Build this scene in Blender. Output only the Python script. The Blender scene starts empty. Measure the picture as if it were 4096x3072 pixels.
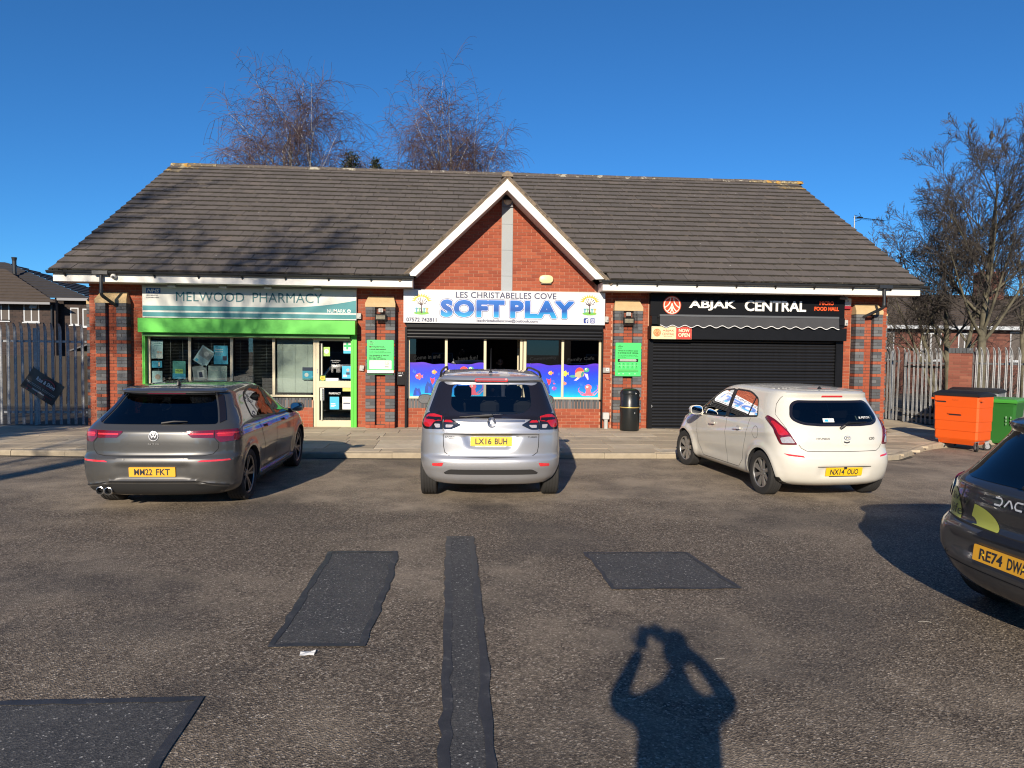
import bpy, bmesh, math, random
from math import sin, cos, pi, radians, sqrt, atan2
from mathutils import Vector, Matrix
from mathutils.bvhtree import BVHTree
from mathutils.geometry import delaunay_2d_cdt
SC = bpy.context.scene
COL = SC.collection
# ------------------------------------------------------------------ camera
cam_d = bpy.data.cameras.new('camera')
cam_d.sensor_width = 36.0
cam_d.lens = 36.0 * 2826.31 / 4096.0
cam_d.clip_start = 0.02
cam_d.clip_end = 2000
cam = bpy.data.objects.new('camera', cam_d)
COL.objects.link(cam)
_r = Vector((0.99732482, -0.07231082, 0.01069355))
_u = Vector((-0.00746168, 0.04481758, 0.99896732))
_f = Vector((0.07271541, 0.99637469, -0.04415812))
CAMP = Vector((0.0, -16.3629, 1.7638))
cam.matrix_world = Matrix(((_r.x, _u.x, -_f.x, CAMP.x), (_r.y, _u.y, -_f.y, CAMP.y), (_r.z, _u.z, -_f.z, CAMP.z), (0, 0, 0, 1)))
SC.camera = cam
# ------------------------------------------------------------------ sky, sun, exposure
SUN_AZ, SUN_EL = radians(15.0), radians(21.3)          # the light travels towards +Y and a little +X
w = bpy.data.worlds.new('World')
SC.world = w
w.use_nodes = True
nt = w.node_tree
bg = nt.nodes['Background']
sky = nt.nodes.new('ShaderNodeTexSky')
sky.sky_type = 'NISHITA'
sky.sun_disc = False
sky.sun_elevation = SUN_EL
sky.sun_rotation = radians(180.0) + SUN_AZ
sky.altitude = 0
sky.air_density = 0.8
sky.dust_density = 0.0
sky.ozone_density = 10.0
tint = nt.nodes.new('ShaderNodeMix')
tint.data_type = 'RGBA'
tint.blend_type = 'MULTIPLY'
tint.inputs[0].default_value = 1.0
tint.inputs[7].default_value = (0.74, 1.06, 1.03, 1)      # the whole sky a touch less violet
nt.links.new(sky.outputs[0], tint.inputs[6])
nt.links.new(tint.outputs[2], bg.inputs[0])
bg.inputs[1].default_value = 0.098
sd = bpy.data.lights.new('sun', 'SUN')
sd.energy = 5.0
sd.angle = radians(0.53)
sd.color = (1.0, 0.88, 0.72)
sun = bpy.data.objects.new('sun', sd)
COL.objects.link(sun)
SDIR = Vector((sin(SUN_AZ) * cos(SUN_EL), cos(SUN_AZ) * cos(SUN_EL), -sin(SUN_EL)))
sun.rotation_euler = SDIR.to_track_quat('-Z', 'Y').to_euler()
sun.location = (-8, -30, 14)
vs = SC.view_settings
vs.view_transform = 'Standard'
vs.look = 'None'
vs.exposure = 0.40
vs.gamma = 1.0
vs.use_curve_mapping = False
SC.cycles.max_bounces = 8
SC.cycles.transparent_max_bounces = 16
SC.cycles.filter_width = 1.15
SC.cycles.caustics_reflective = False
SC.cycles.caustics_refractive = False
# ------------------------------------------------------------------ helpers
rnd = random.Random(7)
def lin(r, g, b):
 def f(c):
  c /= 255.0
  return c / 12.92 if c <= 0.04045 else ((c + 0.055) / 1.055) ** 2.4
 return (f(r), f(g), f(b))
class G:
 """tiny node-graph helper"""
 def __init__(s, name):
  s.m = bpy.data.materials.new(name)
  s.m.use_nodes = True
  s.t = s.m.node_tree
  s.p = s.t.nodes['Principled BSDF']
  s.out = s.t.nodes['Material Output']
  s._tc = None
 def n(s, typ, **kw):
  nd = s.t.nodes.new(typ)
  for k, v in kw.items():
   if k.startswith('i_'):
    nd.inputs[k[2:].replace('_', ' ')].default_value = v
   else:
    setattr(nd, k, v)
  return nd
 def l(s, a, b):
  s.t.links.new(a, b)
 def co(s, kind='Object'):
  if s._tc is None:
   s._tc = s.n('ShaderNodeTexCoord')
  return s._tc.outputs[kind]
 def noise(s, scale, detail=3, rough=0.5, coord=None):
  nd = s.n('ShaderNodeTexNoise')
  nd.inputs['Scale'].default_value = scale
  nd.inputs['Detail'].default_value = detail
  nd.inputs['Roughness'].default_value = rough
  s.l(coord or s.co(), nd.inputs['Vector'])
  return nd.outputs[0]
 def voro(s, scale, feature='F1', out=0, coord=None):
  nd = s.n('ShaderNodeTexVoronoi')
  nd.feature = feature
  nd.inputs['Scale'].default_value = scale
  s.l(coord or s.co(), nd.inputs['Vector'])
  return nd.outputs[out]
 def ramp(s, fac, stops):
  nd = s.n('ShaderNodeValToRGB')
  el = nd.color_ramp.elements
  while len(el) < len(stops):
   el.new(0.5)
  for e, (p, c) in zip(el, stops):
   e.position = p
   e.color = (*c, 1) if len(c) == 3 else c
  s.l(fac, nd.inputs[0])
  return nd.outputs[0]
 def mix(s, fac, a, b, mode='MIX'):
  nd = s.n('ShaderNodeMix', data_type='RGBA', blend_type=mode)
  for sock, v in ((nd.inputs[0], fac), (nd.inputs[6], a), (nd.inputs[7], b)):
   if hasattr(v, 'links') or isinstance(v, bpy.types.NodeSocket):
    s.l(v, sock)
   else:
    sock.default_value = v if isinstance(v, (int, float)) else (*v, 1)
  return nd.outputs[2]
 def math(s, op, a, b=0.0, clamp=False):
  nd = s.n('ShaderNodeMath', operation=op, use_clamp=clamp)
  for sock, v in ((nd.inputs[0], a), (nd.inputs[1], b)):
   if isinstance(v, bpy.types.NodeSocket):
    s.l(v, sock)
   else:
    sock.default_value = v
  return nd.outputs[0]
 def bump(s, h, strength=0.3, dist=0.01):
  nd = s.n('ShaderNodeBump')
  nd.inputs['Strength'].default_value = strength
  nd.inputs['Distance'].default_value = dist
  s.l(h, nd.inputs['Height'])
  s.l(nd.outputs[0], s.p.inputs['Normal'])
 def set(s, name, v):
  if isinstance(v, bpy.types.NodeSocket):
   s.l(v, s.p.inputs[name])
  elif isinstance(v, tuple) and len(v) == 3:
   s.p.inputs[name].default_value = (*v, 1)
  else:
   s.p.inputs[name].default_value = v
def pm(name, col, rough=0.5, metal=0.0, var=0.0, vscale=6.0, bump=0.0, bscale=80.0, coat=0.0, spec=None, emit=None):
 """plain principled material with a little procedural variation"""
 g = G(name)
 g.set('Roughness', rough)
 g.set('Metallic', metal)
 if coat:
  g.set('Coat Weight', coat)
  g.set('Coat Roughness', 0.03)
 if spec is not None:
  g.set('Specular IOR Level', spec)
 if var:
  nz = g.noise(vscale, 4, 0.6)
  c = g.mix(nz, tuple(max(0, x * (1 - var)) for x in col), tuple(min(1, x * (1 + var)) for x in col))
  g.set('Base Color', c)
 else:
  g.set('Base Color', col)
 if bump:
  g.bump(g.noise(bscale, 3), bump, 0.004)
 if emit:
  g.set('Emission Color', emit[0])
  g.set('Emission Strength', emit[1])
 return g.m
class MB:
 """collects geometry for ONE mesh object"""
 def __init__(s):
  s.v, s.f, s.mi, s.tone = [], [], [], []
  s.cm = 0
  s.ct = 0.0
 def add(s, vs, fs):
  o = len(s.v)
  s.v += [tuple(p) for p in vs]
  for f in fs:
   s.f.append(tuple(i + o for i in f))
   s.mi.append(s.cm)
   s.tone.append(s.ct)
  return s
 def quad(s, a, b, c, d):
  return s.add((a, b, c, d), ((0, 1, 2, 3),))
 def box(s, x0, x1, y0, y1, z0, z1, M=None):
  p = [(x0, y0, z0), (x1, y0, z0), (x1, y1, z0), (x0, y1, z0), (x0, y0, z1), (x1, y0, z1), (x1, y1, z1), (x0, y1, z1)]
  if M is not None:
   p = [M @ Vector(q) for q in p]
  return s.add(p, ((0, 3, 2, 1), (4, 5, 6, 7), (0, 1, 5, 4), (1, 2, 6, 5), (2, 3, 7, 6), (3, 0, 4, 7)))
 def hexa(s, p):
  return s.add(p, ((0, 3, 2, 1), (4, 5, 6, 7), (0, 1, 5, 4), (1, 2, 6, 5), (2, 3, 7, 6), (3, 0, 4, 7)))
 def cbox(s, c, sx, sy, sz, M=None):
  return s.box(c[0] - sx / 2, c[0] + sx / 2, c[1] - sy / 2, c[1] + sy / 2, c[2] - sz / 2, c[2] + sz / 2, M)
 def bbox(s, x0, x1, y0, y1, z0, z1, b=0.01, M=None):
  """box with chamfered edges (as a 3-ring stack along every axis corner)"""
  pts = []
  for z, ins in ((z0, b), (z0 + b, 0), (z1 - b, 0), (z1, b)):
   bb = b
   X0, X1, Y0, Y1 = x0 + ins, x1 - ins, y0 + ins, y1 - ins
   pts.append([(X0 + bb, Y0, z), (X1 - bb, Y0, z), (X1, Y0 + bb, z), (X1, Y1 - bb, z), (X1 - bb, Y1, z), (X0 + bb, Y1, z), (X0, Y1 - bb, z), (X0, Y0 + bb, z)])
  return s.loft(pts, True, True, M)
 def loft(s, rings, cap0=True, cap1=True, M=None, closed=True):
  n = len(rings[0])
  vs = [p for r in rings for p in r]
  if M is not None:
   vs = [M @ Vector(q) for q in vs]
  fs = []
  for i in range(len(rings) - 1):
   for j in range(n if closed else n - 1):
    k = (j + 1) % n
    fs.append((i * n + j, i * n + k, (i + 1) * n + k, (i + 1) * n + j))
  if cap0:
   fs.append(tuple(reversed(range(n))))
  if cap1:
   fs.append(tuple((len(rings) - 1) * n + j for j in range(n)))
  return s.add(vs, fs)
 def tube(s, path, r, n=8, caps=True):
  path = [Vector(p) for p in path]
  rs = r if isinstance(r, (list, tuple)) else [r] * len(path)
  rings = []
  up = None
  for i, p in enumerate(path):
   if i == 0:
    d = path[1] - p
   elif i == len(path) - 1:
    d = p - path[i - 1]
   else:
    d = (path[i + 1] - p).normalized() + (p - path[i - 1]).normalized()
   if d.length < 1e-9:
    d = Vector((0, 0, 1))
   d.normalize()
   if up is None:
    up = Vector((0, 0, 1)) if abs(d.z) < 0.9 else Vector((1, 0, 0))
   a = d.cross(up)
   if a.length < 1e-6:
    a = d.orthogonal()
   a.normalize()
   b = a.cross(d).normalized()
   up = b
   rings.append([p + (a * cos(2 * pi * k / n) + b * sin(2 * pi * k / n)) * rs[i] for k in range(n)])
  return s.loft(rings, caps, caps)
 def lathe(s, prof, n=24, axis='z', c=(0, 0, 0), cap=False, M=None):
  """prof: list of (r, h)"""
  rings = []
  for r, h in prof:
   ring = []
   for k in range(n):
    a = 2 * pi * k / n
    if axis == 'z':
     q = (c[0] + r * cos(a), c[1] + r * sin(a), c[2] + h)
    elif axis == 'y':
     q = (c[0] + r * cos(a), c[1] + h, c[2] + r * sin(a))
    else:
     q = (c[0] + h, c[1] + r * cos(a), c[2] + r * sin(a))
    ring.append(q)
   rings.append(ring)
  return s.loft(rings, cap, cap, M)
 def prism(s, poly, h0, h1, plane='xz', M=None):
  """poly 2D -> solid between h0 and h1 along the third axis"""
  def P(a, b, h):
   return (a, h, b) if plane == 'xz' else (h, a, b) if plane == 'yz' else (a, b, h)
  n = len(poly)
  vs = [P(a, b, h0) for a, b in poly] + [P(a, b, h1) for a, b in poly]
  if M is not None:
   vs = [M @ Vector(q) for q in vs]
  fs = [tuple(range(n)), tuple(reversed(range(n, 2 * n)))]
  for i in range(n):
   j = (i + 1) % n
   fs.append((i, i + n, j + n, j))
  return s.add(vs, fs)
 def disc(s, cx, cz, r, y, n=24, rz=None):
  rz = rz or r
  return s.add([(cx + r * cos(2 * pi * k / n), y, cz + rz * sin(2 * pi * k / n)) for k in range(n)], (tuple(range(n)),))
 def mesh(s, name, mats, smooth=False, sharp=None, fix=False):
  me = bpy.data.meshes.new(name)
  me.from_pydata(s.v, [], s.f)
  mats = mats if isinstance(mats, (list, tuple)) else [mats]
  for m in mats:
   me.materials.append(m)
  if len(mats) > 1:
   me.polygons.foreach_set('material_index', s.mi)
  if any(s.tone):
   at = me.attributes.new('tone', 'FLOAT', 'FACE')
   at.data.foreach_set('value', s.tone)
  if fix:
   bm = bmesh.new()
   bm.from_mesh(me)
   bmesh.ops.recalc_face_normals(bm, faces=bm.faces)
   bm.to_mesh(me)
   bm.free()
  if smooth:
   me.polygons.foreach_set('use_smooth', [True] * len(me.polygons))
   if sharp is not None:
    me.set_sharp_from_angle(angle=radians(sharp))
  me.update()
  return me
 def build(s, name, mats, parent=None, smooth=False, sharp=35, fix=True, loc=None):
  o = bpy.data.objects.new(name, s.mesh(name, mats, smooth, sharp, fix))
  COL.objects.link(o)
  if parent is not None:
   o.parent = parent
  if loc is not None:
   o.location = loc
  return o
def inst(name, me, parent=None, loc=(0, 0, 0), rot=(0, 0, 0), scale=None):
 o = bpy.data.objects.new(name, me)
 COL.objects.link(o)
 o.location = loc
 o.rotation_euler = rot
 if scale is not None:
  o.scale = scale
 if parent is not None:
  o.parent = parent
 return o
def tag(o, label=None, cat=None, group=None, kind=None):
 if label:
  o['label'] = label
 if cat:
  o['category'] = cat
 if group:
  o['group'] = group
 if kind:
  o['kind'] = kind
 return o
def thing(name, label, cat, loc=(0, 0, 0), rz=0.0, group=None):
 o = bpy.data.objects.new(name, None)
 o.empty_display_size = 0.2
 COL.objects.link(o)
 o.location = loc
 o.rotation_euler = (0, 0, rz)
 return tag(o, label, cat, group)
_tcache = {}
def text_geo(body, bold=0.0, shear=0.0, space=1.0):
 key = (body, bold, shear, space)
 if key not in _tcache:
  c = bpy.data.curves.new('t', 'FONT')
  c.body = body
  c.resolution_u = 3
  c.offset = bold
  c.shear = shear
  c.space_character = space
  o = bpy.data.objects.new('t', c)
  me = bpy.data.meshes.new_from_object(o)
  vs = [(v.co.x, v.co.y) for v in me.vertices]
  fs = [tuple(p.vertices) for p in me.polygons]
  bpy.data.objects.remove(o)
  bpy.data.curves.remove(c)
  bpy.data.meshes.remove(me)
  xs = [v[0] for v in vs]
  ys = [v[1] for v in vs]
  x0, x1, y0, y1 = min(xs), max(xs), min(ys), max(ys)
  vs = [((x - x0) / (x1 - x0), (y - y0) / max(1e-6, (y1 - y0))) for x, y in vs]
  _tcache[key] = (vs, fs, (x1 - x0) / max(1e-6, y1 - y0))
 return _tcache[key]
def put_text(mb, body, x0, x1, z0, z1, y, bold=0.0, shear=0.0, space=1.0, M=None, bend=None):
 """letters filling the given box on the plane Y = y, facing -Y; x1=None keeps the font's own width"""
 vs, fs, asp = text_geo(body, bold, shear, space)
 if x1 is None:
  x1 = x0 + (z1 - z0) * asp
 pts = [(x0 + u * (x1 - x0), y, z0 + v * (z1 - z0)) for u, v in vs]
 if bend:
  pts = [bend(p) for p in pts]
 if M is not None:
  pts = [M @ Vector(p) for p in pts]
 mb.add(pts, fs)
 return x1
def wob(n, a0=0.0):
 return [a0 + 2 * pi * k / n for k in range(n)]
# ================================================================== ground level
def fall(x):
 """the site drops gently towards its right-hand end"""
 t = min(1.0, max(0.0, (x - 4.0) / 6.0))
 return -0.11 * t * t * (3 - 2 * t)
def road_z(x, y=0):
 return -0.13 + fall(x)
def pave_z(x, y):
 d = min(1.0, max(0.0, (-y + 0.2) / 4.0))
 return -0.028 * d + fall(x)
def asphalt_mat():
 g = G('asphalt')
 co = g.co('Object')
 big = g.noise(0.32, 5, 0.6, co)
 mid = g.noise(1.7, 5, 0.65, co)
 v = g.n('ShaderNodeTexVoronoi')
 v.inputs['Scale'].default_value = 95
 g.l(co, v.inputs['Vector'])
 sep = g.n('ShaderNodeSeparateColor')
 g.l(v.outputs['Color'], sep.inputs[0])
 chip = g.ramp(sep.outputs[0], [(0.0, (0.046, 0.035, 0.026)), (0.40, (0.116, 0.092, 0.068)), (0.75, (0.198, 0.158, 0.116)), (0.93, (0.29, 0.235, 0.175)), (1.0, (0.50, 0.43, 0.34))])
 v2 = g.n('ShaderNodeTexVoronoi')
 v2.inputs['Scale'].default_value = 26
 g.l(co, v2.inputs['Vector'])
 s2 = g.n('ShaderNodeSeparateColor')
 g.l(v2.outputs['Color'], s2.inputs[0])
 spot = g.math('MULTIPLY', g.math('GREATER_THAN', s2.outputs[0], 0.93), g.math('LESS_THAN', v2.outputs['Distance'], 0.22))
 chip = g.mix(g.math('MULTIPLY', spot, 0.5), chip, (0.44, 0.39, 0.32))
 sx = g.n('ShaderNodeSeparateXYZ')
 g.l(co, sx.inputs[0])
 yy = g.math('ADD', sx.outputs[1], g.math('MULTIPLY', g.math('SUBTRACT', g.noise(0.75, 5, 0.65, co), 0.5), 4.2))
 park = g.ramp(g.math('DIVIDE', g.math('ADD', yy, 9.2), 6.0), [(0.0, (0, 0, 0)), (0.22, (0.0, 0.0, 0.0)), (0.34, (1, 1, 1)), (1.0, (0.9, 0.9, 0.9))])
 patchy = g.ramp(big, [(0.46, (0, 0, 0)), (0.62, (1, 1, 1))])
 finep = g.ramp(mid, [(0.40, (0, 0, 0)), (0.62, (1, 1, 1))])
 pw = g.math('MULTIPLY', park, g.math('ADD', 0.35, g.math('MULTIPLY', finep, 0.65)))
 pale = g.math('MAXIMUM', g.math('MULTIPLY', pw, 0.78), g.math('MULTIPLY', g.math('MULTIPLY', patchy, finep), 0.50))
 dust = g.mix(g.noise(60, 2, 0.5, co), (0.33, 0.265, 0.19), (0.47, 0.385, 0.285))
 col = g.mix(pale, chip, dust)
 oil = g.ramp(g.noise(0.55, 3, 0.55, co), [(0.0, (1, 1, 1)), (0.36, (1, 1, 1)), (0.5, (0, 0, 0))])
 col = g.mix(g.math('MULTIPLY', oil, 0.42), col, (0.055, 0.050, 0.046))
 wv = g.n('ShaderNodeTexVoronoi')
 wv.inputs['Scale'].default_value = 0.42
 dv = g.n('ShaderNodeVectorMath', operation='ADD')
 g.l(co, dv.inputs[0])
 nn = g.n('ShaderNodeTexNoise')
 nn.inputs['Scale'].default_value = 2.4
 g.l(co, nn.inputs['Vector'])
 g.l(nn.outputs['Color'], dv.inputs[1])
 g.l(dv.outputs[0], wv.inputs['Vector'])
 drip = g.ramp(wv.outputs['Distance'], [(0.0, (1, 1, 1)), (0.10, (0.8, 0.8, 0.8)), (0.20, (0, 0, 0))])
 col = g.mix(g.math('MULTIPLY', drip, 0.5), col, (0.035, 0.032, 0.031))
 g.set('Base Color', col)
 g.set('Roughness', 0.82)
 g.set('Specular IOR Level', 0.35)
 h = g.math('ADD', g.math('MULTIPLY', v.outputs['Distance'], 1.0), g.math('MULTIPLY', g.noise(220, 2, 0.5, co), 0.5))
 g.bump(h, 0.75, 0.006)
 return g.m
def patch_mat():
 g = G('asphalt patch')
 co = g.co('Object')
 v = g.n('ShaderNodeTexVoronoi')
 v.inputs['Scale'].default_value = 110
 g.l(co, v.inputs['Vector'])
 sep = g.n('ShaderNodeSeparateColor')
 g.l(v.outputs['Color'], sep.inputs[0])
 c = g.ramp(sep.outputs[0], [(0.0, (0.032, 0.032, 0.032)), (0.6, (0.064, 0.062, 0.060)), (0.94, (0.098, 0.094, 0.088)), (0.985, (0.22, 0.21, 0.19)), (1.0, (0.5, 0.48, 0.44))])
 n = g.noise(2.2, 4, 0.6, co)
 c = g.mix(g.math('MULTIPLY', g.ramp(n, [(0.45, (0, 0, 0)), (0.75, (1, 1, 1))]), 0.45), c, (0.10, 0.095, 0.085))
 g.set('Base Color', c)
 g.set('Roughness', 0.75)
 g.bump(v.outputs['Distance'], 0.5, 0.004)
 return g.m
def seal_mat():
 g = G('bitumen seal')
 co = g.co('Object')
 n = g.noise(9, 5, 0.7, co)
 c = g.ramp(n, [(0.3, (0.026, 0.027, 0.029)), (0.58, (0.044, 0.044, 0.046)), (0.70, (0.12, 0.116, 0.106))])
 g.set('Base Color', c)
 g.set('Roughness', 0.55)
 g.bump(g.noise(90, 3, 0.6, co), 0.3, 0.004)
 return g.m
def slab_mat():
 g = G('concrete flag')
 oi = g.n('ShaderNodeObjectInfo')
 co = g.co('Object')
 mp = g.n('ShaderNodeMapping')
 g.l(co, mp.inputs[0])
 cb = g.n('ShaderNodeCombineXYZ')
 for k in range(3):
  g.l(g.math('MULTIPLY', oi.outputs['Random'], 40.0 + 17 * k), cb.inputs[k])
 g.l(cb.outputs[0], mp.inputs['Location'])
 v = mp.outputs[0]
 base = g.ramp(oi.outputs['Random'], [(0.0, (0.42, 0.335, 0.225)), (0.5, (0.52, 0.42, 0.29)), (0.9, (0.58, 0.48, 0.34)), (1.0, (0.66, 0.57, 0.43))])
 n = g.noise(4.0, 6, 0.65, v)
 c = g.mix(g.ramp(n, [(0.35, (0, 0, 0)), (0.7, (1, 1, 1))]), base, (0.30, 0.255, 0.185))
 c2 = g.mix(0.6, c, base)
 st = g.noise(1.3, 3, 0.5, v)
 c3 = g.mix(g.math('MULTIPLY', g.ramp(st, [(0.56, (0, 0, 0)), (0.7, (1, 1, 1))]), 0.45), c2, (0.22, 0.19, 0.145))
 g.set('Base Color', c3)
 g.set('Roughness', 0.88)
 g.bump(g.math('ADD', n, g.math('MULTIPLY', g.noise(120, 3, 0.6, v), 0.6)), 0.35, 0.006)
 return g.m
def soil_mat():
 g = G('bare earth and leaf litter')
 co = g.co('Object')
 n = g.noise(2.2, 6, 0.7, co)
 c = g.ramp(n, [(0.25, (0.035, 0.028, 0.018)), (0.5, (0.10, 0.082, 0.055)), (0.62, (0.20, 0.165, 0.11)), (0.75, (0.07, 0.085, 0.03))])
 f = g.voro(22, coord=co)
 c = g.mix(g.math('MULTIPLY', g.math('LESS_THAN', f, 0.3), 0.5), c, (0.30, 0.24, 0.16))
 g.set('Base Color', c)
 g.set('Roughness', 0.95)
 g.bump(g.noise(14, 6, 0.7, co), 0.9, 0.08)
 return g.m
M_ASPH, M_PATCH, M_SEAL, M_SLAB, M_SOIL = asphalt_mat(), patch_mat(), seal_mat(), slab_mat(), soil_mat()
M_KERB = pm('kerb concrete', (0.34, 0.285, 0.205), 0.9, var=0.4, vscale=5, bump=0.4, bscale=60)
M_JOINT = pm('sand joint', (0.075, 0.065, 0.05), 0.95, var=0.4, vscale=9)
mb = MB()
N = 10
mb.quad((-700, -700, -0.42), (700, -700, -0.42), (700, 900, -0.42), (-700, 900, -0.42))
tag(mb.build('ground', M_SOIL), kind='structure')
mb = MB()
xs = [-60, -30, -16, -8, -2, 1, 4] + [4 + 0.75 * k for k in range(1, 9)] + [11, 14, 20, 40, 60]
ys = [-70, -40, -25, -18, -14, -10, -6, -3.0, -1.0, 0.4]
for i in range(len(xs) - 1):
 for j in range(len(ys) - 1):
  q = [(xs[i], ys[j]), (xs[i + 1], ys[j]), (xs[i + 1], ys[j + 1]), (xs[i], ys[j + 1])]
  mb.quad(*[(a, b, road_z(a)) for a, b in q])
tag(mb.build('car_park', M_ASPH, fix=False), kind='structure')
KERB = [(-24.0, -2.75), (-16.0, -3.0), (-11.0, -3.28), (-7.6, -3.46), (-5.2, -3.70), (-1.5, -3.79), (2.5, -3.84), (6.6, -3.86), (7.6, -3.76), (8.45, -3.40), (9.15, -2.72), (9.75, -2.12), (10.45, -1.62), (11.4, -1.2), (14.5, -0.35), (18.0, 0.4)]
def kerb_y(x):
 for (a, b), (c, d) in zip(KERB, KERB[1:]):
  if a <= x <= c:
   return b + (d - b) * (x - a) / (c - a)
 return KERB[0][1] if x < KERB[0][0] else KERB[-1][1]
pav = MB()
px = [-24 + 0.6 * k for k in range(71)]
for a, b in zip(px, px[1:]):
 ya, yb = kerb_y(a) + 0.07, kerb_y(b) + 0.07
 for k in range(4):
  t0, t1 = k / 4, (k + 1) / 4
  y00, y01 = ya + (7.0 - ya) * t0, ya + (7.0 - ya) * t1
  y10, y11 = yb + (7.0 - yb) * t0, yb + (7.0 - yb) * t1
  pav.quad(*[(q[0], q[1], pave_z(q[0], min(q[1], 0.2)) - 0.012) for q in ((a, y00), (b, y10), (b, y11), (a, y01))])
pavement = tag(pav.build('pavement', M_JOINT, fix=False), kind='structure')
kerb_bed = MB()
for (a, b), (c, d) in zip(KERB, KERB[1:]):
 kerb_bed.quad((a, b + 0.02, -0.3), (c, d + 0.02, -0.3), (c, d + 0.02, pave_z(c, d) - 0.02), (a, b + 0.02, pave_z(a, b) - 0.02))
kerb = tag(kerb_bed.build('kerb', M_KERB, fix=False), kind='structure')
def kerb_stone(p, q):
 d = Vector((q[0] - p[0], q[1] - p[1]))
 L = d.length
 ang = atan2(d.y, d.x)
 m = MB()
 prof = [(0.0, -0.22), (0.0, -0.030), (0.012, -0.010), (0.032, 0.0), (0.125, 0.0), (0.125, -0.22)]
 x0, x1 = 0.004, L - 0.004
 m.loft([[(x0, a, b) for a, b in prof], [(x1, a, b) for a, b in prof]])
 o = m.build('kerb_stone', M_KERB, kerb)
 o.location = (p[0], p[1], pave_z(p[0], p[1]) + rnd.uniform(-0.006, 0.006))
 o.rotation_euler = (rnd.uniform(-0.012, 0.012), -(pave_z(q[0], q[1]) - pave_z(p[0], p[1])) / L, ang + rnd.uniform(-0.006, 0.006))
m = MB()
kr = random.Random(3)
xk = -14.0
wk = 0.06
while xk < 9.0:
 xn = xk + 0.12
 wn = max(0.02, min(0.13, wk + kr.uniform(-0.035, 0.035)))
 m.quad((xk, kerb_y(xk) + 0.01, road_z(xk) + 0.004), (xk, kerb_y(xk) - wk, road_z(xk) + 0.004), (xn, kerb_y(xn) - wn, road_z(xn) + 0.004), (xn, kerb_y(xn) + 0.01, road_z(xn) + 0.004))
 xk, wk = xn, wn
tag(m.build('gutter_grit', pm('dark gutter grit', (0.05, 0.043, 0.030), 0.95, var=0.6, vscale=12), fix=False), kind='structure')
acc = []
for (a, b), (c, d) in zip(KERB, KERB[1:]):
 L = sqrt((c - a) ** 2 + (d - b) ** 2)
 n = max(1, int(L / 0.05))
 for k in range(n):
  acc.append((a + (c - a) * k / n, b + (d - b) * k / n))
i = 0
while i < len(acc) - 1:
 s, j = 0.0, i
 while j < len(acc) - 1 and s < (0.915 if acc[i][0] < 6.5 else 0.42):
  s += sqrt((acc[j + 1][0] - acc[j][0]) ** 2 + (acc[j + 1][1] - acc[j][1]) ** 2)
  j += 1
 if -13 < acc[i][0] < 14:
  kerb_stone(acc[i], acc[j])
 i = j
prng = random.Random(21)
row, y1 = 0, 0.34
flag_cache = {}
def flag(x0, x1, ya, yb):
 """a flag clipped against the kerb line"""
 k0, k1 = kerb_y(x0) + 0.13, kerb_y(x1) + 0.13
 a0, a1 = max(ya, k0), max(ya, k1)
 if a0 > yb - 0.04 and a1 > yb - 0.04:
  return
 a0, a1 = min(a0, yb - 0.03), min(a1, yb - 0.03)
 xm, ym = (x0 + x1) / 2, (ya + yb) / 2
 m = MB()
 c = 0.006
 fr_ = []
 for k in range(5):
  xx = x0 + 0.004 + (x1 - x0 - 0.008) * k / 4
  fr_.append((xx, min(max(ya, kerb_y(xx) + 0.115) + 0.004, yb - 0.02)))
 pl = fr_ + [(x1 - 0.004, yb - 0.004), (x0 + 0.004, yb - 0.004)]
 pin = [(min(max(p[0], x0 + 0.004 + c), x1 - 0.004 - c), p[1] + c) for p in fr_] + [(x1 - 0.004 - c, yb - 0.004 - c), (x0 + 0.004 + c, yb - 0.004 - c)]
 tz, ty = prng.uniform(-0.004, 0.004), prng.uniform(-0.003, 0.003)
 dz = [tz * (p[0] - x0) / (x1 - x0) + ty * (p[1] - ya) / (yb - ya) for p in pl]
 zz = [pave_z(p[0], min(p[1], 0.2)) - pave_z(xm, min(ym, 0.2)) for p in pl]
 m.loft([[(p[0] - xm, p[1] - ym, z - 0.05) for p, z in zip(pl, zz)],
   [(p[0] - xm, p[1] - ym, z + d - 0.004) for p, z, d in zip(pl, zz, dz)],
   [(p[0] - xm, p[1] - ym, z + d) for p, z, d in zip(pin, zz, dz)]], False, True)
 o = m.build('paving_flag', M_SLAB, pavement, fix=False)
 o.location = (xm, ym, pave_z(xm, min(ym, 0.2)))
while y1 > -3.9:
 hgt = 0.60
 y0 = y1 - hgt
 x = -13.2 + (0.45 if row % 2 else 0) + prng.uniform(-0.1, 0.1)
 while x < 11.6:
  wd = prng.choice((0.9, 0.9, 0.9, 0.75, 0.6))
  flag(x, x + wd, y0, y1)
  x += wd
 y1 = y0
 row += 1
for r in range(6):
 yb = 0.94 + 0.6 * r
 x = 10.75 + (0.3 if r % 2 else 0)
 while x < 12.7:
  flag(x, x + 0.6, yb - 0.6, yb)
  x += 0.6
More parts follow.
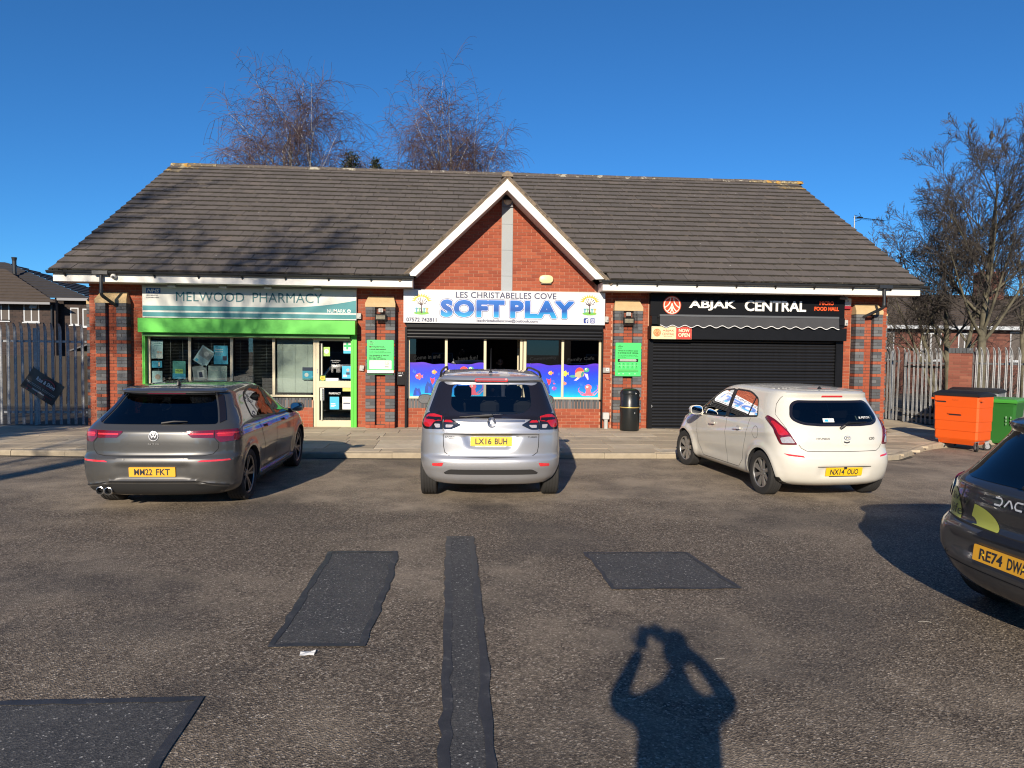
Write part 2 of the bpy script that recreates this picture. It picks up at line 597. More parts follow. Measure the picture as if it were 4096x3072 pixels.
def patch(label, poly, seal=0.045, nm='asphalt_patch'):
 prn = random.Random(len(label))
 pts = []
 n = len(poly)
 for i in range(n):
  a, b = Vector(poly[i]), Vector(poly[(i + 1) % n])
  k = max(2, int((b - a).length / 0.12))
  nrm = Vector((-(b - a).y, (b - a).x)).normalized()
  for j in range(k):
   pts.append(a + (b - a) * j / k + nrm * prn.uniform(-0.010, 0.010))
 c = sum((Vector(p) for p in poly), Vector((0, 0))) / n
 m = MB()
 z = road_z(c.x) + 0.004
 m.add([(p.x, p.y, z) for p in pts], (tuple(range(len(pts))),))
 o = m.build(nm, M_PATCH, fix=False)
 tag(o, kind='structure')
 m = MB()
 inner = []
 N = len(pts)
 for i in range(N):
  d = (pts[(i + 1) % N] - pts[i - 1]).normalized()
  nn = Vector((-d.y, d.x))
  inner.append((pts[i] + nn * seal * prn.uniform(0.7, 1.1), pts[i] - nn * 0.012 * prn.uniform(0.3, 1.6)))
 for i in range(N):
  j = (i + 1) % N
  m.quad((*inner[i][0], z + 0.0035), (*inner[i][1], z + 0.0035), (*inner[j][1], z + 0.0035), (*inner[j][0], z + 0.0035))
 m.build('sealed_edge', M_SEAL, o, fix=False)
patch('a', [(-1.204, -11.83), (-0.607, -11.85), (-0.56, -10.4), (-0.595, -9.69), (-1.211, -9.69)])
patch('bb', [(-0.05, -15.5), (0.19, -15.5), (0.165, -13.2), (0.17, -11.2), (0.142, -9.17), (-0.134, -9.17), (-0.10, -11.0)], 0.05)
patch('ccc', [(1.233, -10.83), (2.275, -10.86), (2.164, -9.82), (1.192, -9.79)], 0.03)
patch('dddd', [(-4.6, -13.9), (-1.36, -13.9), (-1.36, -13.1), (-1.384, -12.49), (-2.4, -12.50), (-4.6, -12.45)], 0.04)
# ================================================================== the parade of shops
def brick_mat(name, stops, mortar_smudge=0.25):
 g = G(name)
 oi = g.n('ShaderNodeObjectInfo')
 at = g.n('ShaderNodeAttribute', attribute_name='tone')
 r = g.math('FRACT', g.math('ADD', oi.outputs['Random'], at.outputs['Fac']))
 base = g.ramp(r, stops)
 n = g.noise(28, 5, 0.7)
 c = g.mix(g.math('MULTIPLY', g.ramp(n, [(0.35, (0, 0, 0)), (0.75, (1, 1, 1))]), 0.35), base, tuple(x * 0.6 for x in stops[0][1]))
 sm = g.noise(2.2, 4, 0.6)
 c = g.mix(g.math('MULTIPLY', g.ramp(sm, [(0.55, (0, 0, 0)), (0.8, (1, 1, 1))]), mortar_smudge), c, (0.42, 0.27, 0.19))
 g.set('Base Color', c)
 g.set('Roughness', 0.85)
 g.bump(n, 0.25, 0.003)
 return g.m
M_BRICK = brick_mat('red brick', [(0.0, (0.255, 0.055, 0.025)), (0.35, (0.305, 0.067, 0.029)), (0.75, (0.345, 0.080, 0.035)), (1.0, (0.375, 0.100, 0.045))])
M_BLUE = brick_mat('blue-grey brick', [(0.0, (0.065, 0.070, 0.076)), (0.5, (0.095, 0.10, 0.106)), (1.0, (0.15, 0.153, 0.155))], 0.06)
M_MORT = pm('pale mortar', (0.47, 0.25, 0.165), 0.95, var=0.25, vscale=12)
M_MORTD = pm('dark mortar', (0.10, 0.085, 0.075), 0.95, var=0.25, vscale=12)
M_STONE = pm('buff cast stone', (0.50, 0.365, 0.19), 0.85, var=0.22, vscale=7, bump=0.2)
M_WHITE = pm('white fascia board', (0.68, 0.665, 0.61), 0.45, var=0.06, vscale=1.5)
M_SOFF = pm('soffit board', (0.60, 0.53, 0.49), 0.55, var=0.08, vscale=2)
M_GUT = pm('black gutter plastic', (0.022, 0.024, 0.027), 0.38, var=0.3, vscale=3)
M_BLK = pm('black powder coat', (0.007, 0.0075, 0.009), 0.42, var=0.3, vscale=5, spec=0.18)
M_CREAM = pm('cream frame', (0.60, 0.52, 0.35), 0.4, var=0.07, vscale=4)
M_GREEN = pm('green powder coat', (0.085, 0.50, 0.045), 0.38, var=0.06, vscale=2)
M_GALV = None
def galv_mat():
 g = G('galvanised steel')
 v = g.voro(38, out=1)
 s = g.n('ShaderNodeSeparateColor')
 g.l(v, s.inputs[0])
 n = g.noise(3.0, 5, 0.6)
 c = g.mix(s.outputs[0], (0.24, 0.25, 0.26), (0.36, 0.37, 0.38))
 c = g.mix(g.math('MULTIPLY', g.ramp(n, [(0.4, (0, 0, 0)), (0.7, (1, 1, 1))]), 0.4), c, (0.17, 0.165, 0.16))
 g.set('Base Color', c)
 g.set('Metallic', 0.35)
 g.set('Roughness', 0.5)
 return g.m
M_GALV = galv_mat()
def tile_mat():
 g = G('concrete roof tile')
 oi = g.n('ShaderNodeObjectInfo')
 at = g.n('ShaderNodeAttribute', attribute_name='tone')
 r = g.math('FRACT', g.math('ADD', oi.outputs['Random'], at.outputs['Fac']))
 base = g.ramp(r, [(0.0, (0.096, 0.082, 0.073)), (0.5, (0.112, 0.095, 0.084)), (0.94, (0.124, 0.105, 0.092)), (1.0, (0.145, 0.115, 0.095))])
 tc = g.n('ShaderNodeNewGeometry')
 pos = tc.outputs['Position']
 n = g.noise(1.1, 6, 0.7, pos)
 c = g.mix(g.math('MULTIPLY', g.ramp(n, [(0.4, (0, 0, 0)), (0.7, (1, 1, 1))]), 0.45), base, (0.078, 0.070, 0.060))
 f = g.noise(30, 4, 0.7, pos)
 c = g.mix(g.math('MULTIPLY', g.ramp(f, [(0.45, (0, 0, 0)), (0.75, (1, 1, 1))]), 0.3), c, (0.15, 0.13, 0.11))
 v = g.n('ShaderNodeTexVoronoi')
 v.inputs['Scale'].default_value = 3.1
 g.l(pos, v.inputs['Vector'])
 s = g.n('ShaderNodeSeparateColor')
 g.l(v.outputs['Color'], s.inputs[0])
 dot = g.math('MULTIPLY', g.math('LESS_THAN', v.outputs['Distance'], 0.055), g.math('GREATER_THAN', s.outputs[0], 0.45))
 c = g.mix(g.math('MULTIPLY', dot, 0.8), c, (0.42, 0.42, 0.37))
 g.set('Base Color', c)
 g.set('Roughness', 0.88)
 g.bump(f, 0.35, 0.006)
 return g.m
def lichen_mat(name, base, amt, c1=(0.55, 0.52, 0.43), c2=(0.50, 0.30, 0.07)):
 g = G(name)
 tc = g.n('ShaderNodeNewGeometry')
 pos = tc.outputs['Position']
 n = g.noise(6.0, 6, 0.75, pos)
 c = g.mix(g.ramp(g.noise(20, 4, 0.7, pos), [(0.35, (0, 0, 0)), (0.7, (1, 1, 1))]), base, tuple(x * 1.8 for x in base))
 c = g.mix(g.ramp(n, [(1 - amt - 0.03, (0, 0, 0)), (1 - amt + 0.03, (1, 1, 1))]), c, c1)
 n2 = g.noise(3.3, 5, 0.7, pos)
 c = g.mix(g.ramp(n2, [(0.66 - amt * 0.25, (0, 0, 0)), (0.70 - amt * 0.25, (1, 1, 1))]), c, c2)
 g.set('Base Color', c)
 g.set('Roughness', 0.95)
 g.bump(n, 0.5, 0.01)
 return g.m
M_TILE = tile_mat()
M_RIDGE = lichen_mat('ridge tile with lichen', (0.075, 0.062, 0.052), 0.36, (0.52, 0.50, 0.42), (0.36, 0.33, 0.25))
M_VERGE = lichen_mat('mortar verge with moss', (0.17, 0.13, 0.09), 0.30, (0.30, 0.26, 0.18), (0.13, 0.10, 0.05))
M_LICH = lichen_mat('tile thick with orange lichen', (0.10, 0.08, 0.055), 0.44, (0.45, 0.37, 0.20), (0.46, 0.26, 0.05))
def glass_mat(name, tint, refl=0.0, rough=0.0):
 g = G(name)
 tr = g.n('ShaderNodeBsdfTransparent')
 tr.inputs[0].default_value = (*tint, 1)
 gl = g.n('ShaderNodeBsdfGlossy')
 gl.inputs['Roughness'].default_value = rough
 gl.inputs[0].default_value = (0.95, 0.97, 1, 1)
 fr = g.n('ShaderNodeFresnel')
 fr.inputs[0].default_value = 1.5
 mx = g.n('ShaderNodeMixShader')
 g.l(g.math('ADD', fr.outputs[0], refl, True), mx.inputs[0])
 g.l(tr.outputs[0], mx.inputs[1])
 g.l(gl.outputs[0], mx.inputs[2])
 g.l(mx.outputs[0], g.out.inputs[0])
 return g.m
M_GLASS = glass_mat('shop window glass', (0.86, 0.90, 0.89), 0.015)
CX = 1.014                     # gable centre line
WY = 0.225                     # face of the front wall
XL, XR = -8.335, 10.36         # wall corners
ZE = 3.44                      # eaves
RY, RZ = 6.1, 7.36             # ridge
VL, VR = -8.80, 10.83          # verges
EY = -0.46                     # lower edge of the tiles
SL = atan2(RZ - ZE, RY - EY)   # roof pitch
GZ = 5.74                      # gable apex
GS = (GZ - 3.43) / 2.36        # gable slope
shop = thing('shop_building', 'single-storey red brick parade of three shops under one dark tiled roof', 'building')
# ---- core walls (backing, behind the brick skin) and floor
mb = MB()
mb.box(XL + 0.02, -7.17, WY + 0.012, 0.40, -0.3, 3.36)
mb.box(-2.39, -1.25, WY + 0.012, 0.40, -0.3, 3.36)
mb.box(3.33, 4.45, WY + 0.012, 0.40, -0.3, 3.36)
mb.box(9.22, XR - 0.02, WY + 0.012, 0.40, -0.3, 3.36)
mb.box(-7.17, -2.39, WY + 0.012, 0.40, 2.4, 3.36)
mb.box(-1.25, 3.33, WY + 0.012, 0.40, 2.36, 3.36)
mb.box(4.45, 9.22, WY + 0.012, 0.40, 2.2, 3.36)
mb.box(-7.10, -3.40, WY + 0.012, 0.40, -0.3, 0.62)
mb.box(-1.25, 0.55, WY + 0.012, 0.40, -0.3, 0.62)
mb.box(1.48, 3.33, WY + 0.012, 0.40, -0.3, 0.62)
mb.prism([(CX - 2.2, 3.36), (CX + 2.2, 3.36), (CX, 3.36 + 2.2 * GS)], WY + 0.012, 0.40, 'xz')
core = mb.build('mortar_bed', M_MORT, shop)
mb = MB()
mb.box(XL + 0.012, XL + 0.2, 0.4, 12.0, -0.3, 3.4)
mb.box(XR - 0.2, XR - 0.012, 0.4, 12.0, -0.3, 3.4)
mb.box(XL + 0.2, XR - 0.2, 11.8, 12.0, -0.3, 3.4)
for xx in (XL + 0.012, XR - 0.2):
 mb.prism([(0.4, 3.4), (11.8, 3.4), (RY, RZ - 0.25)], xx, xx + 0.188, 'yz')
mb.build('side_wall', M_MORT, shop)
# ---- bricks: full-size ones share a mesh
BL, BH, C = 0.215, 0.065, 0.075
unit = MB()
unit.box(-0.5, 0.5, 0.0, 0.03, 0.0, BH)
ME_BRICK = unit.mesh('brick', M_BRICK, fix=True)
stuff = MB()      # all further bricks of the building
obj_bricks = []
brng = random.Random(5)
def put_brick(x0, x1, z, y, blue=False, single=False, axis='x', dep=0.03):
 """one brick on the face y (front skin) or on a return (axis 'y': x0..x1 run along Y on the plane X = y)"""
 if x1 - x0 < 0.02:
  return
 if single and not blue:
  obj_bricks.append((x0, x1, z, y))
  return
 stuff.cm = 1 if blue else 0
 stuff.ct = brng.random()
 j = brng.uniform(-0.0012, 0.0012)
 if axis == 'x':
  stuff.box(x0, x1, y + j, y + dep, z, z + BH)
 elif axis == 'y+':                       # faces +X
  stuff.box(y - dep, y + j, x0, x1, z, z + BH)
 else:                                    # faces -X
  stuff.box(y + j, y + dep, x0, x1, z, z + BH)
def course(x0, x1, z, k, y, single=False, blue=False, axis='x', lead=None):
 """fill x0..x1 with stretchers, half-bond"""
 x = x0 - (0.1125 if k % 2 else 0.0) if lead is None else x0 - lead
 while x < x1:
  a, b = max(x, x0), min(x + BL, x1)
  if b - a > 0.03:
   put_brick(a, b, z, y, blue, single, axis)
  x += 0.225
def zc(k):                                   # bottom of course k (k = 0 stands on the pavement)
 return 0.075 * k + 0.005
for (x0, x1) in ((XL, -8.105), (-7.43, -7.17), (-2.395, -2.18), (-1.497, -1.255), (3.335, 3.58), (4.26, 4.44), (9.235, 9.45), (10.135, XR)):
 for k in range(-3, 45):
  if k > 41 and False:
   continue
  course(x0, x1, zc(k), k, WY)
for (x0, x1) in ((-8.105, -7.43), (-2.18, -1.497), (3.58, 4.26), (9.45, 10.135)):
 for k in range(36, 45):
  course(x0, x1, zc(k), k, WY)
for (x0, x1) in ((-7.10, -3.40), (-1.22, 0.53), (1.50, 3.32)):
 for k in range(-2, 6):
  course(x0, x1, zc(k), k, WY)
 x = x0
 while x < x1 - 0.03:
  stuff.cm, stuff.ct = 1, brng.random()
  stuff.box(x + 0.004, min(x + 0.069, x1), WY - 0.001, WY + 0.03, zc(6), zc(6) + 0.215)
  x += 0.075
k = 43
while True:
 z = zc(k)
 hw = (GZ - 0.10 - z - BH) / GS - 0.12
 if hw < 0.1:
  break
 hw = min(hw, 2.13)
 course(CX - hw, 0.925, z, k, WY, single=True, lead=((CX - hw + 50) % 0.225) + (0.1125 if k % 2 else 0))
 course(1.20, CX + hw, z, k, WY, single=True, lead=((1.20 + 50) % 0.225) + (0.1125 if k % 2 else 0))
 k += 1
 if k > 90:
  break
def pier(px):
 a0, a1, b0, b1 = px, px + 0.215, px + 0.45, px + 0.665
 for k in range(-3, 37):
  z = zc(k)
  red = k < 2 or (k - 2) % 4 == 3
  for (u, v) in ((a0, a1), (b0, b1)):
   if (k % 2) == (0 if not red else k % 2) and not red:
    pass
   if red or (k - 2) % 4 == 1:
    put_brick(u, u + 0.1025, z, 0.0, not red)
    put_brick(u + 0.1125, v, z, 0.0, not red)
   else:
    put_brick(u, v, z, 0.0, True)
  course(a1 + 0.01, b0 - 0.01, z, k, 0.11 if k >= 1 else 0.004, lead=0.1125 if k % 2 else 0.0)
  for xx, ax in ((a0, 'y-'), (b1, 'y+')):
   if k % 2:
    put_brick(0.035, 0.215, z, xx, not red, axis=ax)
   else:
    put_brick(0.035, 0.1, z, xx, not red, axis=ax)
    put_brick(0.11, 0.215, z, xx, not red, axis=ax)
  put_brick(0.035, 0.10, z, a1, not red, axis='y+')
  put_brick(0.035, 0.10, z, b0, not red, axis='y-')
 m = MB()
 m.box(a0 + 0.012, a1 - 0.012, 0.012, WY, -0.25, 2.775)
 m.box(b0 + 0.012, b1 - 0.012, 0.012, WY, -0.25, 2.775)
 m.box(a1 - 0.012, b0 + 0.012, 0.122, WY, -0.25, 2.775)
 m.build('pier_core', M_MORTD, shop)
 m = MB()
 e = 0.008
 m.prism([(-e, 2.775), (WY, 2.775), (WY, 3.03), (0.165, 3.03), (-e, 2.86)], px - e, px + 0.665 + e, 'yz')
 o = m.build('stone_cap', M_STONE, shop)
 me = o.data
 for v in me.vertices:
  if v.co.z > 3.0:
   v.co.x += 0.055 if v.co.x < px + 0.3 else -0.055
 return o
PIERS = (-8.097, -2.172, 3.587, 9.459)
for p in PIERS:
 pier(p)
def side_pier(xf, sgn, y0):
 """pilaster on a flank wall at X = xf standing out by 0.225 in direction sgn"""
 xo = xf + sgn * 0.225
 for k in range(-3, 37):
  z = zc(k)
  red = k < 2 or (k - 2) % 4 == 3
  a, b = (min(xf, xo), max(xf, xo))
  if k % 2 or red:
   put_brick(a, a + 0.105, z, y0, not red)
   put_brick(a + 0.115, b, z, y0, not red)
  else:
   put_brick(a, b, z, y0, not red)
  for q in (0, 1):
   put_brick(y0 + 0.035 + q * 0.225, y0 + 0.24 + q * 0.225, z, xo, not red, axis='y+' if sgn > 0 else 'y-')
 m = MB()
 m.box(min(xf, xo) + 0.012, max(xf, xo) - 0.012, y0 + 0.012, y0 + 0.66, -0.25, 2.775)
 m.build('pier_core', M_MORTD, shop)
 m = MB()
 m.prism([(xo, 2.775), (xf, 2.775), (xf, 3.03), (xf + sgn * 0.06, 3.03), (xo, 2.86)], y0 - 0.008, y0 + 0.67, 'xz')
 m.build('stone_cap', M_STONE, shop)
side_pier(XR, 1, 0.55)
side_pier(XL, -1, 0.55)
for k in range(-3, 45):
 for q in range(2):
  put_brick(WY + 0.035 + q * 0.17, WY + 0.195 + q * 0.17, zc(k), XR, axis='y+')
  put_brick(WY + 0.035 + q * 0.17, WY + 0.195 + q * 0.17, zc(k), XL, axis='y-')
gable = MB()
gable.box(0.925, 1.20, WY + 0.004, WY + 0.04, 3.2, 5.5)
gable_wall = gable.build('gable_wall', M_MORT, shop)
obj_bricks.sort(key=lambda q: -(q[1] - q[0]) + abs(q[2] - 4.0) * 0.02)
for n, (x0, x1, z, y) in enumerate(obj_bricks):
 if n < 300:
  inst('brick', ME_BRICK, gable_wall, ((x0 + x1) / 2, y + brng.uniform(-0.0012, 0.0012), z), (0, 0, 0), (x1 - x0, 1, 1))
 else:
  put_brick(x0, x1, z, y)
tag(stuff.build('brickwork', [M_BRICK, M_BLUE], shop, fix=False), kind='stuff')
mb = MB()
for z0, z1 in ((3.19, 3.55), (3.555, 4.15), (4.155, 4.75), (4.755, 5.145)):
 mb.box(0.934, 1.19, WY - 0.022, WY + 0.02, z0, z1)
mb.build('metal_strip', pm('zinc strip', (0.30, 0.32, 0.325), 0.6, 0.0, var=0.12, vscale=2.5), shop)
# ---- fascia, soffit, gutters, bargeboards
FY = -0.38
mb = MB()
mb.box(VL + 0.03, -1.09, FY, FY + 0.02, 3.205, 3.40)
mb.build('fascia', M_WHITE, shop)
mb = MB()
mb.box(3.215, VR - 0.05, FY, FY + 0.02, 3.205, 3.40)
mb.build('fascia', M_WHITE, shop)
mb = MB()
mb.box(VL + 0.04, -1.10, FY + 0.02, WY, 3.212, 3.23)
mb.build('soffit', M_SOFF, shop)
mb = MB()
mb.box(3.225, VR - 0.06, FY + 0.02, WY, 3.212, 3.23)
mb.build('soffit', M_SOFF, shop)
mb = MB()      # closed ends of the eaves boxes
for (a, b, c_) in ((VL + 0.03, VL + 0.05, 0.1), (-1.11, -1.09, 0), (3.215, 3.235, 0), (VR - 0.07, VR - 0.05, 0.1)):
 mb = MB()
 mb.box(a, b, FY + 0.02, WY + c_, 3.206, 3.392)
 mb.build('box_end', M_SOFF, shop)
for (a, b, fz) in ((VL - 0.06, -1.06, 0), (3.19, VR + 0.12, 0)):
 m = MB()
 n = 10
 prof = [(FY - 0.058 + 0.057 * cos(pi + pi * k / n), 3.425 + 0.060 * sin(pi + pi * k / n)) for k in range(n + 1)]
 prof += [(p[0] * 1 + (0.004 if p[0] < FY - 0.058 else -0.004), p[1] + 0.003) for p in reversed(prof)]
 m.loft([[(a, p, q) for p, q in prof], [(b, p, q) for p, q in prof]])
 for xx in (a, b):
  m.prism([(FY - 0.058 + 0.058 * cos(pi + pi * k / n), 3.427 + 0.061 * sin(pi + pi * k / n)) for k in range(n + 1)], xx - 0.006, xx + 0.006, 'yz')
 gut = m.build('gutter', M_GUT, shop, smooth=True, sharp=40)
 x = a + 0.35
 while x < b - 0.1:
  m = MB()
  m.prism([(FY, 3.30), (FY, 3.37), (FY - 0.058, 3.36), (FY - 0.118, 3.43), (FY - 0.124, 3.43), (FY - 0.075, 3.352)], x - 0.012, x + 0.012, 'yz')
  m.build('bracket', M_GUT, gut)
  x += 0.93
 for xx in ((-4.9,) if a < 0 else (6.55,)):
  m = MB()
  m.loft([[(xx - 0.05, p, q - 0.004) for p, q in prof[:11]] + [(xx - 0.05, FY + 0.003, 3.44), (xx - 0.05, FY - 0.12, 3.44)], [(xx + 0.05, p, q - 0.004) for p, q in prof[:11]] + [(xx + 0.05, FY + 0.003, 3.44), (xx + 0.05, FY - 0.12, 3.44)]])
  m.build('joint_clip', M_GUT, gut)
for (x0, x1, nm) in ((-7.745, -7.79, 0), (9.868, 9.79, 1)):
 m = MB()
 xt = x0
 m.box(xt - 0.16, xt + 0.16, FY - 0.13, FY + 0.0, 3.355, 3.432)
 m.tube([(xt, FY - 0.06, 3.36), (xt, FY - 0.06, 2.97)], 0.036, 14)
 x2 = -7.62 if nm == 0 else 9.60
 m.tube([(xt, FY - 0.06, 2.99), (xt, FY - 0.055, 2.93), (xt + (x2 - xt) * 0.12, FY + 0.0, 2.885), (xt + (x2 - xt) * 0.88, 0.03, 2.70), (x2, 0.055, 2.66), (x2, 0.055, 2.60)], 0.036, 14)
 zb = 0.0 if nm == 0 else -0.12
 m.tube([(x2, 0.055, 2.62), (x2, 0.055, zb)], 0.034, 14)
 dp = m.build('downpipe', M_GUT, shop, smooth=True, sharp=50)
 for z in (2.64, 1.35, 0.55):
  m = MB()
  m.lathe([(0.040, 0), (0.043, 0.01), (0.043, 0.05), (0.040, 0.06)], 14, c=(x2, 0.055, z), cap=True)
  m.box(x2 - 0.07, x2 + 0.07, 0.085, 0.105, z + 0.012, z + 0.045)
  m.build('pipe_clip', M_GUT, dp)
 m = MB()
 m.lathe([(0.040, 0), (0.044, 0.01), (0.044, 0.06), (0.040, 0.07)], 14, c=(xt, FY - 0.06, 2.95), cap=True)
 m.build('pipe_clip', M_GUT, dp)
gh = 0.20
for sgn in (-1, 1):
 nx, nz = (2.36, 2.36 * GS)
 L = sqrt(nx * nx + nz * nz)
 m = MB()
 za = GZ - 0.055                              # underside of the tiles at the apex
 dz = gh / cos(atan2(nz, nx))
 xo = 2.27
 lo = [(CX, za), (CX + sgn * xo, za - xo * GS), (CX + sgn * (xo - 0.17), za - xo * GS), (CX + sgn * (xo - 0.17), za - xo * GS - 0.001)]
 poly = [(CX, za), (CX + sgn * xo, za - xo * GS), (CX + sgn * (xo - 0.235), za - xo * GS - 0.012), (CX, za - dz)]
 m.prism(poly, FY - 0.012, FY + 0.012, 'xz')
 m.build('bargeboard', M_WHITE, shop)
 m = MB()                                     # boarded soffit behind it
 poly = [(CX, za - dz + 0.02), (CX + sgn * (xo - 0.235), za - xo * GS + 0.012), (CX + sgn * (xo - 0.22), za - xo * GS + 0.012), (CX, za - dz + 0.035)]
 m.prism(poly, FY + 0.012, WY + 0.02, 'xz')
 m.build('barge_soffit', M_SOFF, shop)
m = MB()
m.box(CX - 0.018, CX + 0.018, FY - 0.018, FY - 0.010, GZ - 0.29, GZ - 0.08)
m.build('joint_strip', M_WHITE, shop)
# ---- roof
mb = MB()
mb.hexa([(VL + 0.03, EY + 0.06, ZE - 0.05), (VR - 0.03, EY + 0.06, ZE - 0.05), (VR - 0.03, RY, RZ - 0.06), (VL + 0.03, RY, RZ - 0.06),
   (VL + 0.03, EY + 0.06, ZE - 0.03), (VR - 0.03, EY + 0.06, ZE - 0.03), (VR - 0.03, RY, RZ - 0.03), (VL + 0.03, RY, RZ - 0.03)])
mb.hexa([(VL + 0.03, RY, RZ - 0.06), (VR - 0.03, RY, RZ - 0.06), (VR - 0.03, 2 * RY - EY, ZE - 0.05), (VL + 0.03, 2 * RY - EY, ZE - 0.05),
   (VL + 0.03, RY, RZ - 0.03), (VR - 0.03, RY, RZ - 0.03), (VR - 0.03, 2 * RY - EY, ZE - 0.03), (VL + 0.03, 2 * RY - EY, ZE - 0.03)])
M_DECK = pm('roof deck', (0.05, 0.045, 0.04), 0.9, var=0.3)
bm = bmesh.new()
roof = mb.build('roof', M_DECK, shop)
cut = MB()
cut.box(CX - 2.12, CX + 2.12, -1.5, WY + 0.1, 2.0, 8.0)
cut_o = cut.build('cutter', M_DECK)
md = roof.modifiers.new('b', 'BOOLEAN')
md.object = cut_o
md.operation = 'DIFFERENCE'
md.solver = 'EXACT'
dg = bpy.context.evaluated_depsgraph_get()
me2 = bpy.data.meshes.new_from_object(roof.evaluated_get(dg))
roof.modifiers.clear()
roof.data = me2
bpy.data.objects.remove(cut_o)
TW, GA, TL, TT = 0.300, 0.345, 0.42, 0.036
slope_len = sqrt((RY - EY) ** 2 + (RZ - ZE) ** 2)
uy, uz = cos(SL), sin(SL)
Rroof = Matrix.Rotation(SL, 4, 'X')
tu = MB()
tw = TW - 0.005
tu.hexa([(-tw / 2, 0, 0.004), (tw / 2, 0, 0.004), (tw / 2, TL, -0.024), (-tw / 2, TL, -0.024),
   (-tw / 2, 0.006, 0.004 + TT), (tw / 2, 0.006, 0.004 + TT), (tw / 2, TL, -0.002), (-tw / 2, TL, -0.002)])
tu.mi[2] = 1                       # the cut nose of every tile is dark with moss
M_NOSE = lichen_mat('mossy tile nose', (0.022, 0.018, 0.014), 0.42, (0.085, 0.070, 0.055), (0.030, 0.026, 0.016))
ME_TILE = tu.mesh('roof_tile', [M_TILE, M_NOSE], fix=True)
ME_TILE_L = tu.mesh('roof_tile', [M_LICH, M_NOSE], fix=True)
trng = random.Random(11)
tiles = []
nrow = int(slope_len / GA) + 1
for r in range(nrow):
 s0 = r * GA
 if s0 + 0.2 > slope_len:
  continue
 y, z = EY + s0 * uy, ZE + s0 * uz
 x = VL + (TW / 2 if r % 2 else 0.0) - TW / 2
 while x < VR - 0.02:
  a, b = max(x, VL), min(x + TW, VR)
  xc = (a + b) / 2
  inside = abs(xc - CX) < (GZ - 0.05 - z) / GS - 0.10
  if b - a > 0.06 and not inside:
   tiles.append((xc, y, z, (b - a) / TW, r))
  x += TW
tiles.sort(key=lambda t: (t[4], abs(t[0] - 0.5)))
stf = MB()
nobj = 0
LN = slope_len
def is_lich(t):
 d = min(abs(t[0] - VL), abs(t[0] - VR))
 return (LN - t[4] * GA) < 0.9 and d < 1.1 - 0.35 * (LN - t[4] * GA) and trng.random() < 0.8
for t in tiles:
 jx, jz, jr = trng.uniform(-0.003, 0.003), trng.uniform(-0.003, 0.004), trng.uniform(-0.010, 0.010)
 lic = is_lich(t)
 if nobj < 300:
  inst('roof_tile', ME_TILE_L if lic else ME_TILE, roof, (t[0] + jx, t[1], t[2] + jz), (SL, jr * 0.4, jr), (t[3], 1, 1))
  nobj += 1
 else:
  Mt = Matrix.Translation((t[0] + jx, t[1], t[2] + jz)) @ Rroof @ Matrix.Rotation(jr, 4, 'Z') @ Matrix.Diagonal((t[3], 1, 1, 1))
  stf.cm, stf.ct = (1 if lic else 0), trng.random()
  stf.hexa([Mt @ Vector(v) for v in tu.v])
  stf.mi[-4] = 2
o = stf.build('tile_field', [M_TILE, M_LICH, M_NOSE], roof, fix=False)
tag(o, kind='stuff')
crumb = MB()
for t in tiles:
 for q in range(5):
  if trng.random() < 0.4:
   xx = t[0] + trng.uniform(-0.5, 0.5) * TW * t[3]
   ww = trng.uniform(0.012, 0.05)
   hh = trng.uniform(0.010, 0.030)
   yy = t[1] - 0.004
   crumb.ct = trng.random()
   crumb.box(xx - ww, xx + ww, yy - trng.uniform(0.004, 0.018), yy + 0.02, t[2] - 0.004, t[2] + hh)
o = crumb.build('moss_crumbs', pm('dark moss', (0.022, 0.020, 0.014), 0.95, var=0.7, vscale=25), roof, fix=False)
tag(o, kind='stuff')
m = MB()
prof = [(-0.13, -0.045), (-0.115, 0.0), (-0.06, 0.052), (0.0, 0.072), (0.06, 0.052), (0.115, 0.0), (0.13, -0.045)]
m.loft([[(0.0, a, b) for a, b in prof], [(0.445, a, b) for a, b in prof]], True, True)
ME_RIDGE = m.mesh('ridge_tile', M_RIDGE, smooth=True, sharp=40, fix=True)
ME_RIDGE_L = m.mesh('ridge_tile', M_LICH, smooth=True, sharp=40, fix=True)
x = VL
while x < VR - 0.2:
 edge = min(x - VL, VR - x - 0.45)
 inst('ridge_tile', ME_RIDGE_L if edge < 1.2 else ME_RIDGE, roof, (x, RY, RZ + 0.0 + trng.uniform(-0.006, 0.006)), (0, trng.uniform(-0.008, 0.008), trng.uniform(-0.01, 0.01)))
 x += 0.45
for xx in (VL, VR):
 m = MB()
 m.hexa([(xx - 0.02, EY + 0.02, ZE - 0.07), (xx + 0.02, EY + 0.02, ZE - 0.07), (xx + 0.02, RY, RZ - 0.09), (xx - 0.02, RY, RZ - 0.09),
   (xx - 0.02, EY + 0.02, ZE - 0.005), (xx + 0.02, EY + 0.02, ZE - 0.005), (xx + 0.02, RY, RZ - 0.01), (xx - 0.02, RY, RZ - 0.01)])
 m.build('verge', M_TILE, roof)
GD = RY - 1.2
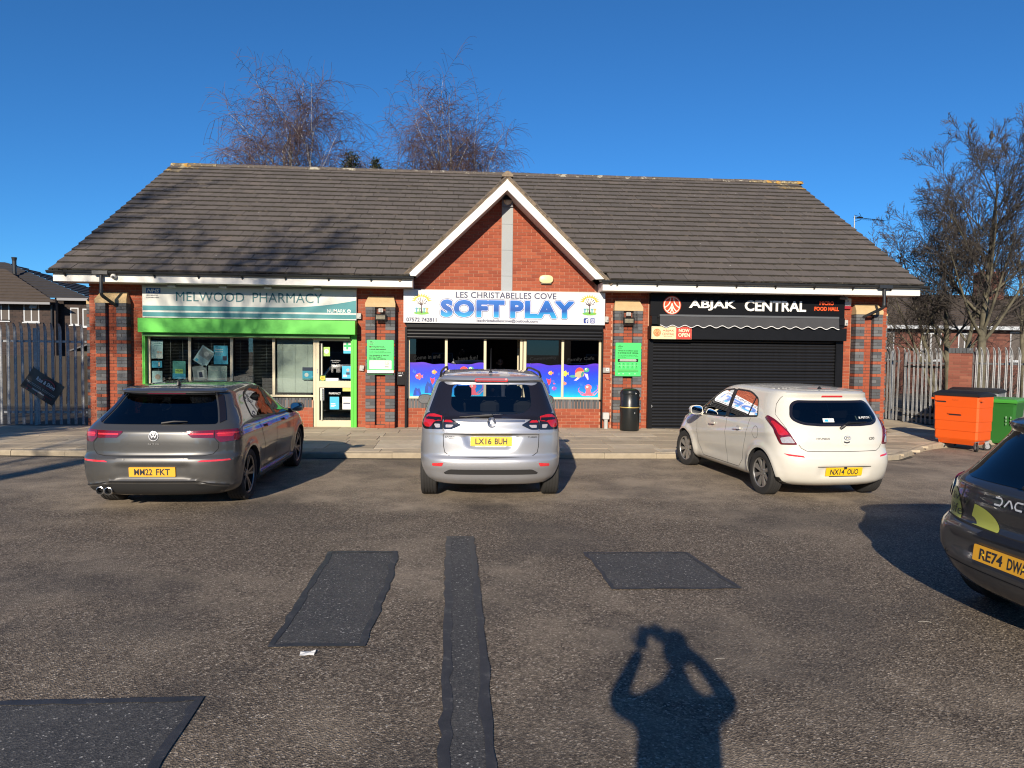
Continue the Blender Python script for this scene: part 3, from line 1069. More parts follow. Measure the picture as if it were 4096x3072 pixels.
for sgn in (-1, 1):
 ang = atan2(GS, 1.0)
 m = MB()
 lg = 2.42 / cos(ang)
 n = int(lg / GA) + 1
 for r in range(n):
  s0 = lg - r * GA
  for c in range(14):
   y0 = FY - 0.05 + c * TW - (TW / 2 if r % 2 else 0)
   y1 = min(y0 + TW - 0.005, 6)
   y0 = max(y0, FY - 0.05)
   if y1 - y0 < 0.05:
    continue
   pts = []
   for (ss, off) in ((s0, 0.0), (max(-0.01, s0 - TL), -0.022)):
    for yy in (y0, y1):
     for th in (off, off + TT):
      pts.append((CX + sgn * ss * cos(ang) + sgn * th * sin(ang), yy, GZ - 0.02 - ss * sin(ang) + th * cos(ang)))
   m.ct = trng.random()
   m.hexa([pts[0], pts[4], pts[6], pts[2], pts[1], pts[5], pts[7], pts[3]])
 tag(m.build('gable_tiles', M_TILE, roof), kind='stuff')
 m = MB()
 k = 26
 for i in range(k):
  s0, s1 = lg * i / k, lg * (i + 1) / k
  j = trng.uniform(-0.008, 0.008)
  P = []
  for ss in (s0, s1):
   for (dz, yy) in ((-0.055, FY - 0.02 + j), (0.012, FY - 0.06 + j)):
    P.append((CX + sgn * ss * cos(ang) + sgn * dz * sin(ang), yy, GZ - 0.02 - ss * sin(ang) + dz * cos(ang)))
  B = [(q[0], FY + 0.05, q[2]) for q in P]
  m.hexa([P[0], P[2], B[2], B[0], P[1], P[3], B[3], B[1]])
 m.build('verge', M_VERGE, roof)
m = MB()
m.loft([[(CX + a, FY - 0.07, GZ - 0.0 + b * 1.1) for a, b in prof], [(CX + a, 3.4, GZ - 0.0 + b * 1.1) for a, b in prof]])
m.build('ridge_tile', M_VERGE, roof)
m = MB()
M_LEAD = pm('dark lead', (0.05, 0.052, 0.056), 0.6, 0.2, var=0.3)
m.box(-1.50, -1.22, FY - 0.05, 0.1, 3.425, 3.452)
m.build('lead_flashing', M_LEAD, roof)
m = MB()
m.box(3.30, 3.62, FY - 0.05, 0.1, 3.425, 3.452)
m.build('lead_flashing', M_LEAD, roof)
# ================================================================== shop fronts
def panel(name, x0, x1, z0, z1, y, m, parent=None, th=0.02):
 mb = MB()
 mb.box(x0, x1, y, y + th, z0, z1)
 return mb.build(name, m, parent)
def flat(mb, poly, y):
 mb.add([(a, y, b) for a, b in poly], (tuple(range(len(poly))),))
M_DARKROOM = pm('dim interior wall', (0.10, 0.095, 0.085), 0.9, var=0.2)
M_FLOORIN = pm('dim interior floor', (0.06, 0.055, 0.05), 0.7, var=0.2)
M_PAPER = pm('white print', (0.72, 0.72, 0.70), 0.6)
M_INK = pm('dark print', (0.02, 0.022, 0.03), 0.6)
M_NAVY = pm('navy print', (0.03, 0.035, 0.085), 0.55)
M_TEAL = pm('teal print', (0.015, 0.20, 0.225), 0.45)
M_TEALT = pm('teal lettering', (0.012, 0.13, 0.15), 0.45)
M_SKYB = pm('sky blue print', (0.04, 0.40, 0.62), 0.5, var=0.1, vscale=4)
M_RED = pm('red print', (0.55, 0.045, 0.03), 0.5)
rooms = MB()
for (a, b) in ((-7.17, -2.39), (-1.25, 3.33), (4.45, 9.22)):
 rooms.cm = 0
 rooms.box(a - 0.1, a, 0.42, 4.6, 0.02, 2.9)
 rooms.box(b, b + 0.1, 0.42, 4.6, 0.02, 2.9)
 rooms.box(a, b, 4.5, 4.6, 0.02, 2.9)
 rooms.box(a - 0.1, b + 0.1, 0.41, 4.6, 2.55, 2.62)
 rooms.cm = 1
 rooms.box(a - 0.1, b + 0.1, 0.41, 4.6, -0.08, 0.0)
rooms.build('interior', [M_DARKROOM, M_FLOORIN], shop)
# ------------------------------------------------ pharmacy front (aluminium frame, four lights and a door)
pf = MB()
GY = 0.30
fr = 0.055
pf.box(-7.10, -3.34, GY - 0.025, GY + 0.035, 0.69, 0.735)       # sill rail
pf.box(-7.10, -2.53, GY - 0.025, GY + 0.035, 2.035, 2.10)       # head
for x in (-7.10, -6.205, -5.270, -4.325, -3.40):
 pf.box(x, x + 0.058, GY - 0.027, GY + 0.036, 0.0 if x > -3.5 else 0.735, 2.035)
front1 = pf.build('pharmacy_window_frame', M_CREAM, shop)
wins = ((-7.045, -6.205), (-6.147, -5.270), (-5.212, -4.325), (-4.267, -3.40))
M_BLIND = pm('aluminium blind slat', (0.30, 0.31, 0.30), 0.45, var=0.1)
M_BLINDL = pm('pale blind slat', (0.52, 0.56, 0.50), 0.5, var=0.06)
for n, (a, b) in enumerate(wins):
 panel('window_pane', a - 0.006, b + 0.006, 0.73, 2.04, GY, M_GLASS, front1, 0.004)
 m = MB()
 z = 0.80 if n == 3 else 0.78
 tilt = radians(62 if n == 3 else (6, 9, 12)[n])
 while z < 1.98:
  dy, dz = 0.0125 * cos(tilt), 0.0125 * sin(tilt)
  m.quad((a + 0.03, GY + 0.075 - dy, z - dz), (b - 0.03, GY + 0.075 - dy, z - dz), (b - 0.03, GY + 0.075 + dy, z + dz), (a + 0.03, GY + 0.075 + dy, z + dz))
  z += 0.0245 if n == 3 else 0.034
 for xx in (a + 0.15, (a + b) / 2, b - 0.15):
  m.box(xx - 0.002, xx + 0.002, GY + 0.06, GY + 0.063, 0.79, 2.0)
 m.box(a + 0.02, b - 0.02, GY + 0.06, GY + 0.09, 1.99, 2.03)
 tag(m.build('venetian_blind', M_BLINDL if n == 3 else M_BLIND, front1, fix=False), kind='stuff')
d = MB()
X0, X1 = -3.335, -2.535
d.box(X0, X0 + 0.07, GY - 0.03, GY + 0.03, 0.0, 2.03)
d.box(X1 - 0.01, X1 + 0.02, GY - 0.03, GY + 0.03, 0.0, 2.03)
d.box(X0 + 0.07, X1 - 0.01, GY - 0.03, GY + 0.03, 0.0, 0.15)
d.box(X0 + 0.07, X1 - 0.01, GY - 0.03, GY + 0.03, 0.912, 1.064)
d.box(X0 + 0.07, X1 - 0.01, GY - 0.03, GY + 0.03, 1.99, 2.03)
door = d.build('door', M_CREAM, shop)
panel('door_pane', X0 + 0.065, X1 - 0.005, 0.145, 0.917, GY, M_GLASS, door, 0.004)
panel('door_pane', X0 + 0.065, X1 - 0.005, 1.059, 1.995, GY, M_GLASS, door, 0.004)
m = MB()
m.tube([(-3.20, GY - 0.06, 0.16), (-3.20, GY - 0.06, 0.90)], 0.018, 10)
m.tube([(-3.20, GY - 0.06, 1.20), (-3.20, GY - 0.06, 1.93)], 0.018, 10)
for z in (0.2, 0.86, 1.24, 1.89):
 m.tube([(-3.20, GY - 0.06, z), (-3.20, GY - 0.02, z)], 0.01, 8)
m.build('handle', pm('white grab bar', (0.6, 0.58, 0.5), 0.35), door, smooth=True)
m = MB()
m.box(X0 + 0.02, X0 + 0.045, GY - 0.036, GY - 0.03, 1.24, 1.34)
m.build('lock_plate', M_GALV, door)
m = MB()
m.bbox(-7.141, -2.387, -0.12, WY, 2.133, 2.449, 0.006)
hb = m.build('shutter_housing', M_GREEN, shop)
tag(hb, 'bright green shutter box above the pharmacy windows')
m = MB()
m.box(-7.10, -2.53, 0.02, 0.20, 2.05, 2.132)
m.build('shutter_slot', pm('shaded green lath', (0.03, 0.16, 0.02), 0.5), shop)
for (a, b) in ((-7.165, -7.105), (-2.525, -2.392)):
 m = MB()
 m.box(a, b, 0.15, WY + 0.07, -0.06, 2.133)
 m.box(a + (b - a) * 0.42, a + (b - a) * 0.50, 0.140, 0.15, -0.04, 2.13)
 m.build('shutter_guide', M_GREEN, shop)
t = thing('pharmacy_sign', 'long white and teal pharmacy fascia sign above the green shutter box', 'sign', (-4.77, 0.13, 2.47))
t.matrix_world = Matrix.Translation((-4.77, 0.13, 2.47))
def local(parent_loc):
 return Matrix.Translation(-Vector(parent_loc))
def sign_mesh(name, mb, mats, t):
 """geometry given in world axes, stored relative to the thing's base"""
 o = mb.build(name, mats, t, fix=False)
 off = t.location
 for v in o.data.vertices:
  v.co -= off
 return o
def sign_box(name, m, t, x0, x1, y0, y1, z0, z1):
 mb = MB()
 mb.box(x0, x1, y0, y1, z0, z1)
 o = mb.build(name, m, t)
 for v in o.data.vertices:
  v.co -= t.location
 return o
M_SIGNW = pm('sign white', (0.60, 0.605, 0.56), 0.35, var=0.05, vscale=1.2)
sign_box('panel', M_SIGNW, t, -7.140, -2.397, 0.13, 0.21, 2.471, 3.160)
sign_box('head_trim', pm('grey trim', (0.38, 0.39, 0.38), 0.5), t, -7.165, -2.39, 0.165, 0.222, 3.163, 3.203)
m = MB()
pts = [(-7.135, 2.497), (-2.402, 2.497), (-2.402, 2.592), (-7.135, 2.592)]
flat(m, pts, 0.1275)
cur = [(-7.135, 2.632), (-2.402, 2.632), (-2.402, 2.925)]
for k in range(1, 15):
 u = k / 14
 cur.append((-2.402 - 2.0 * u, 2.738 + 0.187 * (1 - u) ** 2.4))
cur.append((-7.135, 2.738))
flat(m, cur, 0.1275)
sign_mesh('teal_band', m, M_TEAL, t)
m = MB()
put_text(m, 'MELWOOD', -6.405, -4.905, 2.845, 3.055, 0.124, 0.0, space=1.04)
put_text(m, 'PHARMACY', -4.72, -3.168, 2.845, 3.065, 0.124, 0.0, space=1.02)
sign_mesh('lettering', m, M_TEALT, t)
m = MB()
put_text(m, 'NUMARK', -3.055, -2.63, 2.637, 2.717, 0.124, 0.005)
m.disc(-2.563, 2.675, 0.043, 0.1245, 20)
sign_mesh('lettering', m, M_PAPER, t)
m = MB()
m.box(-2.592, -2.534, 0.121, 0.1235, 2.668, 2.682)
m.box(-2.570, -2.556, 0.1205, 0.123, 2.646, 2.704)
sign_mesh('plus_mark', m, M_TEAL, t)
m = MB()
flat(m, [(-7.054, 3.010), (-6.742, 3.010), (-6.742, 3.132), (-7.054, 3.132)], 0.1265)
sign_mesh('blue_box', m, pm('health blue', (0.006, 0.10, 0.33), 0.45), t)
m = MB()
put_text(m, 'NHS', -7.035, -6.762, 3.028, 3.115, 0.124, 0.035, 0.25)
sign_mesh('lettering', m, M_PAPER, t)
m = MB()
put_text(m, 'NHS SERVICES', -7.054, -6.798, 2.955, 2.984, 0.124, 0.01)
put_text(m, 'AVAILABLE HERE', -7.054, -6.771, 2.907, 2.934, 0.124, 0.01)
sign_mesh('lettering', m, M_NAVY, t)
M_LAMPW = pm('white lamp body', (0.62, 0.61, 0.56), 0.4)
for n, x in enumerate((-6.42, -5.31, -4.325, -3.234)):
 word = ('leftmost', 'second from left', 'third from left', 'rightmost')[n]
 t = thing('sign_lamp', 'small white floodlight over the pharmacy sign, %s of four' % word, 'lamp', (x, -0.06, 3.21), 0, 'floodlights over the pharmacy sign')
 m = MB()
 m.bbox(-0.075, 0.075, -0.07, 0.05, -0.075, -0.035, 0.008)
 m.build('lamp_body', M_LAMPW, t)
 m = MB()
 for s in (-1, 1):
  m.box(s * 0.08 - 0.004, s * 0.08 + 0.004, -0.015, 0.015, -0.06, 0.0)
 m.box(-0.084, 0.084, -0.015, 0.015, -0.004, 0.004)
 m.build('stirrup', M_GALV, t)
PY = GY + 0.012
def poster(label, x0, x1, z0, z1, m, rot=0.0, marks=(), y=PY, cat='poster', nm='poster'):
 cx, cz = (x0 + x1) / 2, (z0 + z1) / 2
 t = bpy.data.objects.new(nm, None)
 mb = MB()
 w_, h_ = (x1 - x0) / 2, (z1 - z0) / 2
 mb.box(-w_, w_, 0, 0.002, -h_, h_)
 o = mb.build(nm, m)
 bpy.data.objects.remove(t)
 o.location = (cx, y, cz)
 o.rotation_euler = (0, rot, 0)
 tag(o, label, cat, 'pharmacy window posters' if cat == 'poster' else None)
 for (kind, mm, *a) in marks:
  q = MB()
  if kind == 'text':
   body, u0, u1, v0, v1, bo = a
   put_text(q, body, -w_ + u0 * 2 * w_, -w_ + u1 * 2 * w_, -h_ + v0 * 2 * h_, -h_ + v1 * 2 * h_, -0.0025, bo)
   q.build('lettering', mm, o, fix=False)
  elif kind == 'box':
   u0, u1, v0, v1 = a
   flat(q, [(-w_ + u0 * 2 * w_, -h_ + v0 * 2 * h_), (-w_ + u1 * 2 * w_, -h_ + v0 * 2 * h_), (-w_ + u1 * 2 * w_, -h_ + v1 * 2 * h_), (-w_ + u0 * 2 * w_, -h_ + v1 * 2 * h_)], -0.0015 - 0.0003 * len(o.children))
   q.build('picture', mm, o, fix=False)
  elif kind == 'disc':
   u, v, r = a
   q.disc(-w_ + u * 2 * w_, -h_ + v * 2 * h_, r * 2 * w_, -0.0016 - 0.0003 * len(o.children), 20)
   q.build('picture', mm, o, fix=False)
 return o
M_PALEB = pm('pale blue print', (0.42, 0.60, 0.64), 0.5, var=0.12, vscale=5)
M_GREYP = pm('grey photo print', (0.34, 0.37, 0.37), 0.5, var=0.4, vscale=9)
M_SKIN = pm('skin tone print', (0.48, 0.36, 0.31), 0.55, var=0.1, vscale=8)
M_LIME = pm('lime print', (0.36, 0.62, 0.12), 0.5)
M_YEL = pm('yellow print', (0.75, 0.52, 0.03), 0.5)
M_TEALP = pm('teal green print', (0.03, 0.22, 0.20), 0.5, var=0.3, vscale=5)
poster('pale allergy poster with two children, top left of the pharmacy window', -7.045, -6.78, 1.546, 1.955, M_PALEB, 0.0,
  (('text', M_TEAL, 'seasonal allergy', 0.25, 0.95, 0.80, 0.88, 0.01), ('text', M_TEAL, 'symptoms today', 0.25, 0.9, 0.68, 0.75, 0.01), ('disc', M_SKIN, 0.62, 0.36, 0.12), ('disc', M_SKIN, 0.85, 0.34, 0.1), ('box', M_PAPER, 0.45, 1.0, 0.02, 0.24)))
poster('small blue leaflet with a phone, left edge of pharmacy window', -7.026, -6.80, 1.34, 1.49, M_SKYB, 0.0, (('box', M_INK, 0.62, 0.82, 0.12, 0.9), ('box', M_PAPER, 0.65, 0.79, 0.22, 0.8)))
poster('poster with a photo of a smiling baby, low in the pharmacy window', -7.022, -6.795, 0.86, 1.264, M_PALEB, 0.0, (('disc', M_SKIN, 0.55, 0.66, 0.27), ('box', M_PAPER, 0.12, 0.95, 0.05, 0.38)))
poster('dark teal poster with a bottle shape in the first pharmacy window', -6.567, -6.28, 1.084, 1.495, M_TEALP, 0.02, (('box', M_LIME, 0.2, 0.8, 0.3, 0.55), ('box', M_SKYB, 0.0, 1.0, 0.0, 0.3), ('text', M_INK, 'WEIGHT', 0.2, 0.8, 0.4, 0.52, 0.03)))
poster('grey leaflet turned diamond-wise in the second pharmacy window', -6.03, -5.70, 1.40, 1.81, M_PALEB, radians(33), (('box', M_GREYP, 0.08, 0.92, 0.42, 0.92), ('disc', M_PAPER, 0.55, 0.68, 0.17), ('box', M_SKYB, 0.1, 0.3, 0.05, 0.2)))
poster('bright blue quit smoking poster in the second pharmacy window', -5.649, -5.333, 1.43, 1.855, M_SKYB, 0.0,
  (('text', M_PAPER, 'Quitting', 0.08, 0.66, 0.74, 0.84, 0.02), ('text', M_PAPER, 'smoking', 0.08, 0.66, 0.61, 0.72, 0.02), ('text', M_PAPER, 'is one of the', 0.08, 0.6, 0.53, 0.57, 0.0), ('text', M_PAPER, 'best things', 0.08, 0.55, 0.46, 0.50, 0.0), ('box', M_NAVY, 0.62, 0.92, 0.2, 0.44), ('text', M_NAVY, 'NHS', 0.12, 0.3, 0.91, 0.96, 0.03)))
poster('slightly tilted grey poster of a blue box in second pharmacy window', -6.115, -5.80, 1.02, 1.385, M_GREYP, radians(-7), (('box', M_PAPER, 0.3, 0.8, 0.22, 0.72), ('box', M_NAVY, 0.42, 0.66, 0.28, 0.62), ('box', M_INK, 0.05, 0.95, 0.0, 0.12)))
poster('misty pale green landscape poster in second pharmacy window', -5.776, -5.355, 0.949, 1.392, pm('misty print', (0.36, 0.46, 0.43), 0.4, var=0.35, vscale=3), 0.0, (('text', M_PAPER, 'Winter sleep', 0.12, 0.9, 0.72, 0.8, 0.0), ('box', M_SKYB, 0.04, 0.22, 0.2, 0.25), ('box', M_SKYB, 0.72, 0.92, 0.2, 0.25)))
poster('small blue poster beside the door in the pale-blind window', -3.654, -3.421, 1.084, 1.378, M_SKYB, 0.0, (('box', M_NAVY, 0.0, 1.0, 0.72, 1.0), ('disc', M_PAPER, 0.4, 0.4, 0.2), ('box', M_TEALP, 0.0, 1.0, 0.0, 0.12)))
t = thing('led_cross', 'black panel with a pharmacy cross of small white lamps in window', 'display', (-4.99, GY + 0.03, 0.80))
m = MB()
m.box(-0.24, 0.24, 0.0, 0.03, 0.0, 0.372)
m.build('panel', M_INK, t)
m = MB()
for i in range(13):
 for j in range(11):
  if (4 <= i <= 8) or (3 <= j <= 7):
   m.disc(-0.18 + i * 0.03, 0.04 + j * 0.03, 0.0065, -0.002, 6)
m.build('lamps', pm('led lamp', (0.75, 0.78, 0.70), 0.3), t, fix=False)
DY = GY - 0.003
poster('green opening-hours clock sticker high on the pharmacy door', -3.18, -3.026, 1.64, 1.85, M_LIME, 0, (('disc', M_PAPER, 0.5, 0.52, 0.34), ('box', M_INK, 0.48, 0.52, 0.52, 0.68), ('box', M_INK, 0.5, 0.7, 0.5, 0.53)), DY, 'sticker', 'sticker')
poster('white sticker with green pharmacy cross at top of the door', -2.715, -2.541, 1.707, 1.975, M_PAPER, 0, (('box', M_SKYB, 0, 1, 0, 0.25), ('box', pm('cross green', (0.02, 0.42, 0.14), 0.5), 0.36, 0.64, 0.34, 0.96), ('box', pm('cross green b', (0.02, 0.42, 0.14), 0.5), 0.05, 0.95, 0.54, 0.76)), DY, 'sticker', 'sticker')
poster('blue photo poster on the right of the pharmacy door', -2.745, -2.541, 1.124, 1.416, M_SKYB, 0, (('disc', M_SKIN, 0.65, 0.68, 0.17), ('box', M_PAPER, 0.1, 0.55, 0.12, 0.3), ('box', M_NAVY, 0.45, 0.85, 0.3, 0.5)), DY, 'sticker', 'sticker')
poster('round yellow sign on green square on pharmacy door', -3.257, -3.125, 1.067, 1.198, pm('dark green print', (0.02, 0.14, 0.03), 0.5), 0, (('disc', M_YEL, 0.5, 0.5, 0.44), ('text', M_INK, 'push', 0.28, 0.72, 0.55, 0.68, 0.03), ('text', M_INK, 'door', 0.28, 0.72, 0.32, 0.48, 0.03)), DY, 'sticker', 'sticker')
poster('narrow white strip sticker across the pharmacy door', -3.12, -2.831, 1.071, 1.132, M_PAPER, 0, (('text', M_SKYB, 'Welcome', 0.2, 0.8, 0.3, 0.7, 0.0),), DY, 'sticker', 'sticker')
poster('upright white strip of payment logos on the lower door', -3.244, -3.161, 0.61, 0.899, M_PAPER, 0, tuple(('box', (M_NAVY, M_TEAL, M_INK, M_SKYB, M_NAVY)[k], 0.2, 0.8, 0.08 + k * 0.18, 0.17 + k * 0.18) for k in range(5)), DY, 'sticker', 'sticker')
poster('plain teal poster low on the pharmacy door', -3.027, -2.817, 0.404, 0.696, M_SKYB, 0, (('box', M_PAPER, 0.1, 0.5, 0.2, 0.24), ('box', M_PAPER, 0.1, 0.65, 0.3, 0.36), ('box', M_PAPER, 0.1, 0.6, 0.42, 0.48)), DY, 'sticker', 'sticker')
poster('white notice low on the pharmacy door beside teal poster', -2.739, -2.54, 0.405, 0.698, M_PAPER, 0, (('text', M_INK, 'Because you', 0.12, 0.88, 0.84, 0.91, 0.0), ('text', M_INK, 'imagine it', 0.12, 0.8, 0.72, 0.79, 0.0), ('box', M_NAVY, 0.1, 0.9, 0.44, 0.54)), DY, 'sticker', 'sticker')
poster('small yellow notice under the door mid rail', -2.734, -2.54, 0.827, 0.911, pm('pale yellow print', (0.70, 0.66, 0.16), 0.5), 0, (('text', M_INK, 'A step in the day', 0.05, 0.9, 0.62, 0.8, 0.0), ('text', M_INK, 'to your service', 0.05, 0.9, 0.3, 0.48, 0.0)), DY, 'sticker', 'sticker')
m = MB()
put_text(m, 'Melwood Pharmacy', -3.0, -2.79, 1.525, 1.552, DY - 0.001)
put_text(m, 'Opening Hours', -2.97, -2.82, 1.487, 1.512, DY - 0.001)
for k, (dn, hr) in enumerate((('Mon', '9am-6pm'), ('Tue', '9am-6pm'), ('Wed', '9am-6pm'), ('Thu', '9am-6pm'), ('Fri', '9am-6pm'), ('Sat', 'Closed'), ('Sun', 'Closed'))):
 put_text(m, dn, -2.99, -2.95, 1.437 - k * 0.028, 1.456 - k * 0.028, DY - 0.001)
 put_text(m, hr, -2.88, -2.79, 1.437 - k * 0.028, 1.456 - k * 0.028, DY - 0.001)
put_text(m, 'PHARMACY', -3.046, -2.778, 0.752, 0.802, DY - 0.001, 0.01)
o = m.build('door_lettering', M_PAPER, door, fix=False)
# ------------------------------------------------ soft play front
pf = MB()
SY = 0.275
pf.box(-1.238, 0.60, SY - 0.03, SY + 0.03, 0.672, 0.722)
pf.box(1.477, 3.331, SY - 0.03, SY + 0.03, 0.672, 0.722)
for a, b, z0 in ((-1.238, -1.185, 0.722), (-0.367, -0.308, 0.722), (0.541, 0.600, 0.0), (1.477, 1.543, 0.0), (2.379, 2.437, 0.722), (3.273, 3.331, 0.722)):
 pf.box(a, b, SY - 0.032, SY + 0.032, z0, 2.28)
front2 = pf.build('soft_play_window_frame', M_CREAM, shop)
M_GLASSD = glass_mat('dark tinted window glass', (0.055, 0.06, 0.065), 0.01)
for a, b in ((-1.185, -0.367), (-0.308, 0.541), (1.543, 2.379), (2.437, 3.273)):
 panel('window_pane', a - 0.01, b + 0.01, 0.70, 2.30, SY, M_GLASSD, front2, 0.004)
m = MB()
m.box(1.395, 1.455, SY - 0.02, SY + 0.03, 0.0, 2.25)
m.box(1.40, 1.45, SY + 0.03, SY + 0.85, 0.0, 0.1)
m.box(1.40, 1.45, SY + 0.03, SY + 0.85, 2.1, 2.2)
m.box(1.40, 1.45, SY + 0.80, SY + 0.85, 0.1, 2.1)
dl = m.build('open_door', M_CREAM, shop)
m = MB()
m.box(1.420, 1.424, SY + 0.03, SY + 0.80, 0.1, 2.1)
m.build('door_pane', M_GLASSD, dl)
m = MB()
m.box(0.62, 1.39, SY - 0.01, SY + 0.06, 2.2, 2.28)
m.build('door_head', M_CREAM, shop)
def film_mat():
 g = G('printed sea film')
 tc = g.n('ShaderNodeNewGeometry')
 sx = g.n('ShaderNodeSeparateXYZ')
 g.l(tc.outputs['Position'], sx.inputs[0])
 h = g.math('DIVIDE', g.math('SUBTRACT', sx.outputs[2], 0.72), 0.80)
 n = g.noise(3.2, 4, 0.55, tc.outputs['Position'])
 hh = g.math('ADD', h, g.math('MULTIPLY', g.math('SUBTRACT', n, 0.5), 0.22))
 c = g.ramp(hh, [(0.0, lin(10, 185, 235)), (0.16, lin(8, 140, 230)), (0.42, lin(14, 85, 215)), (0.72, lin(30, 55, 205)), (0.93, lin(62, 40, 190)), (1.0, lin(85, 45, 185))])
 g.set('Base Color', c)
 g.set('Roughness', 0.35)
 return g.m
M_FILM = film_mat()
FILMY = SY - 0.003
def sea(parent, a, b, wave):
 m = MB()
 top = []
 for k in range(25):
  u = k / 24
  top.append((b + (a - b) * u, 1.50 + 0.022 * sin(wave + 5.2 * (1 - u)) + 0.008 * sin(13 * u)))
 flat(m, [(a, 0.722), (b, 0.722)] + top, FILMY)
 return m.build('sea_film', M_FILM, parent, fix=False)
panes = ((-1.185, -0.367), (-0.308, 0.541), (1.543, 2.379), (2.437, 3.273))
films = [sea(front2, a, b, w_) for (a, b), w_ in zip(panes, (0.4, 2.6, 0.6, 2.8))]
_pc = {}
def pcol(r, g_, b):
 k = (r, g_, b)
 if k not in _pc:
  _pc[k] = pm('film print %d %d %d' % k, lin(r, g_, b), 0.4)
 return _pc[k]
def ell(cx, cz, rx, rz, n=18, rot=0.0):
 return [(cx + rx * cos(t) * cos(rot) - rz * sin(t) * sin(rot), cz + rx * cos(t) * sin(rot) + rz * sin(t) * cos(rot)) for t in wob(n)]
class Art:
 """flat print built up in thin layers"""
 def __init__(s, parent, y):
  s.p, s.y, s.k, s.d = parent, y, 0, {}
 def poly(s, pts, col):
  s.k += 1
  mb = MB()
  key = (s.k, col)
  flat(mb, pts, s.y - 0.0004 * s.k)
  s.d[key] = mb
  return s
 def done(s, name='print', off=None):
  mats, out = [], MB()
  for (k, col), mb in s.d.items():
   m = pcol(*col)
   if m not in mats:
    mats.append(m)
   out.cm = mats.index(m)
   out.add(mb.v, mb.f)
  o = out.build(name, mats, s.p, fix=False)
  if off is not None:
   for v in o.data.vertices:
    v.co -= off
  return o
def fish(parent, cx, cz, L, col, fin, flip=1, fat=0.42):
 A = Art(parent, FILMY - 0.0008)
 X = lambda u: cx + flip * u * L
 A.poly([(X(0.26), cz), (X(0.52), cz + 0.24 * L), (X(0.46), cz), (X(0.52), cz - 0.24 * L)], fin)
 A.poly([(X(-0.1), cz + 0.3 * L * fat / 0.42), (X(0.12), cz + 0.44 * L * fat / 0.42), (X(0.2), cz + 0.16 * L)], fin)
 A.poly([(X(-0.1), cz - 0.3 * L * fat / 0.42), (X(0.12), cz - 0.44 * L * fat / 0.42), (X(0.2), cz - 0.16 * L)], fin)
 A.poly(ell(cx - flip * 0.05 * L, cz, 0.38 * L, fat * L * 0.8), col)
 A.poly([(X(0.0), cz + 0.05 * L), (X(0.18), cz - 0.12 * L), (X(0.02), cz - 0.16 * L)], fin)
 A.poly(ell(cx - flip * 0.24 * L, cz + 0.09 * L, 0.09 * L, 0.09 * L, 12), (245, 245, 240))
 A.poly(ell(cx - flip * 0.25 * L, cz + 0.09 * L, 0.045 * L, 0.045 * L, 10), (20, 20, 40))
 A.done('fish_print')
def rockp(parent, cx, cz, w_, h_, col):
 A = Art(parent, FILMY - 0.0005)
 A.poly([(cx - w_ / 2, cz), (cx - w_ * 0.42, cz + h_ * 0.55), (cx - w_ * 0.2, cz + h_), (cx + w_ * 0.05, cz + h_ * 0.8), (cx + w_ * 0.22, cz + h_ * 0.95), (cx + w_ * 0.4, cz + h_ * 0.4), (cx + w_ / 2, cz)], col)
 A.poly([(cx - w_ * 0.1, cz), (cx - w_ * 0.12, cz + h_ * 0.6), (cx + w_ * 0.1, cz + h_ * 0.5), (cx + w_ * 0.3, cz)], tuple(min(255, int(c * 1.25)) for c in col))
 A.done('rock_print')
def turtle(parent, x0, x1, z0, z1):
 W, H = x1 - x0, z1 - z0
 P = lambda u, v: (x0 + u * W, z0 + v * H)
 A = Art(parent, FILMY - 0.0008)
 A.poly([P(0.0, 0.32), P(0.12, 0.42), P(0.34, 0.42), P(0.36, 0.25), P(0.15, 0.22)], (70, 150, 140))
 A.poly([P(0.45, 0.3), P(0.25, 0.02), P(0.36, 0.0), P(0.52, 0.18)], (235, 190, 190))
 A.poly([P(0.76, 0.55), P(0.82, 0.3), P(0.93, 0.06), P(0.97, 0.1), P(0.93, 0.5)], (235, 190, 200))
 A.poly([P(0.3, 0.3)] + [(x0 + (0.53 + 0.23 * cos(t)) * W, z0 + (0.52 + 0.46 * sin(t)) * H) for t in [pi * (1.05 - k / 12) for k in range(13)]] + [P(0.74, 0.35), P(0.5, 0.22)], (225, 165, 130))
 A.poly([P(0.31, 0.55)] + [(x0 + (0.52 + 0.22 * cos(t)) * W, z0 + (0.60 + 0.38 * sin(t)) * H) for t in [pi * (0.98 - 0.9 * k / 12) for k in range(13)]] + [P(0.6, 0.72), P(0.42, 0.68)], (232, 70, 60))
 A.poly([P(0.58, 0.5), P(0.66, 0.7), P(0.76, 0.62), P(0.7, 0.4), P(0.62, 0.2)], (55, 135, 130))
 A.poly(ell(x0 + 0.86 * W, z0 + 0.80 * H, 0.13 * W, 0.17 * H), (60, 160, 120))
 A.poly(ell(x0 + 0.84 * W, z0 + 0.86 * H, 0.055 * W, 0.08 * H, 14), (250, 250, 225))
 A.poly(ell(x0 + 0.85 * W, z0 + 0.86 * H, 0.025 * W, 0.04 * H, 10), (25, 25, 25))
 A.done('turtle_print')
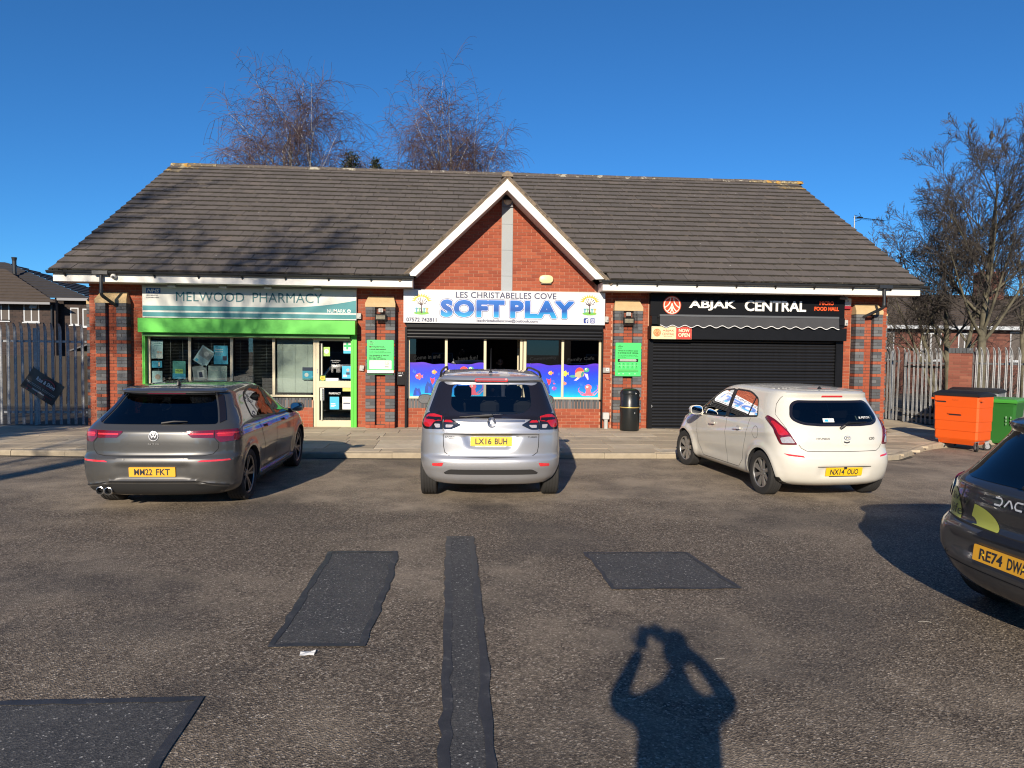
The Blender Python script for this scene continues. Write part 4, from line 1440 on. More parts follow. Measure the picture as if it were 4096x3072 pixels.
def octopus(parent, x0, x1, z0, z1):
 W, H = x1 - x0, z1 - z0
 A = Art(parent, FILMY - 0.0008)
 cx, cz = x0 + 0.52 * W, z0 + 0.42 * H
 for k in range(6):
  a = -0.55 + k * 0.95 / 5 * 1.1
  sx = (-1 + 2 * k / 5)
  pts, back = [], []
  for j in range(12):
   u = j / 11
   xx = cx + sx * (0.10 + 0.42 * u) * W
   zz = z0 + (0.26 - 0.20 * sin(pi * min(1, u * 1.15)) + 0.16 * u * abs(sx)) * H
   th = 0.055 * H * (1 - 0.75 * u) + 0.012 * H
   pts.append((xx, zz + th))
   back.append((xx, zz - th))
  A.poly(pts + back[::-1], (235, 90 + 8 * k, 120))
 for sx, hgt in ((-1, 0.55), (1, 0.75)):
  pts, back = [], []
  for j in range(12):
   u = j / 11
   xx = cx + sx * (0.12 + 0.38 * sin(u * 2.2)) * W
   zz = z0 + (0.2 + hgt * u) * H
   th = 0.03 * W * (1 - 0.7 * u)
   pts.append((xx + th, zz))
   back.append((xx - th, zz))
  A.poly(pts + back[::-1], (225, 80, 130))
 A.poly([(cx - 0.16 * W, z0 + 0.1 * H), (cx + 0.2 * W, z0 + 0.1 * H), (cx + 0.1 * W, z0 + 0.62 * H), (cx - 0.1 * W, z0 + 0.62 * H)], (240, 100, 120))
 A.poly(ell(cx, z0 + 0.76 * H, 0.17 * W, 0.24 * H), (245, 110, 115))
 A.poly(ell(cx - 0.05 * W, z0 + 0.80 * H, 0.055 * W, 0.09 * H, 12), (250, 245, 235))
 A.poly(ell(cx - 0.05 * W, z0 + 0.80 * H, 0.025 * W, 0.045 * H, 10), (30, 20, 40))
 A.done('octopus_print')
for (off, fl, fr_) in ((0.0, films[2], films[3]), (-2.745, films[0], films[1])):
 rockp(fl, 2.015 + off, 0.80, 0.22, 0.28, (16, 62, 150))
 rockp(fl, 1.74 + off, 0.735, 0.20, 0.2, (14, 60, 160))
 fish(fl, 1.775 + off, 1.19, 0.19, (238, 90, 95), (245, 120, 110))
 fish(fl, 2.13 + off, 1.295, 0.13, (245, 165, 70), (240, 130, 60))
 fish(fl, 2.215 + off, 0.93, 0.135, (150, 70, 170), (120, 60, 170))
 A = Art(fl, FILMY - 0.0008)
 A.poly([(2.03 + off, 1.165), (2.10 + off, 1.13), (2.14 + off, 1.17), (2.13 + off, 1.06), (2.09 + off, 1.00), (2.06 + off, 1.06)], (225, 50, 75))
 A.poly(ell(2.18 + off, 1.10, 0.045, 0.03), (70, 90, 190))
 A.poly([(2.21 + off, 1.07), (2.25 + off, 1.03), (2.19 + off, 1.03)], (235, 80, 110))
 A.done('fish_print')
 fish(fr_, 2.475 + off, 1.285, 0.17, (245, 215, 70), (240, 200, 60))
 fish(fr_, 2.47 + off, 1.05, 0.10, (235, 110, 80), (250, 190, 160), -1)
 turtle(fr_, 2.568 + off, 3.055 + off, 1.116, 1.436)
 octopus(fr_, 2.79 + off, 3.262 + off, 0.738, 1.03)
 rockp(fr_, 2.86 + off, 0.99, 0.16, 0.10, (30, 90, 200))
 for q, xx in enumerate((1.62, 1.66, 2.30)):
  A = Art(fl, FILMY - 0.0006)
  A.poly([(xx + off, 1.30 - 0.02 * q), (xx + 0.03 + off, 1.36 - 0.02 * q), (xx + 0.05 + off, 1.31 - 0.02 * q), (xx + 0.03 + off, 1.27 - 0.02 * q)], (40, 95, 215))
  A.done('plant_print')
M_FROST = pm('faint lettering film', (0.012, 0.013, 0.014), 0.7, spec=0.1)
for (par, body, a, b, z, sg) in ((front2, 'Come in and', -1.10, -0.48, 1.57, 1), (front2, '...have fun!', -0.15, 0.40, 1.55, 1), (front2, 'Community', 1.63, 2.27, 1.56, 1), (front2, 'Family Cafe', 2.53, 3.17, 1.55, 1)):
 m = MB()
 put_text(m, body, a, b, z, z + 0.10, SY - 0.002, 0.01, bend=lambda p, a=a, b=b: (p[0], p[1], p[2] + 0.05 * (p[0] - a) / (b - a)))
 m.build('lettering', M_FROST, par, fix=False)
m = MB()
m.box(-1.255, 3.335, 0.10, 0.30, 2.33, 2.45)
m.build('shutter_housing', M_BLK, shop)
M_SHUT = pm('black shutter lath', (0.010, 0.0105, 0.012), 0.36, var=0.4, vscale=14, spec=0.3)
sh = None
for k in range(4):
 z0 = 2.068 + k * 0.0755
 m = MB()
 prof = [(0.150, z0), (0.132, z0 + 0.008), (0.122, z0 + 0.030), (0.124, z0 + 0.052), (0.140, z0 + 0.070), (0.150, z0 + 0.0745)]
 m.loft([[(-1.235, a, b) for a, b in prof] + [(-1.235, 0.16, z0 + 0.0745), (-1.235, 0.16, z0)], [(3.318, a, b) for a, b in prof] + [(3.318, 0.16, z0 + 0.0745), (3.318, 0.16, z0)]])
 if sh is None:
  sh = m.build('roller_shutter', M_SHUT, shop, smooth=True, sharp=50)
  tag(sh, 'black roller shutter wound up above the soft play windows')
 else:
  m.build('lath', M_SHUT, sh, smooth=True, sharp=50)
for a, b in ((-1.285, -1.238), (3.322, 3.345)):
 m = MB()
 m.box(a, b, 0.10, 0.25, -0.03, 2.33)
 m.build('shutter_guide', M_BLK, shop)
t = thing('soft_play_sign', 'wide white soft play sign with blue bubble letters under the gable', 'sign', (1.02, 0.03, 2.43))
M_SPW = pm('sign white gloss', (0.60, 0.61, 0.62), 0.3, var=0.03, vscale=1)
sign_box('panel', M_SPW, t, -1.315, 3.359, 0.03, 0.20, 2.432, 3.190)
sy = 0.0275
def soft_mat():
 g = G('blue wave lettering')
 tc = g.n('ShaderNodeNewGeometry')
 sx = g.n('ShaderNodeSeparateXYZ')
 g.l(tc.outputs['Position'], sx.inputs[0])
 h = g.math('DIVIDE', g.math('SUBTRACT', sx.outputs[2], 2.56), 0.42)
 mp = g.n('ShaderNodeMapping')
 g.l(tc.outputs['Position'], mp.inputs[0])
 mp.inputs['Scale'].default_value = (2.2, 1, 9)
 n = g.noise(1.6, 3, 0.6, mp.outputs[0])
 hh = g.math('ADD', h, g.math('MULTIPLY', g.math('SUBTRACT', n, 0.5), 0.35))
 c = g.ramp(hh, [(0.0, lin(40, 160, 200)), (0.3, lin(22, 120, 185)), (0.42, lin(18, 75, 150)), (0.6, lin(22, 85, 165)), (1.0, lin(28, 105, 185))])
 g.set('Base Color', c)
 g.set('Roughness', 0.35)
 return g.m
for (bo, yy, mm, nm) in ((0.044, sy, M_NAVY, 'letter_outline'), (0.034, sy - 0.0015, pm('pale lilac print', (0.62, 0.62, 0.80), 0.4), 'letter_halo'), (0.021, sy - 0.003, soft_mat(), 'lettering')):
 m = MB()
 for q in range(17):
  dx, dz = (bo * cos(q * pi / 8), bo * sin(q * pi / 8)) if q < 16 else (0, 0)
  put_text(m, 'SOFT', -0.45 + dx, 0.985 + dx, 2.59 + dz, 2.955 + dz, yy - 0.00005 * q, 0.02, space=1.14)
  put_text(m, 'PLAY', 1.155 + dx, 2.605 + dx, 2.59 + dz, 2.955 + dz, yy - 0.00005 * q, 0.02, space=1.14)
 sign_mesh(nm, m, mm, t)
m = MB()
put_text(m, 'LES CHRISTABELLES COVE', -0.122, 2.211, 3.015, 3.155, sy, 0.012, space=1.02)
put_text(m, '07572 742811', -1.250, -0.561, 2.455, 2.548, sy, 0.022)
put_text(m, 'leschristabellescove@outlook.com', 0.363, 1.777, 2.450, 2.535, sy, 0.022)
sign_mesh('lettering', m, M_NAVY, t)
def tree_logo(x0, x1, z0, z1):
 W, H = x1 - x0, z1 - z0
 P = lambda u, v: (x0 + u * W, z0 + v * H)
 A = Art(t, sy)
 rays = []
 for k in range(23):
  a = pi * (-0.02 + 1.04 * k / 22)
  r = 0.50 if k % 2 else 0.34
  rays.append((x0 + (0.5 + r * cos(a)) * W, z0 + (0.66 + 0.70 * r * sin(a)) * H))
 A.poly(rays, (232, 172, 40))
 A.poly(ell(x0 + 0.5 * W, z0 + 0.62 * H, 0.30 * W, 0.24 * H), (228, 226, 220))
 A.poly(ell(x0 + 0.5 * W, z0 + 0.11 * H, 0.36 * W, 0.075 * H), (110, 175, 60))
 A.poly([P(0.46, 0.1), P(0.48, 0.35), P(0.475, 0.52), P(0.525, 0.52), P(0.52, 0.35), P(0.55, 0.1)], (62, 40, 44))
 for (a, b) in ((0.26, 0.66), (0.34, 0.76), (0.44, 0.80), (0.58, 0.80), (0.68, 0.74), (0.74, 0.64), (0.32, 0.56), (0.68, 0.56)):
  A.poly([P(0.48, 0.45), P(0.515, 0.47), P(a + 0.012, b), P(a - 0.012, b)], (62, 40, 44))
  A.poly(ell(x0 + a * W, z0 + b * H, 0.028 * W, 0.022 * H, 8), (50, 45, 60))
 for (u, c) in ((0.26, (70, 150, 170)), (0.40, (120, 170, 120)), (0.62, (90, 165, 170)), (0.76, (200, 170, 60))):
  A.poly([P(u - 0.03, 0.13), P(u - 0.025, 0.26), P(u - 0.07, 0.34), P(u - 0.06, 0.36), P(u, 0.29), P(u + 0.06, 0.36), P(u + 0.07, 0.34), P(u + 0.025, 0.26), P(u + 0.03, 0.13)], c)
  A.poly(ell(x0 + u * W, z0 + 0.335 * H, 0.026 * W, 0.024 * H, 10), c)
 A.done('tree_emblem', t.location)
 m = MB()
 put_text(m, 'LES CHRISTABELLES COVE', x0 + 0.14 * W, x1 - 0.14 * W, z0 - 0.02 * H, z0 + 0.025 * H, sy)
 sign_mesh('lettering', m, pm('faint grey print', (0.5, 0.5, 0.52), 0.5), t)
tree_logo(-1.143, -0.669, 2.60, 3.10)
tree_logo(2.759, 3.230, 2.64, 3.135)
A = Art(t, sy)
for (x0, x1) in ((2.859, 2.968), (3.011, 3.127)):
 z0, z1, r = 2.470, 2.590, 0.018
 A.poly([(x0 + r, z0), (x1 - r, z0), (x1, z0 + r), (x1, z1 - r), (x1 - r, z1), (x0 + r, z1), (x0, z1 - r), (x0, z0 + r)], (38, 58, 130))
A.poly([(2.914, 2.470), (2.934, 2.470), (2.934, 2.515), (2.952, 2.515), (2.955, 2.533), (2.934, 2.533), (2.934, 2.552), (2.956, 2.552), (2.956, 2.570), (2.932, 2.570), (2.916, 2.556), (2.914, 2.533), (2.900, 2.533), (2.900, 2.515), (2.914, 2.515)], (235, 236, 240))
cx, cz = 3.069, 2.530
A.poly([(cx - 0.042, cz - 0.036), (cx - 0.036, cz - 0.042), (cx + 0.036, cz - 0.042), (cx + 0.042, cz - 0.036), (cx + 0.042, cz + 0.036), (cx + 0.036, cz + 0.042), (cx - 0.036, cz + 0.042), (cx - 0.042, cz + 0.036)], (235, 236, 240))
A.poly([(cx - 0.033, cz - 0.033), (cx + 0.033, cz - 0.033), (cx + 0.033, cz + 0.033), (cx - 0.033, cz + 0.033)], (38, 58, 130))
A.poly(ell(cx, cz, 0.023, 0.023, 16), (235, 236, 240))
A.poly(ell(cx, cz, 0.014, 0.014, 14), (38, 58, 130))
A.poly(ell(cx + 0.024, cz + 0.024, 0.005, 0.005, 8), (235, 236, 240))
A.done('social_icons', t.location)
# ------------------------------------------------ food hall front
t = thing('food_hall_sign', 'black fascia sign with white lettering and orange round emblem', 'sign', (6.84, 0.10, 2.68))
sign_box('panel', pm('sign black', (0.004, 0.0045, 0.006), 0.5, spec=0.15), t, 4.459, 9.218, 0.10, 0.215, 2.68, 3.205)
M_WLET = pm('white raised letters', (0.80, 0.79, 0.74), 0.4)
M_OR = pm('orange raised letters', (0.80, 0.10, 0.02), 0.4)
def raised(body, x0, x1, z0, z1, y0, y1, bold):
 vs, fs, asp = text_geo(body, bold, 0.0, 1.0)
 mb = MB()
 n = len(vs)
 mb.add([(x0 + u * (x1 - x0), y0, z0 + v * (z1 - z0)) for u, v in vs], fs)
 ec = {}
 for f in fs:
  for i in range(len(f)):
   e = (f[i], f[(i + 1) % len(f)])
   ec[e] = ec.get(e, 0) + 1
 P = lambda i, y: (x0 + vs[i][0] * (x1 - x0), y, z0 + vs[i][1] * (z1 - z0))
 for (a, b) in ec:
  if (b, a) not in ec:
   mb.quad(P(b, y0), P(a, y0), P(a, y1), P(b, y1))
 return mb
for (body, a, b, z0, z1, mm) in (('ABJAK', 5.381, 6.527, 2.815, 3.055, M_WLET), ('CENTRAL', 6.737, 8.246, 2.815, 3.07, M_WLET), ('MICRO', 8.579, 8.932, 2.985, 3.078, M_OR), ('FOOD HALL', 8.454, 9.061, 2.848, 2.943, M_OR)):
 sign_mesh('lettering', raised(body, a, b, z0, z1, 0.075, 0.099, 0.028), mm, t)
def roundel(tt, cx, cz, r, y, bgc, fgc, th=0.0):
 A = Art(tt, y)
 A.poly(ell(cx, cz, r, r, 36), bgc)
 A.poly(ell(cx, cz, r * 0.91, r * 0.91, 36), fgc)
 A.poly(ell(cx, cz, r * 0.83, r * 0.83, 36), bgc)
 def arc(p0, p1, p2, w_):
  L, R_ = [], []
  for k in range(13):
   u = k / 12
   x = (1 - u) ** 2 * p0[0] + 2 * u * (1 - u) * p1[0] + u * u * p2[0]
   z = (1 - u) ** 2 * p0[1] + 2 * u * (1 - u) * p1[1] + u * u * p2[1]
   dx = 2 * (1 - u) * (p1[0] - p0[0]) + 2 * u * (p2[0] - p1[0])
   dz = 2 * (1 - u) * (p1[1] - p0[1]) + 2 * u * (p2[1] - p1[1])
   l = sqrt(dx * dx + dz * dz)
   L.append((cx + r * (x - dz / l * w_), cz + r * (z + dx / l * w_)))
   R_.append((cx + r * (x + dz / l * w_), cz + r * (z - dx / l * w_)))
  A.poly(L + R_[::-1], fgc)
 for s in (-1, 1):
  arc((s * 0.18, 0.84), (s * 0.12, 0.1), (s * 0.80, -0.25), 0.055)
  arc((0, 0.20), (s * 0.10, -0.35), (s * 0.52, -0.68), 0.055)
  arc((s * 0.02, -0.22), (s * 0.04, -0.55), (s * 0.18, -0.80), 0.045)
  arc((0, 0.16), (s * 0.06, 0.0), (s * 0.09, -0.12), 0.05)
 return A
roundel(t, 4.976, 2.928, 0.218, 0.095, (214, 70, 30), (236, 228, 210)).done('emblem', t.location)
t = thing('awning', 'rolled-in dark grey awning with a white-edged scalloped valance', 'awning', (6.85, -0.05, 2.40))
M_AWN = pm('charcoal awning fabric', (0.045, 0.046, 0.050), 0.85, var=0.12, vscale=4)
sign_box('cassette', M_BLK, t, 4.46, 9.17, 0.0, 0.22, 2.44, 2.672)
m = MB()
n = 190
top, bot, edge = [], [], []
for k in range(n + 1):
 u = k / n
 x = 4.635 + (8.978 - 4.635) * u
 zt = 2.655
 zb = 2.425 + 0.026 * cos(2 * pi * (x - 4.635) / 0.298)
 yf = -0.115 + 0.004 * sin(x * 9)
 top.append((x, yf + 0.03, zt))
 bot.append((x, yf, zb))
for k in range(n):
 m.quad(bot[k], bot[k + 1], top[k + 1], top[k])
 a, b = bot[k], bot[k + 1]
 m2 = None
o = sign_mesh('valance', m, M_AWN, t)
m = MB()
for k in range(n):
 a, b = bot[k], bot[k + 1]
 m.quad((a[0], a[1] - 0.003, a[2] - 0.008), (b[0], b[1] - 0.003, b[2] - 0.008), (b[0], b[1] - 0.003, b[2] + 0.006), (a[0], a[1] - 0.003, a[2] + 0.006))
sign_mesh('white_edging', m, M_PAPER, t)
sign_box('front_rail', pm('grey awning rail', (0.10, 0.105, 0.11), 0.4), t, 4.635, 8.978, -0.10, 0.0, 2.655, 2.70)
m = MB()
m.box(4.46, 4.62, -0.05, 0.0, 2.47, 2.66)
m.tube([(4.60, -0.07, 2.46), (4.60, -0.07, 2.67)], 0.014, 10)
m.tube([(4.575, -0.07, 2.63), (4.625, -0.07, 2.63)], 0.02, 8)
m.box(8.98, 9.15, -0.05, 0.0, 2.50, 2.67)
sign_mesh('end_bracket', m, M_BLK, t)
m = MB()
m.bbox(4.428, 9.207, -0.05, WY, 2.125, 2.432, 0.005)
m.build('shutter_housing', M_BLK, shop)
m = MB()
z0 = -0.09
m.box(4.55, 9.05, 0.18, 0.25, z0, z0 + 0.06)
cur = m.build('closed_roller_shutter', M_SHUT, shop)
tag(cur, 'closed black roller shutter of the food hall')
m = MB()
prof = [(0.205, 0.0), (0.192, 0.006), (0.184, 0.026), (0.185, 0.046), (0.196, 0.064), (0.205, 0.0735)]
m.loft([[(4.552, a, b) for a, b in prof] + [(4.552, 0.215, 0.0735), (4.552, 0.215, 0)], [(9.048, a, b) for a, b in prof] + [(9.048, 0.215, 0.0735), (9.048, 0.215, 0)]])
ME_LATH = m.mesh('lath', M_SHUT, smooth=True, sharp=45, fix=True)
z = -0.03
while z < 2.10:
 inst('lath', ME_LATH, cur, (0, rnd.uniform(-0.002, 0.002), z), (rnd.uniform(-0.02, 0.02), 0, 0))
 z += 0.0745
for a, b in ((4.44, 4.552), (9.048, 9.232)):
 m = MB()
 m.box(a, b, 0.13, WY + 0.03, -0.1, 2.126)
 m.box(a + 0.02, a + 0.04, 0.125, 0.13, -0.05, 2.1)
 m.build('shutter_guide', M_BLK, shop)
m = MB()
m.box(4.532, 4.546, 0.11, 0.13, 0.50, 0.56)
m.lathe([(0.012, -0.02), (0.012, 0.0)], 10, 'y', (4.539, 0.11, 0.53), True)
m.build('shutter_lock', M_GALV, shop)
t = thing('now_open_sign', 'small cream and red now-open board fixed to the black shutter box', 'sign', (4.93, -0.08, 2.124))
sign_box('panel', pm('cream board', (0.70, 0.60, 0.34), 0.5), t, 4.449, 5.405, -0.08, -0.052, 2.124, 2.417)
m = MB()
flat(m, [(5.033, 2.126), (5.403, 2.126), (5.403, 2.415), (5.033, 2.415)], -0.082)
sign_mesh('red_field', m, M_RED, t)
m = MB()
put_text(m, 'NOW', 5.095, 5.355, 2.288, 2.369, -0.084, 0.03)
put_text(m, 'OPEN', 5.083, 5.364, 2.178, 2.268, -0.084, 0.03)
sign_mesh('lettering', m, pm('cream letters', (0.75, 0.66, 0.45), 0.5), t)
m = MB()
put_text(m, 'ABJAK', 4.709, 4.990, 2.286, 2.346, -0.083, 0.008)
put_text(m, 'CENTRAL', 4.705, 4.991, 2.213, 2.272, -0.083, 0.008)
put_text(m, 'MICRO FOOD HALL', 4.74, 4.95, 2.178, 2.196, -0.083, 0.008)
sign_mesh('lettering', m, M_RED, t)
roundel(t, 4.579, 2.272, 0.093, -0.083, (205, 165, 105), (185, 62, 38)).done('emblem', t.location)
m = MB()
for x in (4.475, 5.38):
 for z in (2.145, 2.395):
  m.disc(x, z, 0.009, -0.0865, 8)
sign_mesh('screw', m, M_INK, t)
# ------------------------------------------------ parking signs on the two middle piers
M_PGREEN = pm('parking sign green', (0.06, 0.60, 0.14), 0.45, var=0.03, vscale=2)
M_DKG = pm('dark green print', (0.004, 0.05, 0.012), 0.5)
def rr(x0, x1, z0, z1, r=0.02, n=4):
 pts = []
 for (cx, cz, a) in ((x1 - r, z0 + r, -pi / 2), (x1 - r, z1 - r, 0), (x0 + r, z1 - r, pi / 2), (x0 + r, z0 + r, pi)):
  for k in range(n + 1):
   b = a + pi / 2 * k / n
   pts.append((cx + r * cos(b), cz + r * sin(b)))
 return pts
t = thing('parking_sign', 'green free parking notice on the pier beside the pharmacy door', 'sign', (-1.83, -0.03, 1.24), 0, 'green parking notices')
m = MB()
m.prism(rr(-2.130, -1.530, 1.24, 2.024), -0.03, -0.01, 'xz')
o = m.build('panel', M_PGREEN, t)
for v in o.data.vertices:
 v.co -= t.location
A = Art(t, -0.0305)
A.poly([(-2.13, 1.274), (-1.53, 1.274), (-1.53, 1.329), (-2.13, 1.329)], (225, 228, 220))
A.poly([(-2.13, 1.245), (-1.53, 1.245), (-1.53, 1.274), (-2.13, 1.274)], (18, 20, 20))
A.poly(rr(-2.077, -1.579, 1.358, 1.557, 0.012), (226, 230, 215))
A.poly([(-2.072, 1.365), (-1.972, 1.365), (-1.972, 1.55), (-2.072, 1.55)], (200, 215, 195))
A.poly(rr(-2.078, -1.965, 1.943, 1.974, 0.006), (120, 225, 140))
A.poly([(-2.081, 1.706), (-1.579, 1.706), (-1.579, 1.709), (-2.081, 1.709)], (30, 90, 40))
A.poly(rr(-2.080, -2.030, 1.85, 1.883, 0.006), (70, 55, 20))
A.poly([(-1.73, 1.40), (-1.64, 1.40), (-1.64, 1.42), (-1.73, 1.42)], (60, 70, 60))
A.done('print', t.location)
m = MB()
for (b, x0, x1, z0, z1, bo) in (('YOUR', -2.070, -2.011, 1.979, 1.997, 0.03), ('PARKING', -2.072, -1.972, 1.950, 1.968, 0.03), ('SPACE', -2.070, -1.997, 1.921, 1.938, 0.03),
        ('Daysbrook.', -2.010, -1.734, 1.845, 1.886, 0.03), ('1 HOUR FREE PARKING', -2.078, -1.702, 1.796, 1.824, 0.04),
        ('Customers: maximum 1 hour free parking', -2.081, -1.75, 1.757, 1.775, 0), ('No action is required if parking during this period', -2.081, -1.59, 1.732, 1.752, 0),
        ('Not shopping, or want to', -2.081, -1.642, 1.653, 1.688, 0.03), ('park for longer?', -2.081, -1.802, 1.616, 1.650, 0.03), ('PAY HERE ON ARRIVAL', -2.080, -1.702, 1.576, 1.604, 0.045),
        ('NO APP', -1.735, -1.63, 1.515, 1.533, 0.03), ('No fuss', -1.735, -1.63, 1.488, 1.506, 0.02), ('No account', -1.735, -1.64, 1.462, 1.478, 0.02)):
 put_text(m, b, x0, x1, z0, z1, -0.036, bo)
sign_mesh('lettering', m, M_DKG, t)
t = thing('parking_sign', 'green parking terms notice on the pier above the black litter bin', 'sign', (3.917, -0.03, 1.244), 0, 'green parking notices')
m = MB()
m.prism(rr(3.613, 4.221, 1.244, 2.026), -0.03, -0.01, 'xz')
o = m.build('panel', M_PGREEN, t)
for v in o.data.vertices:
 v.co -= t.location
A = Art(t, -0.0305)
A.poly([(3.669, 1.576), (4.157, 1.576), (4.157, 1.650), (3.669, 1.650)], (15, 35, 18))
for k in range(3):
 A.poly([(3.72 - 0.02 * (k == 1), 1.631 - k * 0.018), (4.105 + 0.02 * (k == 1), 1.631 - k * 0.018), (4.105, 1.640 - k * 0.018), (3.72, 1.640 - k * 0.018)], (215, 225, 205))
A.poly([(3.665, 1.488), (4.16, 1.488), (4.16, 1.492), (3.665, 1.492)], (170, 235, 175))
for k in range(1, 5):
 A.poly([(3.66 + k * 0.1, 1.425), (3.664 + k * 0.1, 1.425), (3.664 + k * 0.1, 1.557), (3.66 + k * 0.1, 1.557)], (170, 235, 175))
for k in range(5):
 for j in range(2):
  A.poly(ell(3.713 + k * 0.1, 1.537 - j * 0.068, 0.010, 0.010, 10), (25, 95, 35))
  A.poly([(3.685 + k * 0.1, 1.505 - j * 0.068), (3.742 + k * 0.1, 1.505 - j * 0.068), (3.742 + k * 0.1, 1.512 - j * 0.068), (3.685 + k * 0.1, 1.512 - j * 0.068)], (40, 120, 50))
A.poly([(3.666, 1.353), (4.159, 1.353), (4.159, 1.402), (3.666, 1.402)], (75, 175, 90))
for x in (3.70, 3.80, 3.95, 4.08):
 A.poly(ell(x, 1.30, 0.02, 0.016, 12), (150, 230, 160))
A.done('print', t.location)
m = MB()
for (b, x0, x1, z0, z1, bo) in (('YOUR', 3.674, 3.745, 1.962, 1.979, 0.03), ('PARKING', 3.674, 3.784, 1.928, 1.946, 0.03), ('SPACE', 3.675, 3.753, 1.892, 1.909, 0.03),
        ('Terms & conditions apply', 3.666, 4.149, 1.818, 1.857, 0.03), ('at all times to all vehicles.', 3.664, 4.157, 1.774, 1.812, 0.03),
        ('You can obtain a discount tariff', 3.666, 4.12, 1.728, 1.748, 0), ('available when you pay.', 3.666, 4.161, 1.703, 1.722, 0), ('for more information.', 3.666, 3.87, 1.678, 1.696, 0)):
 put_text(m, b, x0, x1, z0, z1, -0.036, bo)
sign_mesh('lettering', m, M_DKG, t)
# ------------------------------------------------ fittings on the walls
M_WIRE = pm('wire cage', (0.05, 0.045, 0.04), 0.6, 0.3)
for (x0, x1, lab) in ((-2.003, -1.643, 'caged floodlight on the pier above the free parking notice'), (3.722, 4.088, 'caged floodlight on the pier above the parking terms notice')):
 t = thing('caged_light', lab, 'lamp', ((x0 + x1) / 2, 0.0, 2.41), 0, 'caged floodlights')
 w_ = (x1 - x0) / 2
 m = MB()
 for k in range(13):
  x = -w_ + 2 * w_ * k / 12
  m.tube([(x, -0.02, 0.0), (x, -0.15, 0.02), (x, -0.15, 0.34), (x, -0.02, 0.345)], 0.0022, 4)
 for k in range(12):
  z = 0.01 + 0.33 * k / 11
  m.tube([(-w_, -0.02, z), (-w_, -0.152, z), (w_, -0.152, z), (w_, -0.02, z)], 0.0022, 4)
 m.build('cage', M_WIRE, t)
 m = MB()
 m.bbox(-0.13, 0.13, -0.10, -0.03, 0.06, 0.20, 0.012)
 lb = m.build('lamp_body', M_BLK, t)
 m = MB()
 m.box(-0.10, 0.10, -0.105, -0.10, 0.085, 0.175)
 m.build('lens', pm('dusty lamp lens', (0.34, 0.31, 0.22), 0.25, var=0.3, vscale=14), t)
 m = MB()
 m.bbox(-0.055, 0.055, -0.06, -0.0, 0.24, 0.33, 0.008)
 m.build('sensor_box', M_LAMPW, t)
t = thing('oval_alarm_box', 'cream oval alarm box on the brick gable above soft play sign', 'alarm', (1.985, WY, 3.392))
m = MB()
out = []
for k in range(40):
 a = 2 * pi * k / 40
 out.append((0.167 * (abs(cos(a)) ** 0.75) * (1 if cos(a) > 0 else -1), 0.100 + 0.10 * (abs(sin(a)) ** 0.8) * (1 if sin(a) > 0 else -1)))
rings = []
for (s, y) in ((1.0, 0.0), (1.0, -0.05), (0.94, -0.075), (0.8, -0.085)):
 rings.append([(p[0] * s, y, 0.10 + (p[1] - 0.10) * s) for p in out])
m.loft(rings)
m.build('cover', pm('cream plastic', (0.70, 0.62, 0.33), 0.4), t, smooth=True, sharp=40)
m = MB()
m.box(-0.12, 0.12, -0.055, 0.0, -0.012, 0.02)
m.build('base_rim', pm('dark plastic rim', (0.12, 0.11, 0.08), 0.5), t)
t = thing('apex_lamp', 'half-round bulkhead lamp at the top of the metal strip', 'lamp', (1.06, WY - 0.02, 5.15))
m = MB()
m.box(-0.125, 0.125, -0.05, 0.0, 0.0, 0.29)
m.build('back_plate', pm('lamp back plate', (0.20, 0.20, 0.21), 0.5, 0.3), t)
m = MB()
prof = []
for k in range(9):
 a = pi / 2 * k / 8
 prof.append((0.098 * cos(a), 0.085 * sin(a)))
rings = [[(r * cos(q), -0.05 - h, 0.135 + r * sin(q)) for q in wob(20)] for r, h in prof[:-1]]
m.loft(rings, False, True)
m.build('diffuser', pm('frosted diffuser', (0.50, 0.47, 0.40), 0.4), t, smooth=True)
m = MB()
m.loft([[(0.108 * cos(q), y, 0.140 + 0.108 * sin(q)) for q in [pi * k / 12 for k in range(13)]] for y in (-0.05, -0.14)], True, True)
m.build('hood', M_BLK, t, smooth=True, sharp=50)
t = thing('dome_camera', 'white dome security camera on the fascia near the left downpipe', 'camera', (-7.49, FY, 3.30))
m = MB()
m.lathe([(0.001, -0.02), (0.05, -0.02), (0.052, 0.0)], 18, 'y', (0, 0.0, 0.02), False)
m.lathe([(0.052, -0.02), (0.058, -0.05), (0.05, -0.085), (0.03, -0.105), (0.001, -0.108)], 18, 'y', (0, 0, 0.02), False)
m.build('housing', M_LAMPW, t, smooth=True, sharp=60)
m = MB()
m.lathe([(0.001, -0.115), (0.026, -0.113), (0.032, -0.10)], 14, 'y', (0.006, 0, 0.005), False)
m.build('lens', M_INK, t, smooth=True)
t = thing('bullet_camera', 'small dark security camera under the soffit by the black sign', 'camera', (9.10, -0.05, 3.21))
m = MB()
m.tube([(0, 0, 0), (0, -0.01, -0.05)], 0.012, 8)
m.tube([(-0.05, 0.05, -0.055), (0.04, -0.09, -0.075)], 0.033, 12)
m.build('housing', pm('grey camera', (0.16, 0.16, 0.16), 0.4), t, smooth=True, sharp=50)
t = thing('alarm_box', 'white alarm siren box with a red strobe beside the black sign', 'alarm', (9.328, WY, 2.905))
m = MB()
m.bbox(-0.085, 0.085, -0.075, 0.0, 0.075, 0.262, 0.010)
m.build('cover', M_LAMPW, t)
m = MB()
m.bbox(-0.083, 0.083, -0.07, 0.0, 0.0, 0.074, 0.008)
m.build('strobe', pm('red strobe lens', (0.30, 0.02, 0.025), 0.2), t)
m = MB()
m.disc(0.0, 0.195, 0.026, -0.0765, 18)
put_text(m, 'GOSHAWK', -0.05, 0.05, 0.142, 0.155, -0.0765)
